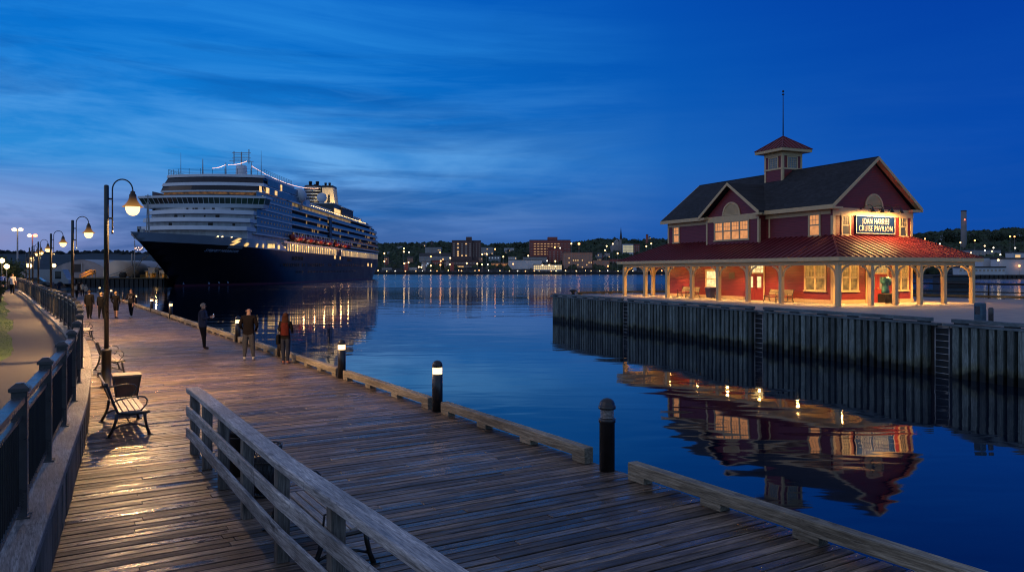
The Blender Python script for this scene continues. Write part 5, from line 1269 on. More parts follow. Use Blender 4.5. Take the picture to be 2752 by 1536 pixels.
# ============================================================ pier, tents, vehicles beyond the boardwalk
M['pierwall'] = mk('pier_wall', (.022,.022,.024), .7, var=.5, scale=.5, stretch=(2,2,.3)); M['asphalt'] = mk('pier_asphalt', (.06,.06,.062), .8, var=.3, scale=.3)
M['tent'] = mk('tent_fabric', (.42,.42,.44), .55, var=.12, scale=.3); M['tentend'] = mk('tent_end_wall', (.34,.31,.32), .7, var=.2, scale=.4); M['van'] = mk('white_vehicle', (.30,.31,.33), .35, var=.1)
M['tyre'] = mk('tyre', (.015,.015,.015), .8); M['yellow'] = mk('yellow_steel', (.55,.26,.03), .5); M['lampwarm'] = emit('shore_lamp_orange', (1.0,.36,.08), 7); M['lampyel'] = emit('shore_lamp_yellow', (1.0,.60,.22), 5.5); M['lampwhite'] = emit('shore_lamp_white', (1.0,.86,.66), 4)
M['leaf'] = mk('tree_leaves', (.035,.055,.018), .75, var=.5, scale=1.5); M['leaflit'] = mk('lamplit_leaf_tint', (.08,.10,.02), .7, var=.45, scale=2); M['bark'] = mk('bark', (.06,.045,.03), .9, var=.4, scale=4)  # leaflit: lamp light put into the colour as a lighter, yellower green
M['forest'] = mk('forest', (.035,.055,.028), .9, var=.7, scale=.05); M['forestw'] = mk('hill_forest', (.010,.017,.020), .95, var=.4, scale=.012)
def pier():
    mb = MB(); mb.prism([(-400,245,-7),(-109,245,-7),(-109,262,-7),(-123.9,264,-7),(-126,520,-7),(-400,520,-7)], (0,0,7.75)); tag(mb.build('pier', [M['asphalt']]), 'cruise pier surface left of the ship', kind='structure')
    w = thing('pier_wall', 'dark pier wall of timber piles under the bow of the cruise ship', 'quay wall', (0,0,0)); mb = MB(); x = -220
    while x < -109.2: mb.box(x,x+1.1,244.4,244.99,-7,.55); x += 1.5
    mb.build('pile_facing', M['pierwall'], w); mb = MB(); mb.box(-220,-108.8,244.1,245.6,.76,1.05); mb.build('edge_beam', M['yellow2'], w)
    # land between the end of the boardwalk and the pier
    mb = MB(); mb.prism([(-66,101,-7),(-400,60,-7),(-400,244,-7),(-139,244,-7),(-103,165,-7)], (0,0,7.6)); tag(mb.build('parking_lot', M['asphalt']), 'dark car park between the boardwalk end and the pier', kind='structure')
    # end ramp wall of the boardwalk
    mb = MB(); 
pier_done = 0
M['yellow2'] = mk('pier_edge_beam', (.16,.10,.04), .6)
def tents():
    # broad arched white tent, two bays, with an end wall facing the camera
    t = thing('event_tent', 'wide pale tent hall with a gabled end wall on the pier', 'tent', (0,0,0)); Y = 262
    X = lambda u: xat(u, Y); Z = lambda v: zat(v, Y)
    prof = [(144,727),(150,718),(172,708),(200,700),(212,697.5),(226,697.5),(250,704),(270,713),(281,722)]
    mb = MB(); mb.prism([(X(144),Y,.76)] + [(X(u),Y,Z(v)) for u, v in prof] + [(X(281),Y,.76)], (0,.4,0)); mb.build('end_wall', M['tentend'], t)
    mb = MB()
    back = [(u+46,v+1.0) for u, v in prof]
    vs = [(X(u),Y,Z(v)+.06) for u, v in prof] + [(X(u)+7,Y+34,Z(v)+.06) for u, v in prof]; k = len(prof)
    mb.add(vs, [(i,i+1,k+i+1,k+i) for i in range(k-1)], 0, True); mb.build('roof_skin', M['tent'], t)
    for (u0,u1,v0,v1,mt) in ((146,186,725,748,'shipdark'),(199,219,709,731,'cabinplain'),(229,239,725,733,'cabinplain'),(242,256,726,735,'shipdark')):
        mb = MB(); mb.box(X(u0),X(u1),Y-.12,Y-.02,Z(v1),Z(v0)); mb.build('opening', M[mt], t)
    mb = MB(); mb.box(X(186),X(220),Y-.3,Y-.05,Z(733),Z(731.5)); mb.box(X(197),X(199),Y-.3,Y-.05,Z(731),Z(706)); mb.box(X(219),X(221),Y-.3,Y-.05,Z(731),Z(706)); mb.build('door_canopy', M['tent'], t)
    h = thing('dome_shelter', 'large pale rounded fabric shelter right of the tent hall', 'shelter', (0,0,0)); Y = 258
    pr = [(276,743),(278,726),(285,712),(296,704),(306,700),(318,699.5),(328,702),(336,709),(341,720),(342,732),(336,743)]
    vs = []
    n = len(pr)
    for d, s in ((0,1),(10,1.0),(16,.9)):
        cx_ = X(310)
        for u, v in pr: vs.append((cx_+(X(u)-cx_)*s, Y+d, max(.76,.76+(Z(v)-.76)*s)))
    mb = MB(); mb.add(vs, [(r*n+i,r*n+i+1,(r+1)*n+i+1,(r+1)*n+i) for r in range(2) for i in range(n-1)] + [tuple(range(n))], 0, True); mb.build('fabric_shell', M['tentwarm'], h)
    mb = MB(); mb.lathe([(.2,-.5),(1.1,-.5),(1.1,.5),(.2,.5)], 14, (0,0,0)); w = mb.build('wheel_bank', M['tyre'], h, (X(335),Y-1.2,1.8)); w.rotation_euler = (R(90),0,0)
    c = thing('site_office', 'cream box cabin with a flat roof beside the ship bow', 'cabin', (0,0,0)); Y = 270
    mb = MB(); mb.box(xat(348,Y),xat(380,Y),Y,Y+6,.76,zat(720,Y)); mb.build('wall', M['tentwarm'], c); mb = MB(); mb.box(xat(346,Y),xat(381,Y),Y-.4,Y+6.4,zat(720,Y),zat(716.5,Y)); mb.build('roof', M['shipdark'], c)
    mb = MB(); mb.box(xat(347,Y),xat(381,Y),Y-.3,Y-.05,.76,zat(736,Y)); mb.build('plinth', M['shipdark'], c)
    # lit boarding stairs
    s = thing('boarding_stairs', 'orange lit boarding stairs with sloping handrails on the pier edge', 'stairs', (0,0,0)); Y = 248
    A, B = Vector((xat(214,Y),Y,.9)), Vector((xat(248,Y),Y,zat(733,Y)))
    mb = MB()
    for k in range(12): p = A.lerp(B, k/11); mb.box(p.x-.28,p.x+.28,Y,Y+1.8,p.z-.06,p.z+.02)
    mb.build('tread', M['yellow'], s)
    for dy in (0,1.8):
        mb = MB(); mb.beam(A+Vector((0,dy,0)), B+Vector((0,dy,0)), .12, .3); mb.beam(A+Vector((0,dy,1.1)), B+Vector((0,dy,1.1)), .1, .1)
        for k in range(7): p = A.lerp(B, k/6)+Vector((0,dy,0)); mb.beam(p, p+Vector((0,0,1.1)), .08, .08, up=(1,0,0))
        for q in (.5,1): p = A.lerp(B, q)+Vector((0,dy,0)); mb.beam((p.x,p.y,.76), p, .14,.14, up=(1,0,0))
        mb.build('handrail', M['yellow'], s)
    point('stairs_light', s, ((A.x+B.x)/2, Y-1.5, 3.6), 500, (1,.55,.15), .15)
    g = thing('gangway_tower', 'lattice gangway tower with small lights behind the ship bow', 'gangway', (0,0,0)); Y = 262
    mb = MB(); x0, x1 = xat(362,Y), xat(385,Y); zb, ztop = zat(674,Y), zat(661,Y)
    for x in (xat(354.5,Y),): mb.beam((x,Y,.76),(x,Y,zat(681,Y)),.35,.35,up=(1,0,0))
    for z in (zb, (zb+ztop)/2, ztop): mb.beam((x0,Y,z),(x1,Y,z),.12,.12)
    for k in range(9): x = x0+(x1-x0)*k/8; mb.beam((x,Y,zb),(x,Y,ztop),.10,.10,up=(1,0,0)); mb.beam((x,Y,zb),(min(x1,x+(x1-x0)/8),Y,ztop),.07,.07,up=(0,1,0))
    mb.beam((x0,Y,.76),(x0,Y,ztop+2),.2,.2,up=(1,0,0)); mb.build('lattice', M['steel'], g)
    mb = MB()
    for k in range(7): mb.lathe([(.02,-.12),(.12,0),(.02,.12)], 6, (x0+(x1-x0)*(k+.5)/7, Y-.2, zb+rnd.uniform(.1,1.2)))
    mb.build('string_light', M['festoon'], g)
    # crowd platform under the bow: lit kiosks, each its own thing
    for i, (u0,u1,v0,v1,mt,lab) in enumerate(((391,397,728,745,'yellow','small lit kiosk nearest the cream site cabin'),(398,416,720,745,'van','pale kiosk with a flat roof, tallest under the bow'),(417,425,722,745,'shipdark','dark narrow kiosk under the bow'),(428,440,727,746,'van','low pale kiosk next to the stem of the ship'),(403,409,734,746,'yellow','yellow lit ticket box in front of the pale kiosk'),(436,441,735,746,'yellow','yellow lit ticket box closest to the ship stem'))):
        Y = 256 if i < 4 else 250; k = thing('pier_kiosk', lab, 'kiosk', (0,0,0), 0, 'kiosks on the pier under the ship bow'); mb = MB(); mb.box(xat(u0,Y),xat(u1,Y),Y,Y+2.5,.76,zat(v0,Y)); mb.build('wall', M[mt], k); mb = MB(); mb.box(xat(u0,Y)-.2,xat(u1,Y)+.2,Y-.2,Y+2.7,zat(v0,Y),zat(v0,Y)+.18); mb.build('roof', M['van'], k); mb = MB(); mb.box(xat(u0,Y)+.2,xat(u1,Y)-.2,Y-.06,Y-.01,1.5,min(zat(v0,Y)-.3,2.6)); mb.build('hatch', M['shipwindim'] if mt == 'yellow' else M['shipdark'], k)
    f = thing('pier_railing', 'low railing along the pier edge lit by lamps under the ship bow', 'railing', (0,0,0)); mb = MB(); Y = 246.2
    for k in range(24): x = xat(378,Y)+k*(xat(461,Y)-xat(378,Y))/23; mb.beam((x,Y,.76),(x,Y,1.9),.07,.07,up=(1,0,0))
    for z in (1.4,1.9): mb.beam((xat(378,Y),Y,z),(xat(461,Y),Y,z),.06,.06)
    mb.build('rail', M['yellow'], f)
    point('kiosk_light', f, (xat(420,248),248,4.5), 450, (1,.6,.2), .2)
    # mooring lines
    for i, (p, q, sag, lab) in enumerate((((xat(392,250),252,8.6),(xat(230,246.3),246.3,1.0),2.2,'upper mooring line from the bow fairlead to the pier left of the tents'),((xat(392,250),252,8.3),(xat(228,246.4),246.4,1.0),2.8,'lower mooring line of the pair from the bow to the pier'),((xat(380,250),252,8.4),(xat(348,247),247,1.0),.8,'slack mooring line hanging from the bow to the pier edge'),((xat(414,250),253,5.4),(xat(398,247),247,1.2),.4,'short mooring line just left of the ship stem'))):
        mb = MB(); A, B = Vector(p), Vector(q); mb.tube([A.lerp(B,k/16)-Vector((0,0,sag*4*(k/16)*(1-k/16))) for k in range(17)], .07, 5); tag(mb.build('mooring_line', M['rope']), lab, 'mooring line', 'mooring lines at the ship bow')
M['rope'] = mk('rope', (.10,.12,.12), .8); M['tentwarm'] = mk('shelter_fabric', (.48,.44,.38), .6, var=.1, scale=.3)
pier(); tents()
def vehicle(loc, rz, label, name, mat, Ln, Wd, H, van, group):
    v = thing(name, label, 'van' if van else 'car', loc, rz, group)
    mb = MB(); l = Ln/2; w = Wd/2
    if van: prof = [(-l,.35),(l,.35),(l,1.0),(l-.35,1.25),(l-1.0,H),(-l,H)]
    else: prof = [(-l,.3),(l,.3),(l,.75),(l-1.0,.9),(l-1.7,H),(-l+.9,H),(-l+.15,.95),(-l,.8)]
    mb.prism([(x,-w,z) for x, z in prof], (0,Wd,0)); mb.build('body', mat, v)
    mb = MB()
    if van: mb.prism([(l-.42,-w*.9,1.28),(l-.98,-w*.9,H-.12),(l-.96,-w*.9,H-.1),(l-.38,-w*.9,1.3)], (0,Wd*.9,0)); mb.box(l-2.1,l-1.15,-w-.012,-w-.002,1.15,H-.3)
    else: mb.box(-l+.95,l-1.8,-w-.012,-w-.002,.95,H-.1); mb.box(-l+.95,l-1.8,w+.002,w+.012,.95,H-.1)
    mb.build('window', M['shipglass'], v)
    for x in (-l*.62,l*.62):
        for y in (-1,1): mb = MB(); mb.tube([(x,y*w-.12*y,.34),(x,y*w+.02*y,.34)], .34, 12); mb.build('wheel', M['tyre'], v)
    for y in (-.6,.6): mb = MB(); mb.box(-l-.02,-l-.001,y*w-.12,y*w+.12,.75,.95); mb.build('tail_light', M['taillight'], v)
    return v
M['taillight'] = mk('tail_light', (.25,.01,.01), .3); M['darkcar'] = mk('dark_car_paint', (.03,.035,.05), .3, coat=.5)
for u, Y, sc, rz, mat, van, lab in ((118,132,1.0,.2,'van',True,'large white truck parked beside the far street lamps'),(137,128,1.0,.1,'van',True,'white van parked at the foot of the third lamp'),(60,120,1,.15,'darkcar',False,'dark car parked left of the far street lamps'),(95,116,1,.3,'darkcar',False,'dark car parked between the lamp posts at the path end'),(78,124,1,.1,'van',False,'pale car parked behind the man in the white shirt'),(12,120,1,.2,'darkcar',False,'dark car at the left edge behind the cyclist'),(155,150,1,.2,'van',False,'pale car parked just left of the tent hall')):
    vehicle((xat(u,Y),Y,.604), rz, lab, 'parked_van' if van else 'parked_car', M[mat], 6.4 if van else 4.5, 2.1 if van else 1.8, 2.7 if van else 1.45, van, 'vehicles parked behind the path')
# tall light masts
def light_mast(u, vt, Y, lab, red):
    x = xat(u,Y); z = zat(vt,Y); m = thing('light_mast', lab, 'light mast', (x,Y,.6), 0, 'tall floodlight masts behind the path'); h = z-.6
    mb = MB(); mb.lathe([(.38,.004),(.38,.3),(.2,.32),(.11,h)], 12); mb.build('pole', M['steel'], m)
    mb = MB(); mb.beam((-1.0,0,h),(1.0,0,h),.12,.12); mb.build('crossbar', M['steel'], m)
    for dx in (-.6,.6): mb = MB(); mb.lathe([(.05,-.38),(.40,-.22),(.42,.1),(.05,.28)], 12, (dx,0,h)); mb.build('floodlight', M['lampyel'] if not red or dx < 0 else M['lampred'], m)
M['lampred'] = emit('red_beacon', (1.0,.16,.06), 8)
light_mast(47, 616, 150, 'taller floodlight mast at the left, behind the path walkers', False); light_mast(87, 632, 165, 'floodlight mast with a red beacon behind the far street lamps', True)
# far lamps in the car park
def post_lamp(u, v, Y, mat, r, lab, group, base, cat='street lamp', name='post_lamp'):
    x = xat(u,Y); z = zat(v,Y); m = thing(name, lab, cat, (x,Y,base), 0, group); h = z-base
    mb = MB(); mb.lathe([(r*.16,.002),(r*.10,h-r)], 6); mb.build('pole', M['steel'], m)
    mb = MB(); mb.lathe([(r*.1,-r),(r*.8,-r*.6),(r,0),(r*.8,r*.6),(r*.1,r)], 10, (0,0,h)); mb.build('globe', mat, m); return m
for u, v, lab in ((75,713,'orange car park lamp left of the fence end'),(81.5,714,'orange car park lamp right in the pair by the fence end'),(145,713,'orange car park lamp beside the tent hall'),(5,700,'yellow lamp above the bushes at the left edge'),(18,715.5,'yellow lamp among the bushes at the left edge')):
    post_lamp(u, v, 130 if u > 30 else 96, M['lampyel'] if u > 30 else M['lampyel'], .32, lab, 'lamps in the car park', .6)
# leafy plants
def crown(mb, c, r, n, leaf, rg, flat=.85):
    for _ in range(n):
        d = Vector((rg.gauss(0,1),rg.gauss(0,1),rg.gauss(0,1))).normalized(); k = rg.random()**.35
        p = Vector(c) + Vector((d.x*r*k, d.y*r*k, d.z*r*k*flat)); a = Vector((rg.gauss(0,1),rg.gauss(0,1),rg.gauss(0,1))).normalized(); b = a.cross(d+Vector((.01,.02,.03))).normalized()
        s = leaf*rg.uniform(.6,1.3); mb.add([p-a*s, p+b*s*.6, p+a*s, p-b*s*.6], [(0,1,2,3)])
def tree(name, loc, h, r, mat, label, n=900, leaf=.16, group=None, clumps=9):
    rg = random.Random(hash(label) % 1000 if False else sum(map(ord,label))); t = thing(name, label, 'tree' if h > 3 else 'bush', loc, 0, group)
    mb = MB(); mb.tube([(0,0,-.1),(.05,0,h*.3),(-.04,.05,h*.6)], [h*.035,h*.026,h*.012], 7)
    for _ in range(5): a = rg.uniform(0,6.28); mb.tube([(0,0,h*.3),(r*.3*math.cos(a),r*.3*math.sin(a),h*.5),(r*.6*math.cos(a),r*.6*math.sin(a),h*.7)], [h*.016,h*.01,h*.005], 5)
    mb.build('trunk', M['bark'], t); mb = MB()
    for _ in range(clumps):
        a = rg.uniform(0,6.28); q = r*rg.uniform(.1,.75); crown(mb, (q*math.cos(a),q*math.sin(a),h*rg.uniform(.45,.88)), r*rg.uniform(.28,.5), n//clumps, leaf, rg)
    mb.build('crown', M[mat], t, fix=False); return t
tree('tree', (xat(18,100),100,.6), 4.6, 3.4, 'leaflit', 'lamp-lit yellowish green tree behind the two people on the path', 1600, .17)
tree('bush', (xat(38,104),104,.6), 2.6, 1.8, 'leaflit', 'low lamp-lit bush right of the tree by the path', 800, .14)
tree('bush', (xat(1,52),52,.9), 1.5, .55, 'leaf', 'dark bush at the left edge by the grass', 1500, .05)
tree('bush', (xat(-6,110),110,.6), 4, 3.2, 'leaflit', 'lamp-lit bush cut by the left edge of the photo', 1000, .17)
wb = thing('bollard_sign', 'dark post with pale plate standing on the grass at the left edge', 'post', BW(-1.55,33.5,.82), BA)
mb = MB(); mb.bbox(-.09,.09,-.09,.09,.004,1.15,.02); mb.build('post', M['picket'], wb); mb = MB(); mb.box(-.2,.2,-.12,-.10,.62,.80); mb.build('plate', M['fence'], wb)
# ============================================================ far shores
def hills():
    rg = random.Random(5)
    def ridge(name, x0, x1, ybase, yridge, prof, label, step=14, z0=1.0):
        mb = MB(); n = int((x1-x0)/step); rows = 7; vs = []
        for j in range(rows+1):
            f = j/rows; y = ybase+(yridge-ybase)*f
            for i in range(n+1):
                x = x0+(x1-x0)*i/n; zr = prof(x); z = z0+(zr-z0)*(f**.8 if f < 1 else 1) + (mnoise.noise(Vector((x*.012,y*.012,3)))*zr*.07 if 0 < j else 0); vs.append((x,y,z))
        mb.add(vs, [(j*(n+1)+i,j*(n+1)+i+1,(j+1)*(n+1)+i+1,(j+1)*(n+1)+i) for j in range(rows) for i in range(n)], 0, True)
        vs2 = [(x0+(x1-x0)*i/n, yridge+200, -5) for i in range(n+1)]
        return tag(mb.build(name, M['forestw']), label, kind='structure')
    Y = 2200; ridge('hills', -2300, -350, 1500, Y, lerp_table([(-2300,zat(672,Y)),(xat(0,Y),zat(677,Y)),(xat(150,Y),zat(681,Y)),(xat(300,Y),zat(679,Y)),(xat(450,Y),zat(681,Y)),(xat(700,Y),zat(676,Y)),(xat(960,Y),zat(664,Y))]), 'dark wooded hill across the water at the left')
    Y = 2000; ridge('hills', -520, 900, 1400, Y, lerp_table([(xat(960,Y),zat(668,Y)),(xat(1100,Y),zat(664,Y)),(xat(1400,Y),zat(664,Y)),(xat(1600,Y),zat(657,Y)),(xat(1780,Y),zat(655,Y)),(xat(2300,Y),zat(655,Y))]), 'dark hillside behind the town')
    Y = 930; ridge('hills', 330, 760, 560, Y, lerp_table([(xat(2200,Y),zat(650,Y)),(xat(2480,Y),zat(640,Y)),(xat(2600,Y),zat(634,Y)),(xat(2752,Y),zat(635,Y)),(760,zat(640,Y))]), 'dark hillside on the right behind the chimney', 8)
    # woods on the hills read as one mass: lumpy crowns
    def blobs(name, pts, label, mat):
        mb = MB()
        for (x,y,z,r) in pts:
            vs = []; k = 7; rows = 4
            for j in range(rows+1):
                ph = -math.pi*.25 + math.pi*.75*j/rows
                for i in range(k):
                    t = 2*math.pi*i/k; q = r*(1+rg.uniform(-.28,.28)); vs.append((x+q*math.cos(t)*math.cos(ph), y+q*math.sin(t)*math.cos(ph), z+q*math.sin(ph)*1.05))
            mb.add(vs, [(j*k+i,j*k+(i+1)%k,(j+1)*k+(i+1)%k,(j+1)*k+i) for j in range(rows) for i in range(k)])
        return tag(mb.build(name, mat, fix=False), label, 'woodland', kind='stuff')
    pts = []
    for _ in range(900):
        u = rg.uniform(-20,1010); Y = 2200; x = xat(u,Y); pts.append((x, Y-rg.uniform(0,60), zat(lerp_table([(0,677),(150,681),(300,679),(450,681),(700,676),(1000,662)])(u),Y)-rg.uniform(0,12), rg.uniform(3,8)))
    blobs('woodland', pts, 'dark woodland along the left hilltop', M['forestw'])
    pts = []
    for _ in range(3200):
        u = rg.uniform(980,1800); f = rg.random()**.75; Y = 1430+570*f; base = lerp_table([(980,667),(1100,664),(1180,662),(1300,668),(1400,663),(1560,660),(1600,655),(1800,653)])(u); zr = zat(base,2000); fz = (Y-1400)/600; pts.append((xat(u,Y),Y,1+(zr-1)*fz**.8-2,rg.uniform(5,15)*(1 if f>.25 else .6)))
    blobs('woodland', pts, 'dark woodland between the houses of the town', M['forest'])
    pts = []
    for _ in range(1500):
        u = rg.uniform(2440,2790); f = rg.random()**.55; Y = 575+355*f; base = lerp_table([(2440,645),(2490,640),(2520,634),(2570,628),(2600,634),(2660,632),(2700,626),(2790,630)])(u); zr = zat(base,930); fz = max(0,(Y-560)/370); pts.append((xat(u,Y),Y,1+(zr-1)*fz**.8-1,rg.uniform(2.5,7.5)))
    blobs('woodland', pts, 'dark woodland on the right hillside below the chimney', M['forest'])
hills()
def slope_at(v):
    lo, hi = 0.0, 1.0; zr = zat(662, 2000)
    for _ in range(40):
        f = (lo+hi)/2; z = 1+(zr-1)*f**.8; vv = VH-(z-HC)*F/(1400+600*f)
        if vv > v: lo = f
        else: hi = f
    return 1400+600*f, 1+(zr-1)*f**.8
def far_tree(u, v, Y, r, lab):
    rg = random.Random(int(u*7+v)); t = thing('tree', lab, 'tree', (xat(u,Y),Y,zat(v,Y)-r*1.8), 0, 'round trees on the far skyline')
    mb = MB(); mb.tube([(0,0,-r*.8),(0,0,r*1.2)], r*.12, 6); mb.build('trunk', M['bark'], t); mb = MB()
    for _ in range(9): a = rg.uniform(0,6.28); q = r*rg.uniform(0,.7); crown(mb, (q*math.cos(a),q*math.sin(a),r*rg.uniform(.5,1.35)), r*.55, 110, r*.10, rg)
    mb.build('crown', M['forest'], t, fix=False)
for u, v, Y, r, lab in ((2479,622,700,11,'round tree beside the pavilion eave, left of the chimney'),(2550,618,720,10,'round tree left of the chimney on the skyline'),(2568,617,735,12,'larger round tree touching the chimney on its left'),(2611,624,740,9,'round tree just right of the chimney'),(2690,619,730,11,'round tree on the right skyline near the photo edge'),(2730,618,740,13,'widest round tree at the right edge of the skyline'),
    (1104,650,1900,16,'tree standing highest on the skyline left of the dark hotel'),(1040,653,1900,15,'tree on the skyline just right of the ship stern'),(1148,652,1900,16,'tree on the skyline above the grey flats'),(1335,652,1850,17,'tree on the skyline between the hotel and the brick hospital'),(1396,648,1800,20,'big tree left of the brick hospital'),(1595,646,1850,17,'tree left of the church on the skyline'),(1632,647,1850,15,'second tree left of the church'),(1704,640,1850,17,'tree right of the church spire'),(1758,644,1850,15,'tree near the pavilion eave on the far skyline')):
    far_tree(u, v, Y, r, lab)
# ------------------------------------------------ town buildings
M['brick'] = mk('dark_red_brick', (.32,.095,.08), .85, var=.2, scale=.08); M['brickdark'] = mk('dark_brown_brick', (.13,.085,.085), .85, var=.2, scale=.08); M['brickbrown'] = mk('tan_brick', (.44,.24,.17), .85, var=.2, scale=.08)
M['greywall'] = mk('grey_wall', (.30,.31,.33), .8, var=.2, scale=.1); M['whitewall'] = mk('white_cladding', (.55,.58,.62), .6, var=.1, scale=.05); M['flatroof'] = mk('flat_roof', (.06,.06,.065), .9)
M['winlit'] = emit('town_window_lit', (1.0,.60,.24), 1.1, .3, .1, (.1,.1,.1)); M['windim'] = emit('town_window_dim', (.55,.55,.60), .10, .8, .12, (.08,.10,.13)); M['winbright'] = emit('town_window_bright', (1.0,.72,.32), 1.1, .75, .12, (.2,.2,.2))
M['winwhite'] = emit('town_window_bluish', (.55,.72,1.0), .7, .5, .2, (.1,.1,.1)); M['winorange'] = emit('town_window_orange', (1.0,.42,.10), .7, .5, .2, (.1,.1,.1)); M['winflood'] = emit('town_window_flood', (1.0,.9,.55), .55, .7, .12, (.1,.1,.1)); M['stackgrey'] = mk('stack_concrete', (.22,.21,.21), .85, var=.15, scale=.2)
M['stone'] = mk('church_stone', (.34,.29,.28), .85, var=.15, scale=.1); M['spire'] = mk('spire_slate', (.035,.035,.045), .7)
wmesh = {}
def bld(name, u0, u1, vt, vb, Y, mat, label, cols=0, rows=0, lit=.1, depth=None, roof='flat', wscale=(.5,.5), cat='building', litmat='winlit', group=None, penth=None, seed=0, top=.12, bot=.12):
    rg = random.Random(sum(map(ord,label))+seed); x0, x1 = xat(u0,Y), xat(u1,Y); z1, z0 = zat(vt,Y), zat(vb,Y); d = depth or (x1-x0)*.6
    b = thing(name, label, cat, (x0,Y,z0), 0, group); w, h = x1-x0, z1-z0
    mb = MB(); mb.box(0,w,0,d,-8,h); mb.build('wall', M[mat], b)
    if roof == 'flat': mb = MB(); mb.box(-.4,w+.4,-.4,d+.4,h,h+.9); mb.build('parapet', M['flatroof'], b)
    else: mb = MB(); mb.prism([(-.5,-.5,h),(-.5,d+.5,h),(-.5,d/2,h+d*.35)], (w+1,0,0)); mb.build('roof', M['flatroof'], b)
    if penth: (pu0,pu1,pv) = penth; mb = MB(); mb.box(xat(pu0,Y)-x0,xat(pu1,Y)-x0,d*.2,d*.7,h+.9,zat(pv,Y)-z0); mb.build('penthouse', M[mat], b)
    if cols:
        ww, wh = w/cols*wscale[0], h*(1-top-bot)/rows*wscale[1]; me = None
        for r in range(rows):
            for c in range(cols):
                is_lit = rg.random() < lit if not callable(lit) else lit(c, r); x = w*(c+.5)/cols; z = h*(bot+(1-top-bot)*(r+.5)/rows)
                key = is_lit
                if me is None or key not in me:
                    me = me or {}; mb = MB(); mb.box(-ww/2,ww/2,-.18,-.02,-wh/2,wh/2); o = mb.build('window', M[litmat if is_lit else 'windim'], b, (x,0,z)); me[key] = o
                else: o = me[key].copy(); C.objects.link(o); o.location = (x,0,z)
    return b
hot = bld('hotel', 1214.5, 1269, 646.5, 695, 1500, 'brickdark', 'tall dark hotel block with rows of big square windows, lower ones lit', 5, 7, lambda c, r: (c==1 and r in (6,4,2,1)) or (c==3 and r==6) or (c in (1,2,3) and r==0 and True) , penth=(1252,1267,636), wscale=(.42,.6))
bld('stair_block', 1269.5, 1292, 647, 697, 1505, 'brickdark', 'dark stair block joined to the right side of the hotel', 3, 8, lambda c, r: False, wscale=(.2,.5))
bld('apartment_block', 1142, 1185, 664, 690, 1620, 'greywall', 'grey flat-roofed apartment block left of the hotel', 9, 6, .05)
bld('apartment_block', 1293, 1326, 664, 690, 1600, 'greywall', 'low grey apartment block right of the hotel', 5, 5, .12)
bld('hospital', 1424, 1533, 645.5, 692, 1560, 'brick', 'large dark red brick hospital with glowing lines of windows', 12, 5, lambda c, r: 1 <= c <= 6+(r > 1)*2, penth=(1473,1499,636), wscale=(.62,.15), litmat='winlit')
bld('brick_wing', 1473, 1514, 668, 718, 1500, 'brick', 'dark red brick wing in front of the hospital', 4, 6, .08, wscale=(.3,.4))
bld('brick_offices', 1514.5, 1592, 678.5, 726, 1450, 'brickbrown', 'long tan brick office block with many small windows near the waterfront', 13, 6, .13, wscale=(.42,.5))
bld('brick_hall', 1594, 1638, 699, 722, 1450, 'brickbrown', 'low tan brick hall lit from its right end', 4, 2, .1, wscale=(.3,.4))
bld('brick_store', 1638.5, 1675, 696, 724, 1470, 'brick', 'dark red brick store right of the tan hall', 5, 2, .05)
bld('white_hall', 1366, 1456, 698.5, 724, 1440, 'whitewall', 'long white cladding hall on the far waterfront', 0, 0, 0)
bld('ferry_terminal', 1434, 1510, 711, 725, 1425, 'whitewall', 'low waterfront terminal with a bright yellow lit front', 14, 2, lambda c, r: True, wscale=(.8,.7), litmat='winbright', top=.05, bot=.05)
bld('office_block', 1406, 1470, 690.5, 698, 1480, 'greywall', 'flat grey office strip behind the white hall', 12, 1, .1)
bld('small_office', 1366, 1388, 690, 698, 1452, 'whitewall', 'small pale office on top of the left end of the white hall', 5, 1, .5)
bld('warehouse', 1126, 1212, 688, 716, 1500, 'greywall', 'wide grey warehouse with sloping roof left of the hotel', 10, 2, .04, roof='gable', depth=18)
bld('glass_front', 1133, 1161, 704, 716, 1470, 'whitewall', 'small building with a bluish white lit front', 6, 2, lambda c, r: (c+r)%2==0, wscale=(.8,.8), litmat='winwhite')
bld('brick_shops', 1161, 1192, 700, 722, 1470, 'brick', 'orange-lit brick shops left of the dark low block', 5, 2, .2)
bld('dark_block', 1193, 1285, 700, 723, 1460, 'brickdark', 'low dark block below the hotel with a lit strip', 12, 2, lambda c, r: r==0 and 3<=c<=6, wscale=(.8,.3))
bld('timber_hall', 1320, 1366, 706, 716, 1470, 'brickbrown', 'long low hall glowing orange behind the quay', 12, 1, lambda c, r: True, wscale=(.5,.6), litmat='winorange')
bld('blue_building', 1313, 1345, 688, 697, 1540, 'greywall', 'low building with a bluish lit upper row', 8, 1, lambda c, r: c%2==0, litmat='winwhite')
bld('white_house', 1355, 1381, 666, 677, 1680, 'whitewall', 'white flat house above the low halls', 3, 1, .2)
bld('white_shed', 1099, 1120, 718.5, 727, 1430, 'whitewall', 'small white shed on the quay near the ship stern', 6, 1, lambda c, r: False)
bld('grey_shed', 1026, 1052, 719, 727, 1430, 'greywall', 'grey shed on the quay just right of the ship stern', 4, 1, .0)
bld('white_offices', 1674, 1702, 655.5, 681, 1600, 'whitewall', 'white block beside the church with a floodlit glass front', 8, 5, lambda c, r: True, wscale=(.85,.8), litmat='winflood')
bld('brick_annex', 1702.5, 1719, 656, 682, 1610, 'brick', 'brick and grey annex right of the floodlit white block', 3, 3, .0)
bld('blue_roof_hall', 1600, 1640, 685, 696, 1560, 'greywall', 'low grey hall below the church', 6, 1, .1)
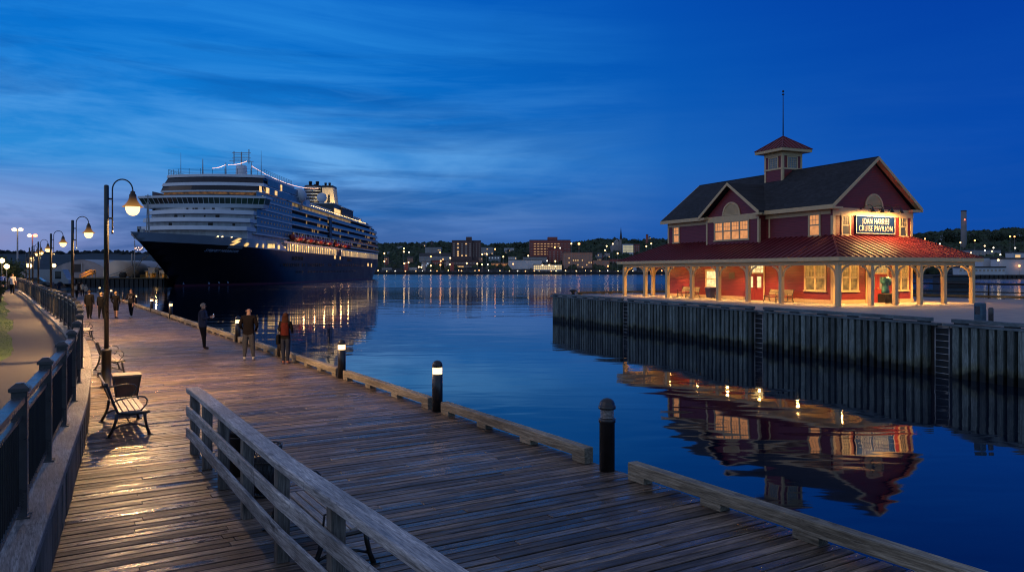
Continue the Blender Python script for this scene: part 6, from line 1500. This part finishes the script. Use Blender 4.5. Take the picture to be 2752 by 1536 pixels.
# church
ch = thing('church', 'pale stone church with a tall dark spire above the town', 'church', (xat(1660,1620),1620,zat(690,1620)))
Yc = 1620; sc = Yc/F
mb = MB(); mb.box(-16*sc,10*sc,0,22,-8,30*sc); mb.prism([(-15*sc,-.1,30*sc),(11*sc,-.1,30*sc),(-1*sc,-.1,50*sc-2)], (0,22,0)); mb.build('nave', M['stone'], ch)
mb = MB(); mb.box(4.5*sc,10*sc,-2,5,-8,47*sc); mb.build('tower', M['stone'], ch)
mb = MB(); q = 3.4*sc; cxx = 9*sc; mb.add([(cxx-q,-1,46*sc),(cxx+q,-1,46*sc),(cxx+q,2*q-1,46*sc),(cxx-q,2*q-1,46*sc),(cxx,q-1,81*sc)], [(0,1,4),(1,2,4),(2,3,4),(3,0,4),(0,3,2,1)]); mb.build('spire', M['spire'], ch)
mb = MB(); mb.box(-5*sc,2*sc,-.2,-.1,32*sc,38*sc); mb.build('window', M['windim'], ch)
mb = MB(); mb.box(-30*sc,-16*sc,2,18,-8,14*sc); mb.build('side_hall', M['stone'], ch)
def chimney(u, vt, vb, Y, w, lab, mat, beacon=None):
    c = thing('chimney_stack', lab, 'chimney', (xat(u,Y),Y,zat(vb,Y))); h = zat(vt,Y)-zat(vb,Y); mb = MB(); mb.lathe([(w*.53,-20),(w*.47,h)], 16); mb.build('stack', M[mat], c); mb = MB(); mb.lathe([(w*.49,h),(w*.51,h+.2),(w*.51,h+.8),(w*.4,h+.9)], 16); mb.build('rim', M['flatroof'], c)
    if beacon: mb = MB(); mb.lathe([(.05,-.4),(.5,0),(.05,.4)], 8, (-w*.1,-w*.55,zat(beacon,Y)-zat(vb,Y))); mb.build('beacon', M['lampred'], c)
chimney(2590, 568, 655, 690, 4.7, 'tall free-standing chimney stack on the right skyline', 'stackgrey', 590); chimney(1739, 630.5, 645, 1800, 6, 'short brick chimney on the far skyline right of the church', 'brick'); chimney(1160.5, 649.5, 662, 1850, 4, 'small chimney on the skyline left of the hotel', 'brickdark')
M_ = 0
# houses scattered on the hillside
rg = random.Random(11)
hs = [(1045,688,'pale house among trees near the ship stern'),(1070,674,'pale house high on the wooded slope, left'),(1077,672,'pale gabled house on the slope beside another'),(1124,671,'white gabled house left of the grey flats'),(1128,676,'white house row left of the grey flats'),(1060,683,'small house with lit windows on the slope'),(1398,662,'pale house on the wooded rise left of the hospital'),(1411,668,'grey house left of the hospital'),(1588,673,'white house on the slope left of the church'),(1609,675,'blue-white gabled house left of the church'),(1600,683,'small pale house below the gabled ones'),(1746,648,'pale house right of the far chimney'),(1756,651,'pale house near the porch eave on the skyline'),(1765,653,'low pale house at the porch eave'),(2537,640,'pale house left of the tall chimney'),(2545,638,'white gabled house left of the tall chimney'),(2568,640,'narrow white house touching the tall chimney'),(2573,645,'small white house at the foot of the tall chimney'),(2615,637,'pale house right of the tall chimney'),(2740,637,'pale house at the right edge of the skyline'),(2748,655,'pale house at the right edge, lower')]
for u, v, lab in hs:
    Y = slope_at(v)[0]-22 if u < 2000 else 760; k = Y/F; w = (9 if u < 2000 else 11)*k*.9; x = xat(u,Y); z = zat(v,Y)+(6 if u < 2000 else 1)
    o = thing('hillside_house', lab, 'house', (x,Y,z), 0, 'pale houses on the far hillside'); mb = MB(); mb.box(-w/2,w/2,0,w*.8,-14,w*.45); mb.build('wall', M['whitewall'], o); mb = MB(); mb.prism([(-w/2-.3,-.3,w*.45),(w/2+.3,-.3,w*.45),(0,-.3,w*.85)], (0,w*.85,0)); mb.build('roof', M['flatroof'], o)
    for dx in (-.25,.2): mb = MB(); mb.box(w*dx-w*.08,w*dx+w*.08,-.12,-.02,w*.12,w*.32); mb.build('window', M['winlit'] if rg.random() < .35 else M['windim'], o)
r2 = random.Random(23)
for k in range(46):
    u = r2.uniform(1008,1790); v = r2.uniform(672,721); Y = slope_at(v)[0]-22; 
    if 1210 < u < 1296 and v < 700 or 1424 < u < 1535 and v < 695 or 1364 < u < 1512 and v > 695 or 1514 < u < 1594 and v > 676: continue
    kk = Y/F; w = r2.uniform(7,16)*kk; h = r2.uniform(5,9)*kk; x = xat(u,Y); z = zat(v,Y)+7
    o = thing('hillside_house', 'small house among the trees on the slope of the town', 'house', (x,Y,z), r2.uniform(-.3,.3), 'small houses among the trees of the town'); mt = r2.choice(['whitewall','greywall','brickbrown','brick','greywall'])
    mb = MB(); mb.box(-w/2,w/2,0,w*.7,-14,h); mb.build('wall', M[mt], o); mb = MB(); mb.prism([(-w/2-.4,-.4,h),(-w/2-.4,w*.7+.4,h),(-w/2-.4,w*.35,h+w*.25)], (w+.8,0,0)); mb.build('roof', M['flatroof'], o)
    for q in range(3): mb = MB(); c = w*(q-1)*.3; mb.box(c-w*.07,c+w*.07,-.15,-.02,h*.35,h*.75); mb.build('window', M['winlit'] if r2.random() < .45 else M['windim'], o)
# right shore buildings
bld('white_plant', 2641, 2700, 693, 733, 545, 'whitewall', 'white industrial building with a wall lamp on the right far shore', 0)
bld('white_plant', 2690, 2765, 696, 734, 530, 'whitewall', 'white industrial hall at the right edge, lit by a pinkish lamp', 0)
bld('white_plant', 2722, 2775, 679, 697, 560, 'whitewall', 'upper white block at the right edge above the hall', 2, 1, .5)
bld('long_shed', 2577, 2702, 719, 733.5, 525, 'whitewall', 'long low white shed on the right far quay', 12, 1, .0, depth=8)
bld('grey_depot', 2612, 2690, 671.5, 690, 620, 'greywall', 'dim grey depot on the slope below the right woods', 8, 1, .05)
for u, v, w, h, lab in ((2650,713,8,5,'rust brown loading door in the white building'),):
    pass
mb = MB(); mb.prism([(285,521,-7),(700,521,-7),(760,600,-7),(760,950,-7),(300,950,-7),(250,640,-7)], (0,0,7.9)); tag(mb.build('right_shore', M['asphalt']), 'far quay ground on the right', kind='structure')
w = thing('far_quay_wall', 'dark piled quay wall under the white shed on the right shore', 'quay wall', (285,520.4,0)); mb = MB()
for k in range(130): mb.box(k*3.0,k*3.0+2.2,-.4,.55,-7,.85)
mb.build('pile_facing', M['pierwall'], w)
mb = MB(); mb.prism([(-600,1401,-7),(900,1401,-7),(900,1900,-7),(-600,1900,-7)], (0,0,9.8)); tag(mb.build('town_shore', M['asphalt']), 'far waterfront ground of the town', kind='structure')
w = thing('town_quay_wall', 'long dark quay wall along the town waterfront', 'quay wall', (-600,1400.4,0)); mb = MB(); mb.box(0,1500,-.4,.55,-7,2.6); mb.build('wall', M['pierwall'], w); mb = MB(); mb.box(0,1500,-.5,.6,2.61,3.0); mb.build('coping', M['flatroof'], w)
# workboat and floating dock beyond the quay
wbt = thing('work_boat', 'dark blue workboat with a square wheelhouse seen through the porch posts', 'boat', (xat(2560,84),84,ZW)); M['boatblue'] = mk('boat_blue', (.025,.04,.06), .4, var=.3)
mb = MB(); st = [(-4.2,.1,2.3),(-3.2,1.1,2.1),(-1.5,1.6,1.8),(2.5,1.6,1.6),(4.0,1.4,1.6)]; vs = []
for x, w, zt in st: vs += [(x,-w,zt),(x,-w*.7,-.4),(x,w*.7,-.4),(x,w,zt)]
mb.add(vs, [(4*i+j,4*i+j+1,4*i+5+j,4*i+4+j) for i in range(4) for j in range(3)] + [(4*i,4*i+4,4*i+7,4*i+3) for i in range(4)] + [(0,3,2,1),(16,17,18,19)]); mb.build('hull', M['boatblue'], wbt)
mb = MB(); mb.bbox(-1.6,1.6,-1.1,1.1,1.6,4.2,.1); mb.build('wheelhouse', M['boatblue'], wbt)
mb = MB(); mb.box(-1.3,1.3,-1.13,-1.105,2.9,3.7); mb.build('window', M['shipglass'], wbt); mb = MB(); mb.box(-1.9,1.9,-1.3,1.3,4.2,4.32); mb.build('roof', M['flatroof'], wbt); mb = MB(); mb.tube([(0,0,4.32),(0,0,6.2)], .05, 6); mb.build('mast', M['steel'], wbt)
fd = thing('floating_dock', 'long dark floating dock on the water behind the pavilion', 'dock', (48,82,ZW)); mb = MB(); mb.bbox(-14,30,-1.5,1.5,-.5,.55,.05); mb.build('deck', M['railpost'], fd)
for x in (-12,-2,8,18,28): mb = MB(); mb.tube([(x,1.6,-5),(x,1.6,2.6)], .18, 8); mb.build('pile', M['bark'], fd)
# street and quay lamps of the town: each one its own small lamp
lamps = [('y',1033,680.5,'beside the pale house near the ship stern'),('y',1085.5,667.5,'upper one of two on the wooded slope'),('y',1085.5,676,'lower one of two on the wooded slope'),('w',1099,677.5,'on the slope right of the pair'),('y',1033,702,'low on the wooded slope near the ship stern'),('y',1098,705,'upper left of the grey warehouse'),('y',1086.5,707.5,'left of the grey warehouse, lower'),('o',1158,689,'at the left end of the grey warehouse roof'),('o',1183,678,'above the grey warehouse, below the grey flats'),('o',1184.5,701,'upper of two in front of the brick shops'),('o',1183.5,711.5,'lower of two in front of the brick shops'),('y',1210,693,'at the left foot of the hotel'),('y',1125.5,717,'left of two at the foot of the warehouse'),('y',1132.5,717.5,'right of two at the foot of the warehouse'),('y',1158,713.5,'at the right end of the bluish lit front'),('y',1209,710,'left end of the dark block'),('y',1254.5,707,'in front of the dark block'),('y',1282.5,708.5,'right end of the dark block'),('y',1295.5,710.5,'left of the bright one at the timber hall'),('w',1311,710,'bright one left of the orange timber hall'),('y',1296,683,'left of two right of the hotel'),('y',1308,682,'right of two right of the hotel'),('o',1330.5,669,'on the slope right of the low grey flats'),('y',1352.5,689.5,'right of the bluish lit row'),('o',1379,709,'on the left end of the white hall'),('y',1419.5,687,'on a mast above the white hall'),('w',1470.5,700.5,'right end of the white hall'),('y',1492.5,701.5,'in front of the brick wing'),('w',1505.5,666,'pinkish white at the hospital corner'),('y',1535.5,654.5,'right of the hospital roof'),('O',1556,655,'largest and most orange on the wooded ridge'),('y',1630.5,661,'yellow on the ridge left of the church'),('y',1647,655,'high left of the church gable'),('y',1660,680.5,'in front of the church'),('o',1634,714.5,'right end of the tan brick hall'),('y',1750,654.5,'on the skyline near the porch eave'),('y',1737,661.5,'below the far chimney'),('y',1626,672,'by the pale gabled houses'),('o',1491,665,'on the hospital facade'),('y',1458,712,'over the terminal, left'),('y',1476,712,'over the terminal, middle'),('y',1493,715,'over the terminal, right')]
cn = {'y':('yellow','lampyel'),'o':('orange','lampwarm'),'O':('orange','lampwarm'),'w':('white','lampwhite')}
for c, u, v, wh in lamps:
    post_lamp(u, v, 1415 if v > 700 else 1425, M[cn[c][1]], 2.0 if c == 'O' else (1.3 if c in 'oy' else 1.1), f'{cn[c][0]} lamp on the far shore {wh}', 'lamps of the town across the water', 2.9)
for c, u, v, wh in [('o',2486,641.5,'right of the pavilion eave'),('w',2526,655,'white one left of the tall chimney'),('y',2581,651.5,'at the foot of the tall chimney'),('o',2620,646,'right of the tall chimney'),('y',2646.5,660.5,'on the slope above the white building'),('w',2647,673,'below the slope lamp'),('y',2609.5,679,'above the long shed, left'),('w',2670,665.5,'pinkish one on the right slope'),('o',2714.5,635,'left of two on the right skyline'),('o',2726.5,635.5,'right of two on the right skyline'),('w',2688.5,684,'on the roof of the white building'),('y',2683,698.5,'brightest, on the white building wall'),('o',2739.5,714,'pinkish orange on the right edge hall'),('w',2728,666,'pinkish white at the right edge of the slope'),('y',2666,675,'small one above the white building')]:
    post_lamp(u, v, 528 if v > 690 else 560, M[cn[c][1]], .5 if v < 690 else .7, f'{cn[c][0]} lamp on the right shore, {wh}', 'lamps of the right shore', .9)
# parked cars along the town quay
pc0 = None
for k in range(60):
    u = 1030+k*12.2+rg.uniform(-4,4); Y = 1404+rg.uniform(0,12); 
    if u > 1790: break
    loc = (xat(u,Y),Y,2.804)
    if pc0 is None: pc0 = vehicle(loc, 0, 'car parked in the long row on the town quay', 'parked_car', M['van'], 4.5, 1.8, 1.5, False, 'cars parked along the town quay')
    else: dup(pc0, loc, rg.choice((0,math.pi)))

r3 = random.Random(41)
for k in range(34):
    u = 1018+k*23+r3.uniform(-8,8); Y = 1407
    post_lamp(u, 727.5+r3.uniform(-1.5,1), Y, M[r3.choice(['lampwhite','lampyel','lampyel','lampwarm'])], r3.uniform(.55,.95), 'small low light in the row along the town quay', 'small lights along the town quay', 2.9, 'quay light', 'quay_light')
# ============================================================ people
M['skin'] = mk('skin', (.42,.25,.18), .55, var=.08, scale=12); M['skinlegs'] = M['skin']
def cloth(n, c): M[n] = mk(n, c, .9, var=.25, scale=14, bump=.004); M[n].node_tree.nodes['Principled BSDF'].inputs['Specular IOR Level'].default_value = .15
for n, c in (('navy_sweater',(.020,.028,.060)),('black_cloth',(.006,.006,.008)),('dark_brown_jacket',(.009,.007,.008)),('grey_jeans',(.05,.055,.07)),('indigo_jeans',(.022,.028,.05)),('white_shoe',(.55,.53,.50)),('dark_shoe',(.03,.02,.02)),('pink_shoe',(.45,.18,.12)),
             ('white_shirt',(.50,.47,.47)),('blue_shirt',(.05,.10,.35)),('beige_cloth',(.38,.32,.26)),('dark_blue_coat',(.02,.022,.045)),('hair_grey',(.20,.18,.17)),('hair_auburn',(.045,.017,.010)),('hair_brown',(.045,.028,.02)),('hair_blonde',(.42,.27,.13)),('rust_quilt',(.075,.012,.009)),('eye',(.01,.01,.012)),('lip',(.25,.09,.08)),('charcoal_hoodie',(.022,.018,.020))): cloth(n, c)
M['skinbald'] = mk('balding_scalp', (.34,.18,.11), .45, var=.3, scale=20)
def person(label, loc, rz, H, top, legs, shoe, hair, hairmat, larm=None, rarm=None, lleg=(0,0), rleg=(0,0), bulk=1.0, turn=0.0, bare=False, group=None, lean=0.0, sit=None, long_coat=False, sleeves=True, hips=1.0, flat=.26):
    """one continuous skinned body; local +y is forward, arms as (elbow, wrist) offsets from the shoulder in metres at 1.75 m"""
    P = thing('person', label, 'person', loc, rz, group); k = H/1.75
    bm_ = bmesh.new(); sk = bm_.verts.layers.skin.verify(); V = {}; bones = []
    def v(name, p, r, root=False):
        q = bm_.verts.new((p[0]*k, p[1]*k, p[2]*k)); q[sk].radius = (r*k, r*k); q[sk].use_root = root; V[name] = (q, Vector(p)*k); return q
    def e(a, b, lab): bm_.edges.new((V[a][0], V[b][0])); bones.append((V[a][1], V[b][1], lab))
    ly = lambda z: math.sin(lean)*(z-.93); lz = lambda z: .93+math.cos(lean)*(z-.93)
    v('pelvis', (0,0,.94), .155*bulk*hips, True); v('waist', (0,ly(1.10),lz(1.10)), .148*bulk); v('chest', (0,ly(1.28),lz(1.28)), .165*bulk); v('upper', (0,ly(1.40),lz(1.40)), .135*bulk)
    v('neck', (0,ly(1.49)+.01,lz(1.49)), .058); v('jaw', (0,ly(1.55)+.022,lz(1.555)), .064); v('head', (0,ly(1.63)+.022,lz(1.635)), .088); v('crownp', (0,ly(1.69)+.012,lz(1.70)), .062)
    e('pelvis','waist','top'); e('waist','chest','top'); e('chest','upper','top'); e('upper','neck','top2'); e('neck','jaw','skin'); e('jaw','head','skin'); e('head','crownp','scalp')
    sh = {}
    for s, nm, arm in ((-1,'L',larm),(1,'R',rarm)):
        a = arm or ((s*.05,-.02,-.29),(s*.06,.05,-.53))
        S0 = Vector((s*.172*(.6+.4*bulk),ly(1.415),lz(1.415))); sh[nm] = S0
        v('sh'+nm, S0, .070*bulk); v('el'+nm, S0+Vector(a[0]), .050*bulk); v('wr'+nm, S0+Vector(a[1]), .033)
        d = (Vector(a[1])-Vector(a[0])).normalized(); hp = S0+Vector(a[1])+d*.075; v('pa'+nm, hp, .036)
        e('upper','sh'+nm,'top'); e('sh'+nm,'el'+nm,'top'); e('el'+nm,'wr'+nm,'top' if sleeves else 'skin'); e('wr'+nm,'pa'+nm,'skin')
        sd = d.cross(Vector((0,1,.3))).normalized(); fw = d.cross(sd)
        for i, (o, ln) in enumerate(((-.027,.068),(-.009,.080),(.009,.076),(.027,.060))):
            b0 = hp + sd*o + d*.01; b1 = b0 + d*(.04+ln*.4) - fw*.006; b2 = b1 + d*ln*.45 - fw*.020
            for j, (q, r) in enumerate(((b0,.011),(b1,.010),(b2,.008))): v(f'f{nm}{i}{j}', q, r, j == 0)
            e(f'f{nm}{i}0', f'f{nm}{i}1', 'skin'); e(f'f{nm}{i}1', f'f{nm}{i}2', 'skin')
        b0 = hp - d*.03 + sd*s*.02; b1 = b0 + sd*s*.035 + d*.03; b2 = b1 + d*.035
        for j, (q, r) in enumerate(((b0,.013),(b1,.012),(b2,.009))): v(f't{nm}{j}', q, r, j == 0)
        e(f't{nm}0', f't{nm}1', 'skin'); e(f't{nm}1', f't{nm}2', 'skin')
    for s, nm, (fy, sx) in ((-1,'L',lleg),(1,'R',rleg)):
        if sit:
            kn = Vector((s*.12,.34+fy,.80)); an = Vector((s*.10,.22+fy*1.8,.42+fy*.5))
        else:
            kn = Vector((s*(.10+sx*.5),fy*.45+.015,.50)); an = Vector((s*(.105+sx),fy,.095 if fy >= -.05 else .13))
        v('hip'+nm, (s*.088*hips,0,.86), .104*bulk); v('kn'+nm, kn, .076*bulk); v('an'+nm, an, .052 if not bare else .042)
        v('hl'+nm, an+Vector((0,-.015,-.052)), .043); v('to'+nm, an+Vector((s*.02,.165,-.063)), .030)
        e('pelvis','hip'+nm,'top' if long_coat else 'legs'); e('hip'+nm,'kn'+nm,'legs'); e('kn'+nm,'an'+nm,'legs2' if bare else 'legs'); e('an'+nm,'hl'+nm,'shoe'); e('hl'+nm,'to'+nm,'shoe')
    me = bpy.data.meshes.new('body'); bm_.to_mesh(me); bm_.free()
    o = bpy.data.objects.new('body', me); C.objects.link(o)
    o.modifiers.new('s','SKIN').use_smooth_shade = True; ss = o.modifiers.new('d','SUBSURF'); ss.levels = 2; ss.render_levels = 2
    m2 = bpy.data.meshes.new_from_object(o.evaluated_get(bpy.context.evaluated_depsgraph_get())); C.objects.unlink(o); bpy.data.objects.remove(o)
    slots = ['top','top2','legs','legs2','shoe','skin','scalp']; mm = {'top':top,'top2':top,'legs':legs,'legs2':'skin','shoe':shoe,'skin':'skin','scalp':'skinbald' if hair == 'bald' else 'skin'}
    m2.materials.clear()
    for s in slots: m2.materials.append(M[mm[s]])
    def near(p):
        best = (9, '')
        for a, b, lab in bones:
            ab = b-a; t = max(0, min(1, (p-a).dot(ab)/max(1e-9, ab.length_squared))); d = (p-a-ab*t).length
            if d < best[0]: best = (d, lab)
        return best[1]
    for vt in m2.vertices:     # flatten the trunk front to back
        z = vt.co.z/k
        if .80 < z < 1.50 and abs(vt.co.x) < .21*k and lean < .3:
            w = min(1, (z-.80)/.1, (1.50-z)/.08); vt.co.y *= 1-flat*max(0,w)
    for p in m2.polygons:
        lab = near(p.center); z = p.center.z/k
        if lab == 'legs' and z > (.52 if long_coat else .86) and not sit: lab = 'top'
        p.material_index = slots.index(lab)
    body = link(bpy.data.objects.new('body', m2), P)
    hc = V['head'][1]; hx, hy, hz = hc
    # face: nose, eyes, mouth, ears in the head's own turned frame
    fo = link(bpy.data.objects.new('face', None), P, (hx,hy,hz), turn)
    mb = MB(); mb.tube([(0,.078*k,.012*k),(0,.098*k,-.018*k),(0,.086*k,-.030*k)], [.008*k,.014*k,.010*k], 6); mb.build('nose', M['skin'], fo)
    for s in (-1,1):
        mb = MB(); mb.lathe([(.002,-.006*k),(.011*k,-.003*k),(.011*k,.003*k),(.002,.006*k)], 8, (s*.031*k,.083*k,.018*k)); mb.build('eye', M['eye'], fo)
        mb = MB(); mb.lathe([(.003,-.032*k),(.016*k,-.015*k),(.020*k,.012*k),(.004,.030*k)], 8, (s*.092*k,-.005*k,-.008*k), sx=.55, sy=1.2); mb.build('ear', M['skin'], fo)
    mb = MB(); mb.tube([(-.024*k,.076*k,-.058*k),(0,.084*k,-.060*k),(.024*k,.076*k,-.058*k)], [.004*k,.008*k,.004*k], 6); mb.build('mouth', M['lip'], fo)
    if hair != 'bald':
        mb = MB(); vs = []; rows, cols = 9, 18
        for j in range(rows+1):
            for i in range(cols):
                a = 2*math.pi*i/cols; front = max(0, math.sin(a))
                low = {'short':1.95,'long':2.15,'bob':2.35}[hair] - front*(.95 if hair != 'bob' else 1.15); ph = low*j/rows
                rr = .103*k*(1+rnd.uniform(-.02,.02)); vs.append((rr*math.sin(ph)*math.cos(a), rr*1.08*math.sin(ph)*math.sin(a)-.008*k, .012*k + rr*math.cos(ph)*1.05))
        mb.add(vs, [(j*cols+i,j*cols+(i+1)%cols,(j+1)*cols+(i+1)%cols,(j+1)*cols+i) for j in range(rows) for i in range(cols)], 0, True)
        if hair == 'long':
            vs = []; rows = 9; cols = 13
            for j in range(rows+1):
                f = j/rows; z = .02*k - f*.40*k; w = (.100+.035*math.sin(f*2.6))*k*(1-.45*f*f)
                for i in range(cols):
                    a = math.pi*(1.0+i/(cols-1)); vs.append((w*math.cos(a)*1.02, (.085+.02*f)*k*math.sin(a)*1.0 - (.02+.015*f)*k, z + rnd.uniform(-.004,.004)))
            mb.add(vs, [(j*cols+i,j*cols+i+1,(j+1)*cols+i+1,(j+1)*cols+i) for j in range(rows) for i in range(cols-1)], 0, True)
            mb.add([vs[rows*cols+i] for i in range(cols)], [tuple(range(cols))])
        mb.build('hair', M[hairmat], fo)
    return P, V, k
def gp(u, v, z=0.0):
    Y = F*(HC-z)/(v-VH); return (xat(u,Y), Y, z+.004)
hold = ((.05,.10,-.27),(-.03,.33,-.20))
pm1, V1, k1 = person('man in a navy sweater holding a glowing phone, standing sideways at the kerb', gp(545,937), R(-82), 1.72, 'navy_sweater','black_cloth','dark_shoe','short','hair_grey', larm=((-.06,.05,-.28),(.03,.26,-.22)), rarm=((.05,.08,-.28),(-.02,.30,-.20)), lleg=(.02,.0), rleg=(.10,.03), bulk=1.24, flat=.05)
w = pm1.matrix_basis if False else Matrix.Translation(pm1.location) @ Matrix.Rotation(R(-82),4,'Z')
hp = w @ (V1['paR'][1]+Vector((-.05,.055,.035)))
ph = thing('phone', 'glowing phone in the hands of the man in the navy sweater', 'phone', hp, R(-82))
mb = MB(); mb.bbox(-.040,.040,-.006,.006,-.075,.075,.004); mb.build('case', M['phonecase'] if 'phonecase' in M else mk('phone_case', (.03,.06,.14), .4), ph)
mb = MB(); mb.box(-.036,.036,-.0095,-.0065,-.069,.069); mb.build('screen', emit('phone_screen', (.35,.6,1.0), 5), ph)
pm2, V2, k2 = person('balding man in a dark jacket and grey jeans seen from behind at the kerb', gp(668,967), R(4), 1.73, 'dark_brown_jacket','grey_jeans','white_shoe','bald','hair_grey', larm=((-.10,-.03,-.27),(-.02,.18,-.42)), rarm=((.10,-.03,-.27),(.02,.18,-.42)), lleg=(.0,.03), rleg=(.0,.05), bulk=1.22)
pm3, V3, k3 = person('long-haired woman in a black jacket with a rust quilted back, seen from behind', gp(767,977), R(-6), 1.60, 'black_cloth','indigo_jeans','pink_shoe','long','hair_auburn', larm=((-.05,.02,-.27),(.02,.20,-.35)), rarm=((.06,.02,-.27),(.0,.22,-.33)), lleg=(.0,-.03), rleg=(.02,-.03), bulk=1.0, hips=1.05)
mb = MB(); vs = []; kk = k3
for j in range(11):
    z = (.98+.045*j)*kk
    for i in range(9):
        a = math.pi*(1.14+.72*i/8); rr = (.172 if j < 9 else .16)*kk*(1+.012*math.cos(j*math.pi)); vs.append((rr*math.cos(a)*.92, rr*math.sin(a)*.80-.004, z))
mb.add(vs, [(j*9+i,j*9+i+1,(j+1)*9+i+1,(j+1)*9+i) for j in range(10) for i in range(8)], 0, True); mb.build('quilted_back', M['rust_quilt'], pm3)
x, y, z = pm3.location; hb = thing('shoulder_bag', 'dark shoulder bag hanging at the left hip of the long-haired woman', 'bag', (x-.21,y,z+.62), R(-6))
mb = MB(); mb.bbox(-.05,.05,-.13,.13,0,.30,.03); mb.build('bag_body', M['black_cloth'], hb); mb = MB(); mb.tube([(0,-.10,.30),(.06,-.06,.50),(.12,.0,.72),(.06,.06,.50),(0,.10,.30)], .010, 6); mb.build('strap', M['dark_shoe'], hb)
G_ = 'people walking along the boardwalk'
person('bushy-haired walker in black, leftmost of the couple walking away past the lamp post', gp(240,857), R(8), 1.78, 'black_cloth','black_cloth','dark_shoe','bob','hair_brown', lleg=(.10,.0), rleg=(-.10,.0), bulk=1.26, group=G_)
person('fair-haired walker in black right behind the nearest lamp post', gp(272,857), R(6), 1.64, 'black_cloth','black_cloth','dark_shoe','bob','hair_blonde', lleg=(-.08,.0), rleg=(.10,.0), bulk=1.16, group=G_)
person('walker in a short black coat with bare legs right of the lamp post', gp(311.5,855), R(4), 1.68, 'black_cloth','black_cloth','dark_shoe','bob','hair_blonde', lleg=(.09,-.03), rleg=(-.04,-.03), bulk=1.05, bare=True, long_coat=True, group=G_, larm=((-.08,-.04,-.27),(-.03,.10,-.46)), rarm=((.08,-.04,-.27),(.03,.10,-.46)))
pd, Vd, kd = person('man in a dark hoodie with a white chest print walking towards the camera', gp(352.5,852), R(178), 1.80, 'charcoal_hoodie','black_cloth','white_shoe','short','hair_brown', lleg=(.12,-.02), rleg=(-.12,-.02), bulk=1.08, group=G_, rarm=((.10,.0,-.26),(.14,.20,-.33)), larm=((-.08,-.05,-.27),(-.06,.02,-.52)))
mb = MB()
for dx in (-.075,.075):
    pts = [(dx+.05*math.cos(a), .150*kd, 1.29+.045*math.sin(a)) for a in [.6+i*5.0/10 for i in range(11)]]; mb.tube(pts, .012, 5)
mb.build('chest_print', M['white_shirt'], pd)
pe, Ve, ke = person('walker with a pale backpack far along the boardwalk', gp(206,801), R(0), 1.60, 'dark_brown_jacket','black_cloth','dark_shoe','short','hair_brown', lleg=(.08,0), rleg=(-.08,0), group=G_)
x, y, z = pe.location; bp_ = thing('backpack', 'pale backpack worn by the far walker on the boardwalk', 'backpack', (x,y-.19,z+.92)); mb = MB(); mb.bbox(-.15,.15,-.09,.08,0,.42,.05); mb.build('bag_body', M['beige_cloth'], bp_); mb = MB(); mb.bbox(-.10,.10,-.13,-.09,.04,.22,.015); mb.build('pocket', M['beige_cloth'], bp_)
person('far walker in a beige top and dark trousers on the boardwalk', gp(221.5,796), R(10), 1.62, 'beige_cloth','black_cloth','dark_shoe','short','hair_brown', lleg=(-.10,0), rleg=(.10,0), group=G_, larm=((-.08,.02,-.25),(.02,.22,-.30)))
person('far walker in a pale top half hidden by the bushy-haired walker', gp(231,800), R(-10), 1.50, 'beige_cloth','grey_jeans','dark_shoe','bob','hair_grey', lleg=(-.08,0), rleg=(.08,0), group=G_)
person('small far figure in a dark blue coat left of the second street lamp', gp(159,784), R(20), 1.62, 'dark_blue_coat','dark_blue_coat','dark_shoe','bob','hair_blonde', long_coat=True, group=G_)
person('tiny dark figure at the far end of the boardwalk beyond the backpack walker', gp(213,790), R(0), 1.66, 'black_cloth','black_cloth','dark_shoe','short','hair_brown', group=G_)
q = BW(-1.75, 78, wall_z(78)-.085)
person('man in a white shirt and dark trousers walking away on the footpath', q, R(22), 1.72, 'white_shirt','black_cloth','dark_shoe','short','hair_brown', lleg=(.06,0), rleg=(-.06,0), bulk=1.1, larm=((-.07,-.02,-.28),(-.08,.04,-.52)), rarm=((.07,-.02,-.28),(.08,.04,-.52)), sleeves=False)
# cyclist
q = BW(-2.55, 82, wall_z(82)-.085); bz = R(26)
bk = thing('bicycle', 'dark bicycle ridden away along the footpath by a person in blue', 'bicycle', q, bz)
for y in (-.52,.52):
    mb = MB(); mb.tube([(0,y+.34*math.cos(a),.34+.34*math.sin(a)) for a in [i*math.pi/12 for i in range(25)]], .02, 6, cap=False)
    for i in range(8): a = i*math.pi/4; mb.tube([(0,y,.34),(0,y+.33*math.cos(a),.34+.33*math.sin(a))], .003, 3, cap=False)
    mb.build('wheel', M['picket'], bk)
mb = MB()
for a, b in (((0,-.52,.34),(0,-.08,.30)),((0,-.08,.30),(0,-.2,.86)),((0,-.52,.34),(0,-.18,.76)),((0,-.08,.30),(0,.38,.78)),((0,-.18,.76),(0,.36,.84)),((0,.52,.34),(0,.36,.92))): mb.tube([a,b], .018, 6)
mb.build('frame', M['blackmetal'], bk); mb = MB(); mb.tube([(-.27,.30,.98),(-.1,.38,.96),(.1,.38,.96),(.27,.30,.98)], .014, 6); mb.build('handlebar', M['blackmetal'], bk); mb = MB(); mb.lathe([(.02,.86),(.09,.88),(.07,.93),(.02,.94)], 10, (0,-.22,0), sy=1.5); mb.build('saddle', M['black_cloth'], bk)
person('cyclist in a blue shirt and dark shorts riding away on the footpath', BW(-2.60, 81.8, wall_z(82)+.04), bz, 1.72, 'blue_shirt','black_cloth','dark_shoe','short','hair_brown', sit=True, lean=.75, bare=True, lleg=(.0,0), rleg=(-.08,0), larm=((-.04,.16,-.26),(-.04,.28,-.42)), rarm=((.04,.16,-.26),(.04,.28,-.42)))
